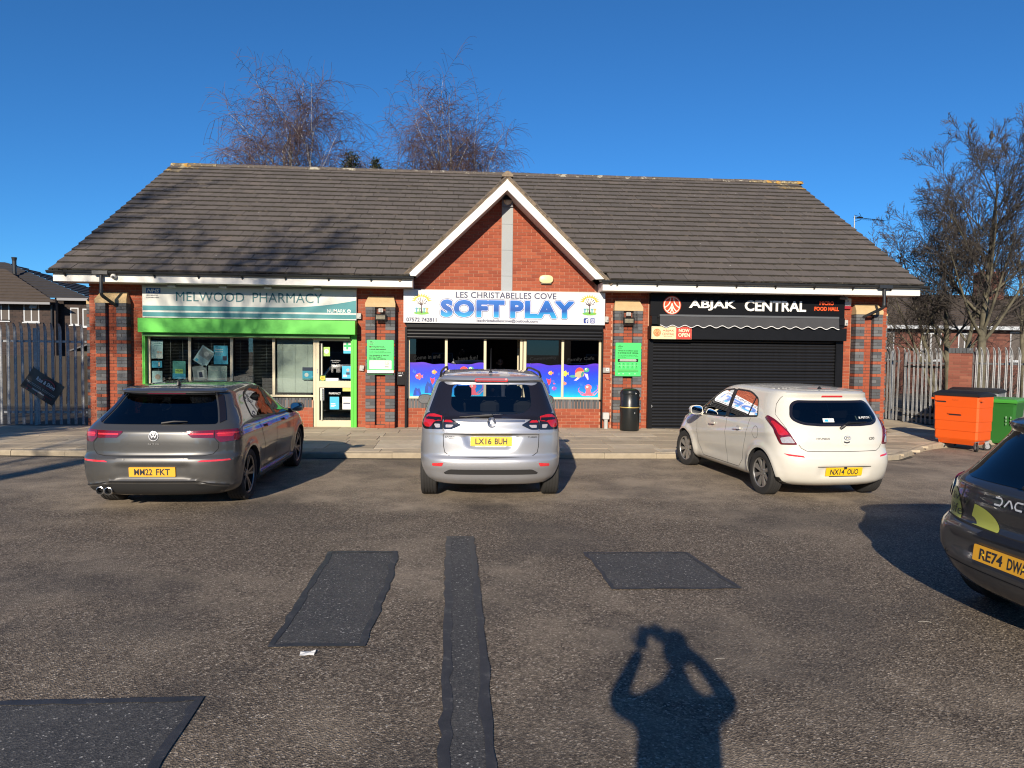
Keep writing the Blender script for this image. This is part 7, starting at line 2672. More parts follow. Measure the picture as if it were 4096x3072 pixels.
  for y in (1.20, 2.02):
   c.panel('door_handle', 'y', soft([(y, 0.828), (y + 0.19, 0.818), (y + 0.19, 0.85), (y, 0.86)], 0.014), pm_, t, 0.030, 0.022, sg, 0.02)
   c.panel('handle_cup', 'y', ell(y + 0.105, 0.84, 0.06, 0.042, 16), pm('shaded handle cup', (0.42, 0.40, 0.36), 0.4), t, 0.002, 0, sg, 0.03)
  mirror(t, c, 2.50, 0.955, sg, pm_, 0.22, 0.21, 0.15)
  c.panel('headlamp', 'y', soft([(3.30, 0.80), (3.62, 0.72), (3.66, 0.80), (3.42, 0.90)], 0.03), M_CLEAR, t, 0.006, 0.01, sg)
  c.panel('mud_flap', 'y', [(0.27, 0.20), (0.36, 0.20), (0.36, 0.30), (0.27, 0.30)], M_TRIM, t, 0.003, 0.03, sg)
 c.line('filler_flap', 'y', ell(0.80, 0.84, 0.075, 0.085, 20), M_GAP, t, 0.005, 0.0015, -1, True)
 c.panel('brake_light', 'x', soft(sym([(0.155, 1.365, 0.006), (0.150, 1.388, 0.01)]), 0.006), M_REFL, t, 0.006, 0.008)
 c.line('recess_edge', 'x', [(-0.38, 0.468), (0.38, 0.468)], M_GAP, t, 0.010, 0.003)
 Mx = number_plate(t, 'NX14 OUO', c, 0.400, M_PLATE, off=0.010)
 m = MB()
 m.prism([(-0.20, -0.068), (0.20, -0.068), (0.205, -0.054), (-0.205, -0.054)], -0.004, 0.002, 'xz', Mx)
 m.build('plate_surround', M_INK, t)
 m = MB()
 m.prism([(-0.01, 0.036), (0.03, 0.036), (0.03, 0.062), (-0.01, 0.062)], -0.011, -0.006, 'xz', Mx)
 m.build('recess_lamp', M_INK, t)
 surf_text(c, t, 'HYUNDAI', -0.37, -0.195, 0.815, 0.838, M_INK, 0.005, 0.008)
 surf_text(c, t, 'i20', 0.385, 0.475, 0.808, 0.842, M_INK, 0.005, 0.012)
 o = surf_disc(c, t, 'boot_handle', 0.045, 0.812, 0.075, pm_, 0.006, thick=0.01)
 c.panel('handle_slot', 'x', soft([(0.00, 0.795), (0.045, 0.782), (0.09, 0.795), (0.085, 0.775), (0.045, 0.765), (0.005, 0.775)], 0.006), M_INK, o, 0.009, 0)
 o = c.panel('badge', 'x', ell(0.055, 0.834, 0.050, 0.028, 26), M_CHROME, t, 0.014, 0.008, step=0.05)
 c.panel('badge_field', 'x', ell(0.055, 0.834, 0.043, 0.021, 22), pm_, o, 0.0155, 0, step=0.05)
 for pts in ([(0.030, 0.822), (0.042, 0.846)], [(0.068, 0.822), (0.080, 0.846)], [(0.036, 0.834), (0.055, 0.838), (0.074, 0.834)]):
  c.line('badge_letter', 'x', pts, M_INK, o, 0.007, 0.017, dens=0.01)
 m = MB()
 a = c.at_x(0.0, 0.975)
 m.tube([a + Vector((-0.03, -0.035, -0.015)), a + Vector((0.02, -0.045, 0.02)), c.at_x(0.10, 1.03) + Vector((0, -0.03, 0)), c.at_x(0.40, 1.035) + Vector((0, -0.02, 0))], [0.020, 0.018, 0.014, 0.006], 8)
 m.build('wiper', M_TRIM, t, smooth=True)
 m = MB()
 put = lambda x, z: c.at_x(x, z) + c.N('x', x, z) * 0.005
 m.quad(put(-0.235, 1.035), put(-0.08, 1.035), put(-0.075, 1.085), put(-0.23, 1.085))
 o = m.build('window_sticker', M_PAPER, t, fix=False)
 m = MB()
 m.quad(c.at_x(-0.21, 1.045) + Vector((0, -0.008, 0)), c.at_x(-0.16, 1.045) + Vector((0, -0.008, 0)), c.at_x(-0.16, 1.075) + Vector((0, -0.008, 0)), c.at_x(-0.21, 1.075) + Vector((0, -0.008, 0)))
 m.build('picture', M_SKYB, o, fix=False)
 m = MB()
 m.quad(put(0.255, 1.06), put(0.535, 1.06), put(0.52, 1.115), put(0.25, 1.115))
 o = m.build('window_sticker', pm('dark green sticker', (0.03, 0.05, 0.045), 0.4), t, fix=False)
 surf_text(c, o, '& PETCH', 0.30, 0.48, 1.078, 1.105, M_PAPER, 0.0075, 0.02)
 p = c.D((0.0, 0.62, 1.448))
 m = MB()
 m.loft([[(0.035 * cos(a), p.y + 0.03 * sin(a), p.z) for a in wob(8)], [(0.005 * cos(a), p.y + 0.005 * sin(a), p.z + 0.035) for a in wob(8)]])
 m.build('aerial_base', M_TRIM, t)
 tyre, rim = wheel_meshes(0.301, 0.185, 0.202, 'eight', M_ALLOY, M_DALLOY)
 wheels(t, tyre, rim, 0.745, 0.745, 0.66, 3.185, 0.301, 0.10)
 m = MB()
 for x in (-0.35, 0.35):
  seat(m, x, 1.68, 0.46, 0.38, 0.58)
 for x in (-0.36, 0.36):
  seat(m, x, 0.86, 0.50, 0.38, 0.50)
 m.build('seats', M_SEAT, t, smooth=True, sharp=40)
 m = MB()
 m.tube([(0.35 + 0.18 * cos(a), 2.42 + 0.06 * sin(a), 0.93 + 0.17 * sin(a)) for a in wob(20)] + [(0.53, 2.42, 0.93)], 0.013, 6)
 m.build('steering_wheel', M_TRIM, t, smooth=True)
 place(t, (4.93, -6.93), radians(5.5), 0.66)
build_white()
# ------------------------------------------------------------------ dark hatchback cut by the right edge of the picture
def build_dark():
 t = thing('parked_car', 'charcoal hatchback with lime sticker, cut off at the right edge', 'car')
 lv = [(0.22, 0.20, 3.88, 0.74), (0.28, 0.11, 3.94, 0.80), (0.34, 0.065, 3.98, 0.835), (0.42, 0.030, 4.01, 0.850), (0.455, 0.012, 4.02, 0.858), (0.50, 0.0, 4.03, 0.864), (0.58, 0.004, 4.02, 0.872), (0.64, 0.018, 4.0, 0.878), (0.69, 0.050, 3.97, 0.882), (0.715, 0.085, 3.95, 0.884), (0.76, 0.095, 3.90, 0.886),
   (0.86, 0.10, 3.76, 0.885), (0.93, 0.115, 3.60, 0.880), (0.975, 0.120, 3.45, 0.875), (1.00, 0.150, 3.34, 0.868), (1.04, 0.205, 3.18, 0.852), (1.12, 0.28, 2.98, 0.822), (1.25, 0.395, 2.70, 0.765), (1.36, 0.47, 2.45, 0.712), (1.40, 0.44, 2.34, 0.690), (1.42, 0.42, 2.25, 0.672), (1.45, 0.47, 2.05, 0.63)]
 caps = [(0.22, 0.50, 2.9, 0.7, 2.5), (0.6, 0.50, 3.0, 0.75, 2.4), (0.95, 0.50, 2.9, 0.8, 2.4), (1.2, 0.52, 3.2, 0.7, 2.6), (1.46, 0.46, 3.4, 0.55, 2.8)]
 def disp(x, y, z):
  ax = abs(x)
  sg = 1 if x > 0 else -1
  if y > 0.25 and y < 3.9 and ax > 0.45:
   for yw in (0.68, 3.28):
    d = sqrt((y - yw) ** 2 + (z - 0.31) ** 2)
    x += sg * 0.018 * math.exp(-((d - 0.375) / 0.05) ** 2)
  if y < 0.45:                                    # wedge recess around the plate
   k = 1 / (1 + math.exp((ax - 0.56 - 0.35 * (0.60 - z)) / 0.03)) * (1 / (1 + math.exp((z - 0.625) / 0.010))) * (1 / (1 + math.exp((0.47 - z) / 0.012)))
   y += 0.045 * k
  return x, y, z
 c = Car(lv, caps, 0.03, lambda y, z: max(0.0, min(1.0, (z - 1.0) / 0.45)) * (0.03 - 0.035 * ((y - 1.9) / 1.4) ** 2), disp)
 pm_ = paint('charcoal metallic paint', (0.040, 0.041, 0.044), 0.4, 0.28, 0.25)
 M_BUMP = paint('dusty lower bumper', (0.052, 0.052, 0.053), 0.25, 0.42, 0.3)
 rwf = soft(sym([(0.55, 1.015, 0.03), (0.69, 1.035, 0.05), (0.58, 1.36, 0.06)]), 0.04)
 s1 = soft([(0.92, 1.06, 0.03), (1.72, 1.0, 0.02), (1.72, 1.38, 0.02), (1.25, 1.37, 0.10), (1.02, 1.30, 0.06)], 0.03)
 s2 = soft([(1.80, 0.995, 0.02), (2.80, 0.965, 0.03), (2.50, 1.15, 0.05), (2.12, 1.35, 0.08), (1.80, 1.38, 0.02)], 0.03)
 cut = cutters_for(c, ((0.68, 0.312, 0.352), (3.28, 0.312, 0.352)), inset_poly(rwf, 0.035), [inset_poly(q, 0.02) for q in (s1, s2)], ([(-0.6, 1.06), (0.6, 1.06), (0.5, 1.35), (-0.5, 1.35)], 2.0, 3.5), 0.8)
 boolean_body('body', c, cut, [pm_, M_CABIN], t)
 c.panel('rear_window', 'x', rwf, M_PRIV, t, 0.003)
 c.panel('bumper', 's', soft(sym([(0.86, 0.27, 0.03), (1.06, 0.40, 0.05), (1.05, 0.62, 0.05), (0.86, 0.715, 0.05), (0.70, 0.700, 0.03), (0.40, 0.695, 0.02)]), 0.03), M_BUMP, t, 0.004, 0.004)
 for sg in (1, -1):
  for q in (s1, s2):
   c.panel('side_window', 'y', q, M_PRIV, t, 0.003, sg=sg)
   c.line('window_seal', 'y', q, M_TRIM, t, 0.022, 0.006, sg, True)
  c.line('pillar_strip', 'y', [(1.76, 1.0), (1.76, 1.38)], M_TRIM, t, 0.09, 0.005, sg)
  o = c.panel('tail_lamp', 's', soft([(0.80, 0.965, 0.02), (0.80, 0.83, 0.02), (0.90, 0.80, 0.03), (1.02, 0.86, 0.03), (1.05, 0.965, 0.03), (0.92, 1.0, 0.02)], 0.02), M_LDRED, t, 0.012, 0.016, sg, dome=0.012)
  c.panel('lamp_clear', 's', soft([(0.83, 0.905), (0.83, 0.84), (0.90, 0.825), (0.96, 0.87), (0.95, 0.905)], 0.015), M_CLEAR, o, 0.025, 0, sg, 0.02)
  c.line('shut_line', 's', [(0.80, 1.0), (0.785, 0.83), (0.775, 0.755), (0.72, 0.712), (0.40, 0.700), (0.0, 0.692)], M_GAP, t, 0.009, 0.007, sg)
  c.line('shut_line', 'y', [(1.06, 1.04), (1.16, 0.75), (1.28, 0.30)], M_GAP, t, 0.007, 0.0015, sg)
  mirror(t, c, 2.62, 0.98, sg, M_TRIM)
  surf_disc(c, t, 'parking_sensor', 0.60 * sg, 0.455, 0.016, M_TRIM, 0.006, thick=0.004, mode='s')
 c.line('bumper_crease', 's', [(-1.0, 0.44), (-0.6, 0.415), (0.6, 0.415), (1.0, 0.44)], M_GAP, t, 0.008, 0.006)
 c.panel('boot_pull', 'x', soft([(-0.22, 0.655), (0.22, 0.655), (0.19, 0.688), (-0.19, 0.688)], 0.02), M_TRIM, t, 0.02, 0.02)
 Mx = number_plate(t, 'RE74 DWA', c, 0.535, M_PLATED, off=0.014)
 m = MB()
 m.prism([(-0.24, -0.078), (0.24, -0.078), (0.25, -0.05), (-0.25, -0.05)], -0.004, 0.004, 'xz', Mx)
 m.build('plate_surround', M_INK, t)
 m = MB()
 for x in (-0.17, 0.17):
  m.lathe([(0.001, -0.010), (0.008, -0.010), (0.008, -0.006)], 10, 'y', M=Mx @ Matrix.Translation((x, 0, 0.0)))
 m.build('plate_screw', M_YEL, t)
 M_SATIN = pm('satin silver letters', (0.66, 0.66, 0.66), 0.4, 0.25)
 def stroke(pts, w_=0.012):
  c.line('badge_letter', 'x', pts, M_SATIN, t, w_, 0.012, dens=0.02)
 z0, z1 = 0.885, 0.935
 x = -0.17
 stroke([(x, z1), (x + 0.05, z1), (x + 0.062, z1 - 0.015), (x + 0.062, z0 + 0.015), (x + 0.05, z0), (x, z0)])
 x += 0.088
 stroke([(x, z0), (x + 0.032, z1)])
 stroke([(x + 0.038, z1), (x + 0.070, z0)])
 x += 0.086
 stroke([(x + 0.062, z1), (x + 0.014, z1), (x, z1 - 0.015), (x, z0 + 0.015), (x + 0.014, z0), (x + 0.062, z0)])
 x += 0.086
 stroke([(x, z0), (x, z1)], 0.013)
 x += 0.032
 stroke([(x, z0), (x + 0.032, z1)])
 stroke([(x + 0.038, z1), (x + 0.070, z0)])
 M_LIMES = pm('lime vinyl', (0.36, 0.38, 0.07), 0.4)
 M_LIMED = pm('dark vinyl lettering', (0.03, 0.035, 0.02), 0.5)
 o = c.panel('sticker', 's', soft([(-0.775, 0.83, 0.01), (-0.765, 0.755, 0.02), (-0.72, 0.716, 0.01), (-0.50, 0.708, 0.01), (-0.52, 0.80, 0.06), (-0.60, 0.90, 0.08), (-0.72, 0.93, 0.05)], 0.02), M_LIMES, t, 0.004)
 o2 = c.panel('sticker', 's', [(-0.36, 0.706), (-0.10, 0.701)] + [(-0.40 + 0.30 * cos(a), 0.70 + 0.15 * sin(a)) for a in [0.05 + k * 0.14 for k in range(11)]] + [(-0.40 + 0.09 * cos(a), 0.70 + 0.06 * sin(a)) for a in (1.4, 1.0, 0.6, 0.2)], M_LIMES, t, 0.004)
 surf_text(c, o, 'livity', -0.69, -0.42, 0.815, 0.885, M_LIMED, 0.006, 0.0, mode='s')
 surf_text(c, o, 'life', -0.69, -0.50, 0.735, 0.805, M_LIMED, 0.006, 0.0, mode='s')
 m = MB()
 a, b = c.at_x(0.0, 1.03), c.at_x(0.36, 1.05)
 m.tube([a + Vector((0, -0.03, 0)), (a + b) / 2 + Vector((0, -0.035, 0.012)), b + Vector((0, -0.02, 0))], [0.018, 0.013, 0.006], 8)
 m.build('wiper', M_TRIM, t, smooth=True)
 tyre, rim = wheel_meshes(0.311, 0.195, 0.205, 'eight', M_ALLOY, M_DALLOY)
 wheels(t, tyre, rim, 0.765, 0.765, 0.68, 3.28, 0.311)
 m = MB()
 for x in (-0.36, 0.36):
  seat(m, x, 1.80, 0.46, 0.40, 0.58)
  seat(m, x, 0.95, 0.50, 0.40, 0.50)
 m.build('seats', M_SEAT, t, smooth=True, sharp=40)
 hd = radians(1.5)
 rz = hd - pi / 2
 rc_ = Vector((3.585, -11.96))
 place(t, (rc_.x + cos(hd) * 0.68, rc_.y + sin(hd) * 0.68), rz, 0.68)
build_dark()
# ================================================================== fences, bins, houses
def pale_mesh(h, name='pale'):
 """W-section steel pale with a splayed three-point top leaning forward"""
 m = MB()
 sec = [(-0.034, 0.0), (-0.020, 0.012), (-0.008, 0.0), (0.008, 0.0), (0.020, 0.012), (0.034, 0.0)]
 th = 0.004
 rings = []
 for (z, s_, dy) in ((0.04, 1, 0), (h - 0.20, 1, 0), (h - 0.10, 0.95, -0.02), (h - 0.03, 0.6, -0.05), (h, 0.12, -0.06)):
  rings.append([(a * s_, -b + dy, z) for a, b in sec] + [(a * s_, -b + dy + th, z) for a, b in reversed(sec)])
 m.loft(rings)
 return m.mesh(name, M_GALV, fix=True)
def palisade(label, path, h, spacing, post_every, zf, rails=True, mat=None):
 a = Vector(path[0])
 t = thing('palisade_fence', label, 'fence', (a.x, a.y, zf(a.x, a.y)), 0)
 pm_ = pale_mesh(h)
 k = 0
 for p, q in zip(path, path[1:]):
  p, q = Vector(p), Vector(q)
  d = q - p
  n = max(1, int(d.length / spacing))
  ang = atan2(d.y, d.x)
  side = Vector((d.y, -d.x)).normalized()
  for i in range(n):
   c = p + d * (i + 0.5) / n
   z = zf(c.x, c.y)
   inst('pale', pm_, t, (c.x + side.x * 0.012 - a.x, c.y + side.y * 0.012 - a.y, z - t.location.z), (rnd.uniform(-0.01, 0.01), rnd.uniform(-0.008, 0.008), ang))
   if k % post_every == 0:
    m = MB()
    Mx = Matrix.Translation((p.x + d.x * i / n - a.x - side.x * 0.06, p.y + d.y * i / n - a.y - side.y * 0.06, z - t.location.z)) @ Matrix.Rotation(ang, 4, 'Z')
    m.box(-0.04, 0.04, -0.03, 0.03, -0.1, h - 0.12, Mx)
    m.build('post', M_GALV, t)
   k += 1
  for zz in (0.32, h - 0.42):
   m = MB()
   Mx = Matrix.Translation((p.x - a.x - side.x * 0.012, p.y - a.y - side.y * 0.012, zf(p.x, p.y) - t.location.z + zz)) @ Matrix.Rotation(ang, 4, 'Z')
   m.box(0, d.length, -0.003, 0.003, -0.025, 0.025, Mx)
   m.box(0, d.length, -0.003, 0.035, 0.019, 0.025, Mx)
   m.build('rail', M_GALV, t)
 return t
palisade('grey palisade fence with pointed pales left of the shops', [(-15.2, 0.40), (-8.58, 0.56)], 2.36, 0.158, 17, lambda x, y: -0.03)
zr = lambda x, y: -0.125
palisade('short run of palisade fence behind the right corner of the shops', [(12.68, 6.4), (12.77, 3.35)], 2.18, 0.155, 8, zr)
t = palisade('galvanised palisade side gate left of the brick gate pillar', [(12.79, 3.22), (12.98, 1.78)], 2.14, 0.152, 30, zr)
t.name = 'side_gate'
tag(t, cat='gate')
m = MB()
for (p, q, z) in (((12.80, 3.2), (13.0, 1.80), 1.62), ((12.80, 3.2), (13.0, 1.80), 0.22)):
 m.tube([(p[0] - t.location.x, p[1] - t.location.y, z), (q[0] - t.location.x, q[1] - t.location.y, z)], 0.035, 4)
m.build('gate_rail', M_BLK, t)
palisade('galvanised palisade fence running forward from the brick gate pillar', [(13.46, 1.32), (14.35, -1.9)], 2.16, 0.158, 14, zr)
m = MB()
t = thing('gate_pillar', 'red brick gate pillar capped with blue bricks between the two fences', 'pillar', (13.28, 1.55, -0.15), radians(-37))
m.box(-0.255, 0.255, -0.21, 0.21, 0, 2.09)
core_ = m.build('mortar_core', pm('brown mortar', (0.30, 0.16, 0.11), 0.95), t)
ub = MB()
ub.box(-0.5, 0.5, -0.5, 0.5, 0.0, BH)
MEP = ub.mesh('brick', brick_mat('old red brick', [(0.0, (0.17, 0.05, 0.030)), (0.5, (0.23, 0.072, 0.045)), (1.0, (0.28, 0.10, 0.06))]), fix=True)
MEB = ub.mesh('cap_brick', M_BLUE, fix=True)
for k in range(27):
 z = 0.005 + 0.075 * k
 if k % 2:
  for xx in (-0.1525, 0.1525) if False else (-0.2175, 0.0, 0.2175):
   w_ = 0.09 if abs(xx) > 0.1 else 0.33
   inst('brick', MEP, t, (xx, 0, z), (0, 0, 0), (w_, 0.445, 1))
 else:
  for xx in (-0.135, 0.135):
   inst('brick', MEP, t, (xx, 0, z), (0, 0, 0), (0.26, 0.445, 1))
for k in range(7):
 inst('cap_brick', MEB, t, (-0.24 + 0.08 * k, 0, 2.03), (0, 0, 0), (0.07, 0.47, 2.1))
t = thing('banner', 'black cleaning services banner hanging askew on the palisade fence', 'banner', (-9.51, 0.47, 0.88), 0)
t.rotation_euler = (0, radians(33.5), 0)
m = MB()
n = 10
W2, H2 = 0.41, 0.262
for i in range(n):
 for j in range(6):
  P = []
  for (a, b) in ((i, j), (i + 1, j), (i + 1, j + 1), (i, j + 1)):
   u, v = a / n, b / 6
   P.append((-W2 + 2 * W2 * u, 0.012 * sin(u * 7 + v * 2), -H2 + 2 * H2 * v))
  m.quad(*P)
m.build('cloth', pm('black banner vinyl', (0.012, 0.012, 0.014), 0.4), t, smooth=True, fix=False)
m = MB()
put_text(m, 'Rise & Shine', -0.20, 0.26, 0.06, 0.15, -0.016, 0.012)
put_text(m, 'Carpet & Upholstery Cleaning   Oven & Appliance Cleaning', -0.36, 0.36, -0.055, -0.036, -0.016)
put_text(m, 'End of Tenancy Cleaning   Site & Event Cleaning', -0.32, 0.34, -0.085, -0.066, -0.016)
put_text(m, 'riseandshine', -0.16, 0.14, -0.165, -0.125, -0.016, 0.01)
m.build('lettering', pm('white vinyl print', (0.62, 0.62, 0.62), 0.5), t, fix=False)
m = MB()
put_text(m, 'www.', -0.30, -0.17, -0.16, -0.13, -0.016, 0.01)
put_text(m, 'cleaning', 0.15, 0.34, -0.165, -0.125, -0.016, 0.0)
put_text(m, 'Cleaning Services', -0.10, 0.24, 0.005, 0.045, -0.016, 0.0, 0.3)
for k in range(3):
 m.disc(-0.25 + 0.22 * k, -0.215, 0.016, -0.016, 12)
A = [(0.09 + 0.17 * cos(a), -0.0155, 0.09 + 0.12 * sin(a)) for a in [0.3 + 0.2 * k for k in range(15)]]
for p, q in zip(A, A[1:]):
 m.quad(p, q, (q[0] * 0.94, q[1], q[2] * 0.92), (p[0] * 0.94, p[1], p[2] * 0.92))
m.build('print', pm('crimson vinyl print', (0.30, 0.02, 0.03), 0.5), t, fix=False)
m = MB()
for (x, z) in ((-W2, H2), (W2, H2), (W2, -H2), (-W2, -H2)):
 m.tube([(x * 0.97, -0.01, z * 0.96), (x * 1.03, 0.02, z * 1.05)], 0.004, 5)
m.build('cable_tie', M_INK, t)
# ------------------------------------------------------------------ bins
ORG = pm('orange bin steel', (0.72, 0.095, 0.006), 0.38, var=0.05, vscale=3, coat=0.2)
BLKL = pm('black bin lid', (0.012, 0.012, 0.014), 0.5, var=0.3)
def caster(t, x, y, zt, ang):
 m = MB()
 r = 0.085
 z = r
 dx, dy = cos(ang) * 0.05, sin(ang) * 0.05
 Mx = Matrix.Translation((x + dx, y + dy, z)) @ Matrix.Rotation(ang + pi / 2, 4, 'Z')
 m.lathe([(0.03, -0.02), (r - 0.012, -0.022), (r, -0.016), (r, 0.016), (r - 0.012, 0.022), (0.03, 0.02)], 24, 'x', M=Mx)
 o = m.build('caster', M_RUB, t, smooth=True, sharp=40)
 m = MB()
 m.lathe([(0.001, -0.024), (0.05, -0.023), (0.055, -0.012), (0.055, 0.012), (0.05, 0.023), (0.001, 0.024)], 18, 'x', M=Mx)
 for s in (-1, 1):
  m.hexa([Mx @ Vector(q) for q in ((s * 0.03 - 0.002, -0.03, -0.02), (s * 0.03 + 0.002, -0.03, -0.02), (s * 0.03 + 0.002, 0.03, -0.02), (s * 0.03 - 0.002, 0.03, -0.02), (s * 0.03 - 0.002, -0.02, zt - z), (s * 0.03 + 0.002, -0.02, zt - z), (s * 0.03 + 0.002, 0.08, zt - z), (s * 0.03 - 0.002, 0.08, zt - z))])
 m.box(-0.06, 0.06, -0.06, 0.06, zt - 0.012, zt, Matrix.Translation((x, y, 0)))
 m.build('fork', M_GALV, o)
def skip_bin(label, loc, rz, W, D, mat, zt, hb, lid_mat, mark=None, dents=True):
 """four-wheeled waste container; local x along the front, y to the back"""
 t = thing('waste_container', label, 'bin', loc, rz)
 z0, z1 = 0.225, hb
 m = MB()
 zz = [z0, z0 + 0.03, z0 + (z1 - z0) * 0.20, z0 + (z1 - z0) * 0.21, z0 + (z1 - z0) * 0.42, z0 + (z1 - z0) * 0.43, z0 + (z1 - z0) * 0.74, z0 + (z1 - z0) * 0.75, z1]
 ins = [0.03, 0.02, 0.020, 0.010, 0.012, 0.004, 0.004, 0.0, -0.004]
 rings = []
 for z, i in zip(zz, ins):
  b = 0.035
  x0, x1, y0, y1 = i, W - i, i, D - i
  rings.append([(x0 + b, y0, z), (x1 - b, y0, z), (x1, y0 + b, z), (x1, y1 - b, z), (x1 - b, y1, z), (x0 + b, y1, z), (x0, y1 - b, z), (x0, y0 + b, z)])
 m.loft(rings)
 m.hexa([(0.10, 0.08, z0 - 0.10), (W - 0.12, 0.08, z0 - 0.10), (W - 0.12, D - 0.1, z0 - 0.10), (0.10, D - 0.1, z0 - 0.10), (0.2 - 0.1, 0.03, z0), (W - 0.05, 0.03, z0), (W - 0.05, D - 0.05, z0), (0.1, D - 0.05, z0)])
 m.build('body', mat, t)
 for (a, b, c_, d_) in ((0.06, 0.30, 0.87, 0.895), (0.35, 0.64, 0.585, 0.61)):
  m = MB()
  m.bbox(W * a, W * b, -0.03, 0.004, z0 + (z1 - z0) * c_, z0 + (z1 - z0) * d_, 0.006)
  m.build('grab_rail', mat, t)
  m = MB()
  m.box(W * a + 0.01, W * b - 0.01, -0.004, 0.0, z0 + (z1 - z0) * (c_ - 0.03), z0 + (z1 - z0) * c_ - 0.002)
  m.build('rail_slot', M_INK, t)
 for x in (-0.03, W + 0.03):
  m = MB()
  m.bbox(min(x, x) - 0.04, x + 0.04, 0.02, 0.09, z1 - 0.10, z1 - 0.055, 0.006)
  m.build('trunnion', mat, t)
 m = MB()
 n = 10
 rings = []
 for k in range(n + 1):
  y = -0.03 + (D + 0.06) * k / n
  z = z1 + 0.055 + 0.05 * sin(pi * k / n)
  rings.append([(-0.03, y, z1 + 0.0), (-0.03, y, z - 0.03), (0.02, y, z), (W - 0.02, y, z), (W + 0.03, y, z - 0.03), (W + 0.03, y, z1 + 0.0)])
 m.loft(rings)
 m.build('lid', lid_mat, t, smooth=True, sharp=30)
 for (x, y, a) in ((0.10, 0.10, 0.6), (W - 0.09, 0.10, -0.7), (0.10, D - 0.12, 0.4), (W - 0.10, D - 0.12, 0.9)):
  caster(t, x, y, z0 - 0.01, a)
 if mark:
  m = MB()
  put_text(m, mark, W * 0.41, W * 0.57, z1 - 0.115, z1 - 0.07, -0.003, 0.01)
  m.build('embossed_name', pm('deep orange print', (0.45, 0.06, 0.005), 0.5), t, fix=False)
 return t
skip_bin('orange steel waste container on wheels with a black lid', (10.49, -1.41, road_z(11)), radians(-63.2), 0.93, 0.64, ORG, 0, 1.175, BLKL, 'Taylor')
skip_bin('galvanised waste container with a domed black lid behind the orange one', (12.15, 0.42, road_z(12)), radians(-50), 1.05, 0.75, M_GALV, 0, 1.16, BLKL)
GRN = pm('green bin plastic', (0.022, 0.13, 0.020), 0.42, var=0.08, vscale=3)
GRNL = pm('bright green lid', (0.055, 0.29, 0.035), 0.4, var=0.08, vscale=3)
t = thing('wheeled_bin', 'green plastic wheeled bin beside the orange container', 'bin', (12.25, -1.12, road_z(12)), radians(-52))
m = MB()
rings = []
for (z, w_, y0, y1) in ((0.05, 0.27, 0.10, 0.62), (0.10, 0.275, 0.085, 0.64), (0.90, 0.335, 0.0, 0.80), (0.96, 0.345, -0.012, 0.82), (1.0, 0.345, -0.012, 0.82)):
 b = 0.05
 rings.append([(-w_ + b, y0, z), (w_ - b, y0, z), (w_, y0 + b, z), (w_, y1 - b, z), (w_ - b, y1, z), (-w_ + b, y1, z), (-w_, y1 - b, z), (-w_, y0 + b, z)])
m.loft(rings)
m.build('body', GRN, t)
m = MB()
rings = []
for (z, e) in ((0.985, 0.02), (1.03, 0.025), (1.06, 0.0), (1.075, -0.06)):
 rings.append([(-0.345 - e, -0.03 - e, z), (0.345 + e, -0.03 - e, z), (0.345 + e, 0.84, z + 0.01), (-0.345 - e, 0.84, z + 0.01)])
m.loft(rings)
m.tube([(-0.30, 0.87, 1.02), (0.30, 0.87, 1.02)], 0.02, 8)
m.build('lid', GRNL, t)
for s in (-1, 1):
 m = MB()
 m.lathe([(0.03, -0.03), (0.10, -0.03), (0.105, 0.0), (0.10, 0.03), (0.03, 0.03)], 20, 'x', (s * 0.31, 0.66, 0.105))
 m.build('wheel', M_RUB, t, smooth=True, sharp=40)
m = MB()
for x in (0.16, 0.25):
 for k in range(3):
  m.add([(x + 0.012 * cos(a) * (1.2 - 0.2 * k), -0.001 + 0.10 * (1 - (0.66 - 0.075 * k)) - 0.055, 0.66 - 0.075 * k + 0.03 * sin(a)) for a in wob(10)], (tuple(range(10)),))
m.build('print', pm('pale bin print', (0.22, 0.36, 0.22), 0.5), t, fix=False)
# ------------------------------------------------------------------ houses beyond
M_DBRICK = brick_mat('shade-darkened house brick', [(0.0, (0.026, 0.018, 0.016)), (0.5, (0.040, 0.026, 0.022)), (1.0, (0.056, 0.035, 0.028))], 0.05)  # shade over the far-left house is put into this brick colour
M_HB = brick_mat('bungalow brick', [(0.0, (0.10, 0.035, 0.025)), (0.5, (0.15, 0.055, 0.038)), (1.0, (0.19, 0.075, 0.05))], 0.1)
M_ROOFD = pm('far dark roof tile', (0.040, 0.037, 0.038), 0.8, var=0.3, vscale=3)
M_ROOFB = pm('far brown roof tile', (0.075, 0.057, 0.044), 0.85, var=0.3, vscale=4)  # brown lowered to carry shade on the terraced house wing; bungalow shares it
M_UPVC = pm('white window frame', (0.46, 0.48, 0.50), 0.4)
M_WGL = pm('far window glass', (0.09, 0.11, 0.13), 0.08, 0.0, var=0.5, vscale=2)
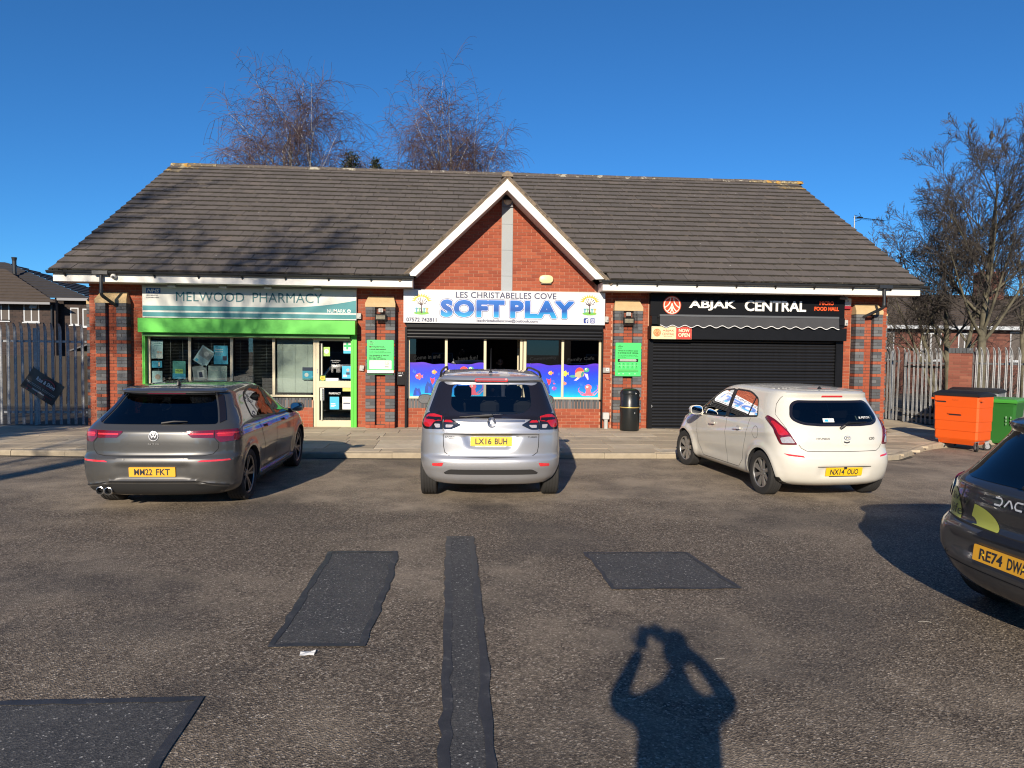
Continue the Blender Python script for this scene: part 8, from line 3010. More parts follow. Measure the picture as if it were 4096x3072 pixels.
def far_wall(t, x0, x1, y, z0, z1, mat, holes=(), name='wall'):
 """brick wall laid in real courses facing -Y, openings left clear"""
 m = MB()
 m.ct = 0.3
 z = z0
 k = 0
 while z < z1 - 0.02:
  spans = [(x0, x1)]
  for (a, b, c_, d_) in holes:
   if c_ - 0.02 < z < d_:
    ns = []
    for (p, q) in spans:
     if a > p and b < q:
      ns += [(p, a), (b, q)]
     elif b <= p or a >= q:
      ns.append((p, q))
     else:
      ns.append((p, a) if a > p else (b, q))
    spans = ns
  for (p, q) in spans:
   x = p - (0.17 if k % 2 else 0)
   while x < q:
    a, b = max(x, p), min(x + 0.33, q)
    if b - a > 0.02:
     m.ct = rnd.random()
     m.quad((a, y, z), (b, y, z), (b, y, z + 0.095), (a, y, z + 0.095))
    x += 0.34
  z += 0.105
  k += 1
 o = m.build(name, mat, t, fix=False)
 tag(o, kind='stuff')
 m = MB()
 m.box(x0, x1, y + 0.012, y + 0.25, z0, z1)
 m.build('mortar_bed', M_MORTD, t)
def far_window(t, a, b, c_, d_, y, bars=2, opener=None):
 m = MB()
 f = 0.06
 m.box(a, b, y - 0.02, y + 0.05, c_, c_ + f)
 m.box(a, b, y - 0.02, y + 0.05, d_ - f, d_)
 for k in range(bars + 1):
  x = a + (b - a - f) * k / bars
  m.box(x, x + f, y - 0.022, y + 0.048, c_ + f, d_ - f)
 m.box(a - 0.05, b + 0.05, y - 0.08, y, c_ - 0.06, c_)
 w_ = m.build('window', M_UPVC, t)
 m = MB()
 m.box(a + f, b - f, y + 0.012, y + 0.02, c_ + f, d_ - f)
 m.build('pane', M_WGL, w_)
 if opener:
  m = MB()
  m.box(opener[0], opener[1], -0.14, -0.10, -0.38, 0.0, Matrix.Translation((0, y, d_ - 0.04)) @ Matrix.Rotation(-0.35, 4, 'X'))
  m.build('open_light', M_UPVC, w_)
def tile_slope(m, p0, p1, up, rows, thick=0.05):
 """stepped courses from the eaves line p0-p1 up the vector 'up' (p1's end may be shortened by a hip: up is a pair)"""
 u0, u1 = up
 for r in range(rows):
  a0, a1 = Vector(p0) + Vector(u0) * r / rows, Vector(p1) + Vector(u1) * r / rows
  b0, b1 = Vector(p0) + Vector(u0) * (r + 1) / rows, Vector(p1) + Vector(u1) * (r + 1) / rows
  n = (a1 - a0).cross(b0 - a0).normalized()
  if n.z < 0:
   n = -n
  m.quad(a0 + n * thick, a1 + n * thick, b1, b0)
  m.quad(a0, a1, a1 + n * thick, a0 + n * thick)
t = thing('terraced_house', 'brick terraced house with painted-in shade and hipped roof beyond the palisade fence', 'house', (-24, 26, -0.4))
t.location = (0, 0, 0)
hol = ((-24.9, -24.45, 3.2, 4.25), (-23.72, -22.9, 3.15, 4.25), (-21.6, -21.15, 3.05, 4.0), (-20.95, -20.2, 2.95, 3.95))
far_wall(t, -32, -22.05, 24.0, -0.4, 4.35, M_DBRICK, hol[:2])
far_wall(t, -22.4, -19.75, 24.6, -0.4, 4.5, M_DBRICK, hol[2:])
far_window(t, *hol[0], 24.02, 1)
far_window(t, *hol[1], 24.02, 2, (-23.28, -22.92))
far_window(t, *hol[2], 24.62, 1)
far_window(t, *hol[3], 24.62, 2)
m = MB()
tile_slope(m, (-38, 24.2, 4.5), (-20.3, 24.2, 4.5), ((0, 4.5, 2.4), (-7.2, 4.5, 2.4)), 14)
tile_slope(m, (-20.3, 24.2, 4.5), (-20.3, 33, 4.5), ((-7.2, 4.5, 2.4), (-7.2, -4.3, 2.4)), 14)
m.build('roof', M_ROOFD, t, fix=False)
m = MB()
tile_slope(m, (-33, 23.3, 4.24), (-21.65, 23.3, 4.2), ((0, 3.0, 2.05), (-4.4, 3.0, 2.05)), 11)
m.build('wing_roof', M_ROOFB, t, fix=False)
m = MB()
m.tube([(-25.7, 26.6, 5.9), (-25.7, 26.6, 6.95)], 0.11, 10)
m.tube([(-25.7, 26.6, 6.75), (-25.7, 26.6, 6.95)], [0.11, 0.15], 10)
m.build('flue', M_GUT, t)
m = MB()
m.box(-22.05, -20.2, 24.12, 24.2, 4.36, 4.5)
m.box(-32, -21.95, 23.28, 23.34, 4.08, 4.20)
m.build('gutter_board', pm('grey gutter board', (0.20, 0.20, 0.21), 0.5), t)
m = MB()
m.tube([(-22.2, 23.9, 4.1), (-22.2, 23.9, 0)], 0.05, 8)
m.build('downpipe', M_GUT, t)
t = thing('board_fence', 'dark weathered close-boarded garden fence behind the palisade', 'fence', (-13.0, 7.0, -0.1))
mt_ = pm('dark weathered board', (0.035, 0.028, 0.022), 0.9, var=0.5, vscale=6)
mm_ = MB()
mm_.box(-0.07, 0.07, -0.01, 0.01, 0.0, 1.62)
meb = mm_.mesh('board', mt_, fix=True)
for k in range(42):
 inst('board', meb, t, (-3.0 + 0.15 * k, rnd.uniform(-0.01, 0.01), rnd.uniform(-0.03, 0.03)), (0, rnd.uniform(-0.02, 0.02), 0))
for (lab, x, y, w_, h_, cl) in (('low grey shed roof behind the garden fence, left of two', -12.2, 9.0, 2.0, 1.75, (0.10, 0.10, 0.105)), ('pale shed behind the garden fence, nearest the shops', -9.6, 8.8, 1.7, 1.85, (0.16, 0.165, 0.17))):
 t = thing('shed', lab, 'shed', (x, y, -0.1), 0, 'garden sheds')
 m = MB()
 m.box(-w_ / 2, w_ / 2, 0, 1.6, 0, h_)
 m.build('walls', pm('shed boards ' + lab[:4], (0.07, 0.055, 0.042), 0.9, var=0.3), t)
 m = MB()
 m.hexa([(-w_ / 2 - 0.15, -0.15, h_), (0, -0.15, h_ + 0.42), (0, 1.75, h_ + 0.42), (-w_ / 2 - 0.15, 1.75, h_), (-w_ / 2 - 0.15, -0.15, h_ + 0.05), (0, -0.15, h_ + 0.47), (0, 1.75, h_ + 0.47), (-w_ / 2 - 0.15, 1.75, h_ + 0.05)])
 m.hexa([(0, -0.15, h_ + 0.42), (w_ / 2 + 0.15, -0.15, h_), (w_ / 2 + 0.15, 1.75, h_), (0, 1.75, h_ + 0.42), (0, -0.15, h_ + 0.47), (w_ / 2 + 0.15, -0.15, h_ + 0.05), (w_ / 2 + 0.15, 1.75, h_ + 0.05), (0, 1.75, h_ + 0.47)])
 m.build('roof', pm('roofing felt ' + lab[:4], cl, 0.8, var=0.2), t)
t = thing('trellis', 'small white scalloped trellis on top of the garden fence', 'trellis', (-10.3, 6.95, 1.45))
m = MB()
for k in range(9):
 m.box(-0.5 + k * 0.12, -0.47 + k * 0.12, -0.01, 0.01, 0, 0.32)
for z in (0.02, 0.16, 0.29):
 m.box(-0.5, 0.5, -0.02, -0.005, z, z + 0.03)
m.build('lattice', M_UPVC, t)
t = thing('bungalow', 'long low brick bungalow with brown roof behind the bare trees', 'house', (0, 0, 0))
hb_ = ((20.4, 21.9, 1.6, 3.05), (23.3, 24.4, 1.6, 3.0), (25.3, 26.0, 1.6, 3.0), (28.1, 29.6, 1.6, 3.1))
far_wall(t, 17, 34, 18.0, -0.4, 3.35, M_HB, hb_)
for h_ in hb_:
 far_window(t, *h_, 18.02, 2)
m = MB()
tile_slope(m, (16.5, 17.6, 3.36), (34.5, 17.6, 3.36), ((0, 4.4, 1.95), (0, 4.4, 1.95)), 15)
m.build('roof', M_ROOFB, t, fix=False)
m = MB()
m.box(16.5, 34.5, 17.55, 17.62, 3.18, 3.36)
m.build('fascia', M_UPVC, t)
m = MB()
m.box(29.2, 30.4, 21.4, 22.2, 4.8, 6.45)
m.box(29.1, 30.5, 21.3, 22.3, 6.45, 6.6)
m.build('chimney', M_HB, t)
for k, (x, lab) in enumerate(((-26, 'first'), (-13, 'second'), (1, 'third'), (15, 'fourth'), (28, 'fifth'))):
 t = thing('house', 'two-storey brick house behind the camera, %s from the left' % lab, 'house', (x, -47, -0.4), 0, 'houses behind the camera')
 m = MB()
 m.box(-5, 5, -8, 0, 0, 5.2)
 m.build('wall', M_HB, t)
 m = MB()
 m.prism([(-8.5, 5.1), (0.5, 5.1), (-4, 7.9)], -5.3, 5.3, 'yz')
 m.build('roof', M_ROOFD, t)
 for (a, z) in ((-3.6, 0.9), (1.4, 0.9), (-3.6, 3.4), (1.4, 3.4)):
  m = MB()
  m.box(a, a + 1.9, 0.0, 0.06, z, z + 1.2)
  w_ = m.build('window', M_UPVC, t)
  m = MB()
  m.box(a + 0.1, a + 1.8, 0.06, 0.065, z + 0.1, z + 1.1)
  m.build('pane', M_WGL, w_)
 m = MB()
 m.box(-0.6, 0.5, 0.0, 0.06, 0.0, 2.2)
 m.build('door', M_BLK, t)
t = thing('tv_aerial', 'thin television aerial pointing right, above the right roof edge', 'aerial', (10.95, 2.83, 4.6))
m = MB()
m.tube([(0, 0, 0), (0, 0, 1.09)], 0.016, 8)
m.build('mast', M_GALV, t)
m = MB()
m.tube([(-0.03, 0, 1.05), (0.90, 0.05, 0.99)], 0.008, 6)
for k in range(11):
 x = 0.30 + 0.058 * k
 m.tube([(x, -0.10, 1.03 - 0.065 * x), (x, 0.14, 1.03 - 0.065 * x)], 0.004, 5)
for z in (-0.10, 0.0, 0.10):
 m.tube([(0.06, -0.13, 1.04 + z), (0.20, 0.0, 1.03 + z * 0.3), (0.06, 0.13, 1.04 + z)], 0.007, 5)
m.box(0.08, 0.24, -0.02, 0.02, 1.02, 1.06)
m.build('boom', M_BLK, t)
for (x0, x1, y0, y1, z) in ((-22, XL + 0.0, 0.62, 24.0, -0.06), (13.1, 40, -2.0, 18.0, -0.10), (XR, 13.0, 6.5, 18.0, -0.10)):
 m = MB()
 n = 14
 for i in range(n):
  for j in range(n):
   P = []
   for (a, b) in ((i, j), (i + 1, j), (i + 1, j + 1), (i, j + 1)):
    x, y = x0 + (x1 - x0) * a / n, y0 + (y1 - y0) * b / n
    P.append((x, y, z + (0.05 * sin(x * 2.1) * cos(y * 1.7) if 0 < a < n and 0 < b < n else 0)))
   m.quad(*P)
 tag(m.build('yard_soil', M_SOIL, fix=False, smooth=True), kind='structure')
# ================================================================== bare winter trees
def bark(name, c1, c2, scale=14, streak=True):
 g = G(name)
 mp = g.n('ShaderNodeMapping')
 g.l(g.co('Object'), mp.inputs[0])
 mp.inputs['Scale'].default_value = (1, 1, 3.0 if streak else 0.6)
 n = g.noise(scale, 5, 0.7, mp.outputs[0])
 g.set('Base Color', g.ramp(n, [(0.35, c1), (0.62, c2)]))
 g.set('Roughness', 0.9)
 g.bump(n, 0.5, 0.02)
 return g.m
M_BIRCH = bark('white birch bark', (0.10, 0.085, 0.075), (0.62, 0.58, 0.52), 4)
M_BTWIG = pm('purple-brown birch twig', (0.085, 0.050, 0.048), 0.8, var=0.3, vscale=2)
M_BARK = bark('grey-green bark', (0.060, 0.054, 0.038), (0.15, 0.135, 0.09), 5, False)
M_TWIG = pm('grey-brown twig', (0.052, 0.043, 0.036), 0.85, var=0.4, vscale=2)
M_BRAM = pm('red-brown bramble stem', (0.13, 0.075, 0.050), 0.85, var=0.5, vscale=3)
class Tree:
 def __init__(s, seed):
  s.r = random.Random(seed)
  s.limb, s.twig = MB(), MB()
 def wander(s, p, d, L, n, jit, lift, droop=0.0):
  pts = [Vector(p)]
  d = Vector(d).normalized()
  for k in range(n):
   d = d + Vector((s.r.uniform(-1, 1), s.r.uniform(-1, 1), s.r.uniform(-1, 1))) * jit + Vector((0, 0, lift - droop * (k / n)))
   d.normalize()
   pts.append(pts[-1] + d * L / n)
  return pts
 def branch(s, p, d, L, r, lvl, P):
  n = max(3, int(L / P['seg'][lvl]))
  pts = s.wander(p, d, L, n, P['jit'][lvl], P['lift'][lvl], P['droop'][lvl])
  tip = P.get('tip', 0.25)
  rs = [max(P['rmin'], r * (1 - (1 - tip) * k / n)) for k in range(n + 1)]
  (s.limb if lvl < P['limb_lv'] else s.twig).tube(pts, rs, P['sides'][lvl], False)
  if lvl + 1 >= P['levels']:
   return
  cnt = P['kids'][lvl]
  cnt = int(cnt) if isinstance(cnt, int) else max(1, int(L * cnt))
  for k in range(cnt):
   u = P['from'][lvl] + (1 - P['from'][lvl]) * (k + s.r.random()) / cnt
   i = min(n - 1, int(u * n))
   q = pts[i].lerp(pts[i + 1], u * n - i)
   dd = (pts[i + 1] - pts[i]).normalized()
   a = dd.orthogonal().normalized()
   a = Matrix.Rotation(s.r.uniform(0, 2 * pi), 3, dd) @ a
   ang = radians(s.r.uniform(*P['ang'][lvl]))
   nd = dd * cos(ang) + a * sin(ang)
   s.branch(q, nd, L * s.r.uniform(*P['ratio'][lvl]) * (1.1 - 0.55 * u if P.get('cone') else 1.0), max(P['rmin'], rs[i] * P['rr'][lvl]), lvl + 1, P)
 def done(s, name, label, loc, bm_, tm_, group=None):
  t = thing(name, label, 'tree', loc, 0, group)
  s.limb.build('trunk', bm_, t, smooth=True, sharp=None, fix=False)
  o = s.twig.build('crown', tm_, t, smooth=False, fix=False)
  tag(o, kind='stuff')
  return t
BP = dict(levels=4, limb_lv=2, seg=[0.7, 0.45, 0.35, 0.22], jit=[0.07, 0.13, 0.16, 0.10], lift=[0.05, 0.05, 0.0, -0.06], droop=[0.0, 0.10, 0.34, 0.42], rmin=0.0062, sides=[8, 6, 4, 3],
   kids=[15, 10, 13], ratio=[(0.21, 0.31), (0.30, 0.55), (0.35, 0.8)], ang=[(25, 55), (30, 65), (25, 80)], rr=[0.42, 0.40, 0.5], tip=0.2)
BP['from'] = [0.55, 0.15, 0.05]
def birch(label, loc, stems, seed, P=BP):
 T = Tree(seed)
 for (ox, oy, dx, dy, L, r) in stems:
  T.branch((ox, oy, 0), (dx, dy, 1), L, r, 0, P)
 return T.done('birch_tree', label, loc, M_BIRCH, M_BTWIG, 'bare birches behind the roof')
birch('taller bare birch behind the roof, left of the pair', (-7.9, 20.0, -0.4), ((0.0, 0.2, -0.05, 0.0, 13.0, 0.19), (0.25, 0, 0.03, 0.03, 13.4, 0.19), (0.5, 0.1, 0.11, 0.02, 12.4, 0.16), (-0.3, 0.2, -0.12, 0.05, 11.6, 0.11)), 3)
birch('bare weeping birch behind the roof, right of the pair nearest the gable', (-0.7, 22.0, -0.4), ((0, 0, 0.0, 0.0, 13.3, 0.19), (0.2, 0, 0.05, 0.02, 12.9, 0.16), (0.7, 0, 0.07, 0.0, 12.2, 0.14)), 14)
birch('smaller bare birch between the two larger ones behind the roof', (-2.5, 22.5, -0.4), ((0, 0, 0.0, 0.0, 11.3, 0.11), (0.25, 0, 0.03, 0.0, 10.8, 0.09)), 8)
def leaf_clump(T, c, rx, ry, rz_, n, size, rr_):
 for k in range(n):
  while True:
   v = Vector((rr_.uniform(-1, 1), rr_.uniform(-1, 1), rr_.uniform(-1, 1)))
   if v.length < 1:
    break
  p = Vector(c) + Vector((v.x * rx, v.y * ry, v.z * rz_))
  a = Vector((rr_.uniform(-1, 1), rr_.uniform(-1, 1), rr_.uniform(-0.2, 1))).normalized() * size * rr_.uniform(0.6, 1.3)
  b = a.orthogonal().normalized() * size * 0.28
  T.add([p, p + a * 0.5 + b, p + a, p + a * 0.5 - b], ((0, 1, 2, 3),))
M_IVY = pm('dark ivy leaf', (0.028, 0.034, 0.014), 0.6, var=0.6, vscale=4)
for (lab, x, h_, w_) in (('dark ivy-clad stump showing over the ridge, larger of two', -5.45, 11.75, 0.62), ('narrow dark ivy-clad stump showing over the ridge, smaller of two', -4.25, 11.55, 0.32)):
 t = thing('ivy_stump', lab, 'tree', (x, 19.0, -0.4), 0, 'ivy-clad stumps')
 m = MB()
 m.tube([(0, 0, 0), (0.05, 0, 5), (0, 0, h_ - 0.2)], [0.18, 0.15, 0.10], 8)
 m.build('trunk', M_BARK, t, smooth=True)
 m = MB()
 rr_ = random.Random(int(-x * 10))
 for k in range(16):
  leaf_clump(m, (rr_.uniform(-0.1, 0.1), rr_.uniform(-0.1, 0.1), h_ - 0.3 - 0.28 * k), w_ * (0.7 + 0.03 * k), w_, 0.34, 190, 0.13, rr_)
 tag(m.build('crown', M_IVY, t, fix=False), kind='stuff')
RP = dict(levels=5, limb_lv=2, seg=[0.5, 0.35, 0.28, 0.2, 0.14], jit=[0.025, 0.06, 0.10, 0.14, 0.18], lift=[0.02, 0.06, 0.05, 0.05, 0.05], droop=[0, 0, 0, 0, 0], rmin=0.0045, sides=[10, 7, 5, 3, 3],
   kids=[22, 11, 11, 6], ratio=[(0.42, 0.62), (0.34, 0.62), (0.35, 0.65), (0.3, 0.6)], ang=[(28, 62), (22, 50), (22, 55), (25, 55)], rr=[0.45, 0.5, 0.55, 0.6], tip=0.15, cone=True)
RP['from'] = [0.32, 0.15, 0.15, 0.1]
T = Tree(31)
T.branch((0, 0, 0), (0.012, 0, 1), 6.9, 0.155, 0, RP)
T.done('bare_tree', 'bare tree with thick grey-green trunk behind the right-hand palisade fence', (15.03, 3.1, -0.2), M_BARK, M_TWIG, 'bare trees at the right')
RP2 = dict(RP, kids=[11, 8, 8, 5])
T = Tree(12)
for (ox, dx, L, r) in ((0.0, -0.05, 5.2, 0.13), (0.12, 0.14, 5.2, 0.11), (-0.15, -0.30, 5.2, 0.09), (-0.1, -0.5, 4.8, 0.07)):
 T.branch((ox, 0, 0), (dx, 0.0, 1), L, r, 0, RP2)
T.done('bare_tree', 'many-stemmed bare tree between the shop roof and the thick trunk', (15.3, 4.7, -0.2), M_BARK, M_TWIG, 'bare trees at the right')
T = Tree(44)
T.branch((0, 0, 0), (-0.05, 0, 1), 5.6, 0.10, 0, RP2)
T.branch((0.2, 0, 0), (0.2, 0.1, 1), 5.2, 0.08, 0, RP2)
T.done('bare_tree', 'thin bare tree at the far right edge of the picture', (18.2, 5.2, -0.2), M_BARK, M_TWIG, 'bare trees at the right')
for n, (x, y, w_, h_, lab) in enumerate(((13.9, 7.6, 1.6, 2.9, 'tangled red-brown bramble shrub behind the side gate'), (14.9, 9.2, 1.8, 3.3, 'taller brown thicket behind the multi-stemmed tree'), (16.3, 5.6, 1.5, 2.2, 'low tangled hedge behind the right-hand fence'), (18.2, 7.4, 1.8, 2.7, 'bare hedge below the bungalow window'))):
 rr_ = random.Random(60 + n)
 t = thing('shrub', lab, 'shrub', (x, y, -0.15), 0, 'bare thicket behind the right fence')
 m = MB()
 for k in range(460):
  a, q = rr_.uniform(0, 2 * pi), rr_.random() ** 0.5
  p = Vector((cos(a) * q * w_ * 0.55, sin(a) * q * w_ * 0.55, 0))
  d = Vector((cos(a) * 0.35 * rr_.random(), sin(a) * 0.35 * rr_.random(), 1.0)).normalized()
  L = h_ * rr_.uniform(0.45, 1.1)
  pts = [p]
  for s_ in range(6):
   d = (d + Vector((rr_.uniform(-1, 1), rr_.uniform(-1, 1), rr_.uniform(-0.9, 0.5))) * 0.34).normalized()
   pts.append(pts[-1] + d * L / 6)
  m.tube(pts, [0.007, 0.0065, 0.006, 0.005, 0.004, 0.003, 0.002], 3, False)
 tag(m.build('stems', M_BRAM if n < 2 else M_TWIG, t, fix=False), kind='stuff')
SP = dict(RP, kids=[15, 9, 8, 3], levels=5, rmin=0.008)
T = Tree(77)
T.branch((0, 0, 0), (-0.05, 0.0, 1), 10.6, 0.22, 0, SP)
T.done('bare_tree', 'tall bare tree behind the camera shading the left of the car park', (-9.9, -18.4, road_z(-9)), M_BARK, M_TWIG)
T = Tree(78)
T.branch((0, 0, 0), (0.02, 0.0, 1), 12.0, 0.20, 0, SP)
T.done('bare_tree', 'second bare tree behind the camera further to the left', (-14.6, -15.5, road_z(-9)), M_BARK, M_TWIG)
t = thing('shade_conifer', 'unseen evergreen added behind the camera to shade the left fence', 'tree', (-12.9, -12.6, road_z(-9)))  # out of view, added only to throw shade on the left palisade
m = MB()
m.tube([(0, 0, 0), (0, 0, 8.2)], [0.16, 0.03], 8)
m.build('trunk', M_BARK, t, smooth=True)
m = MB()
rr_ = random.Random(9)
for k in range(120):
 z = 0.6 + 7.8 * (k / 120)
 a = k * 2.4
 rad = (1.0 - k / 126) * 1.35
 leaf_clump(m, (cos(a) * rad, sin(a) * rad, z), 0.55, 0.55, 0.35, 60, 0.20, rr_)
tag(m.build('crown', M_IVY, t, fix=False), kind='stuff')
t = thing('magpie', 'black and white bird perched at the top of the right-hand tree', 'bird', (15.17, 3.2, 8.02), radians(25))
m = MB()
m.lathe([(0.001, -0.11), (0.035, -0.09), (0.055, -0.03), (0.052, 0.03), (0.032, 0.08), (0.02, 0.10)], 12, 'z', (0, 0, 0.12))
m.lathe([(0.001, -0.035), (0.028, -0.018), (0.032, 0.0), (0.026, 0.022), (0.001, 0.036)], 12, 'z', (0.005, 0, 0.235))
m.tube([(0.03, 0, 0.235), (0.075, 0, 0.228)], [0.010, 0.002], 6)
m.tube([(-0.02, 0, 0.05), (-0.07, 0, -0.10), (-0.09, 0, -0.18)], [0.02, 0.014, 0.008], 6)
b_ = m.build('body', M_INK, t, smooth=True)
m = MB()
m.lathe([(0.001, -0.06), (0.044, -0.03), (0.05, 0.01), (0.03, 0.045), (0.001, 0.055)], 10, 'z', (0.016, -0.012, 0.13))
m.build('white_breast', M_PAPER, t, smooth=True)
m = MB()
for s in (-1, 1):
 m.tube([(0, s * 0.015, 0.02), (0.01, s * 0.015, -0.05)], 0.004, 5)
m.build('legs', M_INK, t)
# ================================================================== people and litter
def skin_body(name, joints, bones, mats, parent, zones, sub=2):
 """one continuous figure grown from a skeleton: joints {name: (x, y, z, r)}"""
 names = list(joints)
 me = bpy.data.meshes.new(name)
 me.from_pydata([joints[n][:3] for n in names], [(names.index(a), names.index(b)) for a, b in bones], [])
 o = bpy.data.objects.new(name, me)
 COL.objects.link(o)
 o.modifiers.new('skin', 'SKIN')
 for i, n in enumerate(names):
  v = me.skin_vertices[0].data[i]
  r = joints[n][3]
  v.radius = r if isinstance(r, tuple) else (r, r)
  v.use_root = (n == 'pelvis')
 sb = o.modifiers.new('sub', 'SUBSURF')
 sb.levels = sb.render_levels = sub
 bpy.context.view_layer.update()
 m2 = bpy.data.meshes.new_from_object(o.evaluated_get(bpy.context.evaluated_depsgraph_get()))
 o.modifiers.clear()
 o.data = m2
 m2.materials.clear()
 for m in mats:
  m2.materials.append(m)
 for p in m2.polygons:
  p.use_smooth = True
  p.material_index = zones(p.center)
 o.parent = parent
 return o
M_JACK = pm('dark jacket cloth', (0.020, 0.021, 0.026), 0.85, var=0.3, vscale=10)
M_JEAN = pm('dark denim', (0.025, 0.032, 0.055), 0.9, var=0.25, vscale=14)
M_SHOE = pm('black shoe', (0.010, 0.010, 0.010), 0.5)
M_FACE = pm('skin', (0.42, 0.25, 0.18), 0.55, var=0.06)
M_HAIR = pm('dark hair', (0.018, 0.014, 0.011), 0.7)
def head(t, c, rz_, hair=True, glasses=False, beard=False):
 """head with face, looking along local +Y turned by rz_"""
 Mx = Matrix.Translation(c) @ Matrix.Rotation(rz_, 4, 'Z')
 m = MB()
 rings = []
 for (z, rx, ry, oy) in ((-0.125, 0.022, 0.025, 0.045), (-0.11, 0.042, 0.055, 0.03), (-0.085, 0.056, 0.072, 0.018), (-0.05, 0.066, 0.086, 0.008), (0.0, 0.074, 0.096, 0.0), (0.045, 0.076, 0.098, -0.004), (0.085, 0.066, 0.086, -0.006), (0.112, 0.042, 0.056, -0.008), (0.122, 0.012, 0.016, -0.008)):
  rings.append([(rx * cos(a), oy + ry * sin(a), z) for a in wob(20)])
 m.loft(rings, True, True, Mx)
 m.loft([[(0.016 * cos(a), 0.090 + 0.014 * sin(a), -0.045) for a in wob(8)], [(0.013 * cos(a), 0.106 + 0.014 * sin(a), -0.035) for a in wob(8)], [(0.007 * cos(a), 0.092 + 0.01 * sin(a), 0.015) for a in wob(8)]], True, True, Mx)
 for s in (-1, 1):
  m.loft([[(s * 0.076 + s * k * 0.012, 0.0 + 0.018 * cos(a) - 0.008, -0.01 + 0.030 * sin(a)) for a in wob(10)] for k in (0, 1)], True, True, Mx)
 h = m.build('head', M_FACE, t, smooth=True, sharp=60)
 m = MB()
 for s in (-1, 1):
  m.lathe([(0.001, 0.012), (0.009, 0.008), (0.012, 0.0)], 10, 'y', M=Mx @ Matrix.Translation((s * 0.032, 0.084, 0.005)))
 m.box(-0.024, 0.024, 0.088, 0.092, -0.078, -0.071, Mx)
 m.build('features', M_INK, h)
 if hair:
  m = MB()
  rings = []
  for (z, s_) in ((0.02, 1.04), (0.05, 1.08), (0.09, 1.08), (0.12, 0.82), (0.137, 0.3)):
   k = {0.02: (0.076, 0.097), 0.05: (0.077, 0.099), 0.09: (0.067, 0.088), 0.12: (0.045, 0.06), 0.137: (0.02, 0.03)}[z]
   rings.append([(k[0] * s_ * cos(a), -0.012 + k[1] * s_ * sin(a) * (0.86 if sin(a) > 0 and z < 0.06 else 1.0), z) for a in wob(20)])
  m.loft(rings, False, True, Mx)
  m.loft([[(0.080 * cos(a), -0.02 + 0.088 * sin(a), z) for a in [pi * (1.0 + k / 10) for k in range(11)]] for z in (-0.06, 0.05)], False, False, Mx, closed=False)
  m.build('hair', M_HAIR, h, smooth=True)
 if glasses:
  m = MB()
  for s in (-1, 1):
   pts = [Mx @ Vector((s * 0.033 + 0.022 * cos(a), 0.103, 0.004 + 0.016 * sin(a))) for a in wob(14)]
   m.tube(pts + [pts[0]], 0.002, 5)
  m.tube([Mx @ Vector((-0.012, 0.105, 0.006)), Mx @ Vector((0.012, 0.105, 0.006))], 0.002, 5)
  m.build('glasses', M_INK, h)
 if beard:
  m = MB()
  m.loft([[(0.060 * cos(a), 0.020 + 0.072 * sin(a), z) for a in [k * pi / 12 for k in range(13)]] for z in (-0.112, -0.062)], False, False, Mx, closed=False)
  m.build('beard', M_HAIR, h, smooth=True)
 return h
def hand(t, c, rot, mat, curl=0.9):
 """palm, four fingers of unequal length and a thumb; fingers along local +Z"""
 Mx = Matrix.Translation(c) @ rot
 m = MB()
 m.bbox(-0.040, 0.040, -0.014, 0.014, -0.02, 0.075, 0.010, Mx)
 for k, (x, L) in enumerate(((-0.030, 0.068), (-0.010, 0.078), (0.010, 0.074), (0.030, 0.058))):
  p = Vector((x, 0, 0.070))
  a = 0.0
  pts = [p]
  for s_ in range(3):
   a += curl * 0.45
   p = p + Vector((0, sin(a), cos(a))) * L / 3
   pts.append(p)
  m.tube([Mx @ q for q in pts], [0.009, 0.0085, 0.008, 0.006], 8)
 p = [Vector((-0.036, 0, 0.005)), Vector((-0.062, 0.012, 0.030)), Vector((-0.066, 0.030, 0.055)), Vector((-0.058, 0.042, 0.070))]
 m.tube([Mx @ q for q in p], [0.012, 0.011, 0.010, 0.007], 8)
 return m.build('hand', mat, t, smooth=True, sharp=60)
PX = Vector((cos(SUN_AZ), -sin(SUN_AZ), 0))            # to the right as the sun sees it
PF = Vector((sin(SUN_AZ), cos(SUN_AZ), 0))             # the way the light travels
t = thing('person', 'person in dark jacket behind the camera raising a phone with both hands', 'person', (0.12, -16.80, road_z(0)))
def W(lat, fwd, h):
 v = Vector((CAMP.x, CAMP.y, 0)) + PX * lat + PF * fwd
 return (v.x - t.location.x, v.y - t.location.y, h)
def Jp(lat, fwd, h, r):
 return (*W(lat, fwd, h), r)
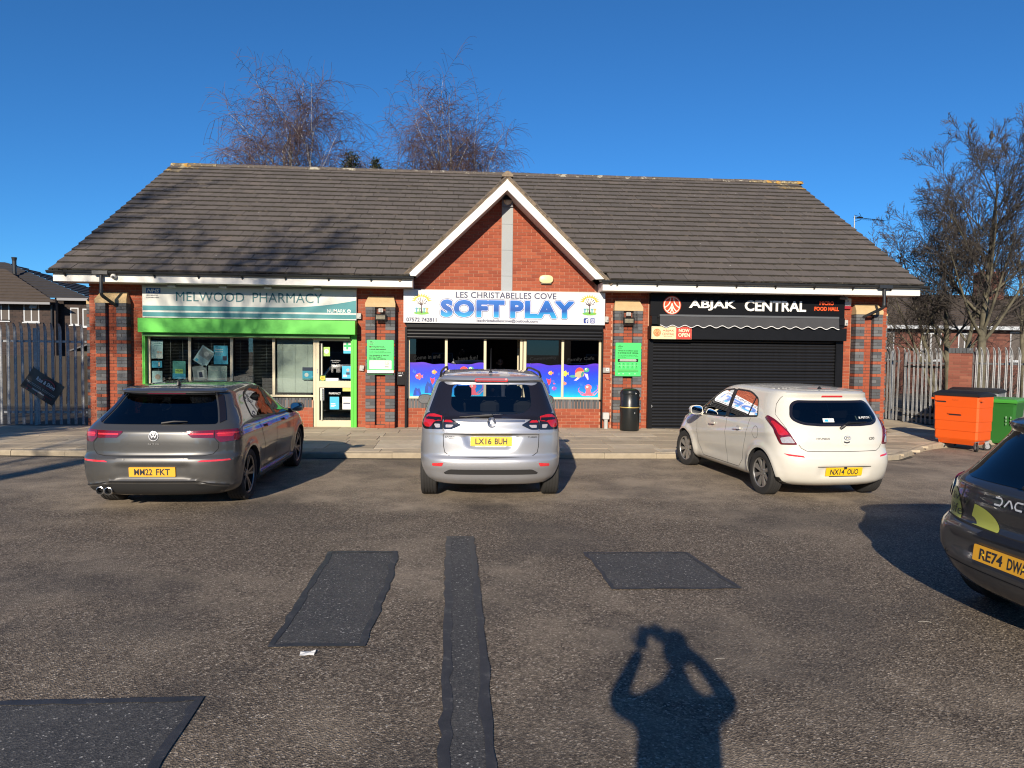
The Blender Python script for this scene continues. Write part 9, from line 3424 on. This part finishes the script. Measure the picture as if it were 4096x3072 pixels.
jt = {'pelvis': Jp(0.17, -0.42, 1.03, (0.20, 0.15)), 'waist': Jp(0.17, -0.42, 1.22, (0.205, 0.15)), 'chest': Jp(0.175, -0.42, 1.46, (0.22, 0.16)), 'collar': Jp(0.18, -0.40, 1.655, (0.12, 0.10)), 'neck': Jp(0.205, -0.37, 1.76, 0.062), 'skull': Jp(0.212, -0.34, 1.84, 0.06),
  'sl': Jp(0.0, -0.40, 1.62, 0.075), 'el': Jp(-0.14, -0.22, 1.57, 0.06), 'fl': Jp(-0.06, -0.13, 1.71, 0.047), 'wl': Jp(-0.01, -0.08, 1.80, 0.034),
  'sr': Jp(0.36, -0.40, 1.64, 0.075), 'er': Jp(0.485, -0.24, 1.63, 0.06), 'fr': Jp(0.355, -0.15, 1.78, 0.047), 'wr': Jp(0.19, -0.08, 1.88, 0.034),
  'hl': Jp(0.07, -0.42, 0.95, 0.11), 'kl': Jp(0.05, -0.40, 0.54, 0.072), 'al': Jp(0.04, -0.44, 0.10, 0.052), 'tl': Jp(0.03, -0.24, 0.045, 0.042),
  'hr': Jp(0.27, -0.42, 0.95, 0.11), 'kr': Jp(0.29, -0.39, 0.54, 0.072), 'ar': Jp(0.30, -0.42, 0.10, 0.052), 'tr': Jp(0.31, -0.22, 0.045, 0.042)}
bn = [('pelvis', 'waist'), ('waist', 'chest'), ('chest', 'collar'), ('collar', 'neck'), ('neck', 'skull'), ('collar', 'sl'), ('sl', 'el'), ('el', 'fl'), ('fl', 'wl'), ('collar', 'sr'), ('sr', 'er'), ('er', 'fr'), ('fr', 'wr'),
  ('pelvis', 'hl'), ('hl', 'kl'), ('kl', 'al'), ('al', 'tl'), ('pelvis', 'hr'), ('hr', 'kr'), ('kr', 'ar'), ('ar', 'tr')]
skin_body('body', jt, bn, [M_JACK, M_JEAN, M_SHOE], t, lambda c: 2 if c.z < 0.10 else 1 if c.z < 0.98 else 0)
head(t, Vector(W(0.215, -0.33, 1.915)), -SUN_AZ)
hand(t, Vector(W(0.0, -0.07, 1.82)), Matrix.Rotation(-SUN_AZ, 4, 'Z'), M_FACE)
hand(t, Vector(W(0.165, -0.07, 1.885)), Matrix.Rotation(-SUN_AZ, 4, 'Z') @ Matrix.Rotation(-1.0, 4, 'Y'), M_FACE)
t2 = thing('phone', 'slim dark phone held up by the person behind the camera', 'phone', (CAMP.x + 0.012, CAMP.y - 0.045, CAMP.z + 0.01), radians(-4))
m = MB()
m.bbox(-0.035, 0.120, -0.004, 0.004, -0.036, 0.036, 0.003)
m.build('phone_body', M_INK, t2)
t = thing('person', 'bearded man with glasses in dark coat just inside the soft play doorway', 'person', (1.02, 2.05, 0.0), pi)
jm = {'pelvis': (0, 0, 0.88, (0.15, 0.12)), 'waist': (0, 0, 1.02, (0.15, 0.12)), 'chest': (0, 0, 1.20, (0.18, 0.13)), 'collar': (0, 0, 1.32, (0.11, 0.09)), 'neck': (0, 0.01, 1.385, 0.055), 'skull': (0, 0.015, 1.44, 0.05),
  'sl': (-0.19, 0, 1.29, 0.07), 'el': (-0.25, 0.03, 1.04, 0.05), 'wl': (-0.20, 0.16, 0.86, 0.035), 'sr': (0.19, 0, 1.29, 0.07), 'er': (0.25, 0.03, 1.04, 0.05), 'wr': (0.20, 0.16, 0.86, 0.035),
  'hl': (-0.09, 0, 0.80, 0.10), 'kl': (-0.10, 0.02, 0.45, 0.065), 'al': (-0.10, -0.02, 0.09, 0.048), 'tl': (-0.11, 0.14, 0.04, 0.038), 'hr': (0.09, 0, 0.80, 0.10), 'kr': (0.10, 0.02, 0.45, 0.065), 'ar': (0.10, -0.02, 0.09, 0.048), 'tr': (0.11, 0.14, 0.04, 0.038)}
bm_ = [('pelvis', 'waist'), ('waist', 'chest'), ('chest', 'collar'), ('collar', 'neck'), ('neck', 'skull'), ('collar', 'sl'), ('sl', 'el'), ('el', 'wl'), ('collar', 'sr'), ('sr', 'er'), ('er', 'wr'), ('pelvis', 'hl'), ('hl', 'kl'), ('kl', 'al'), ('al', 'tl'), ('pelvis', 'hr'), ('hr', 'kr'), ('kr', 'ar'), ('ar', 'tr')]
skin_body('body', jm, bm_, [M_JACK, M_JEAN, M_SHOE], t, lambda c: 2 if c.z < 0.09 else 1 if c.z < 0.84 else 0)
head(t, Vector((0, 0.02, 1.51)), 0.15, True, True, True)
hand(t, Vector((-0.20, 0.18, 0.83)), Matrix.Rotation(pi * 0.85, 4, 'X'), M_FACE)
hand(t, Vector((0.20, 0.18, 0.83)), Matrix.Rotation(pi * 0.85, 4, 'X'), M_FACE)
m = MB()
rr_ = random.Random(4)
g_ = [[(-0.045 + 0.03 * i, -0.03 + 0.02 * j, 0.003 + rr_.uniform(0, 0.014)) for i in range(4)] for j in range(4)]
for i in range(3):
 for j in range(3):
  m.quad(g_[j][i], g_[j][i + 1], g_[j + 1][i + 1], g_[j + 1][i])
o = m.build('paper_scrap', M_PAPER, fix=False, loc=(-0.94, -11.95, road_z(0)))
tag(o, 'small crumpled scrap of white paper on the tarmac below the patch', 'litter')
for (x, y, L, a, lab) in ((1.62, -12.15, 0.075, 0.2, 'tiny curved white straw lying in the shadow of the head'), (3.32, -11.62, 0.085, -0.2, 'tiny curved white straw lying on the tarmac near the dark car')):
 m = MB()
 m.tube([(L * (u - 0.5), 0.12 * L * sin(pi * u), 0.004) for u in (0, 0.2, 0.4, 0.6, 0.8, 1.0)], 0.0013, 6)
 o = m.build('straw', pm('dull white straw', (0.42, 0.40, 0.36), 0.6), loc=(x, y, road_z(x)))
 o.rotation_euler = (0, 0, a)
 tag(o, lab, 'litter', 'white straws')
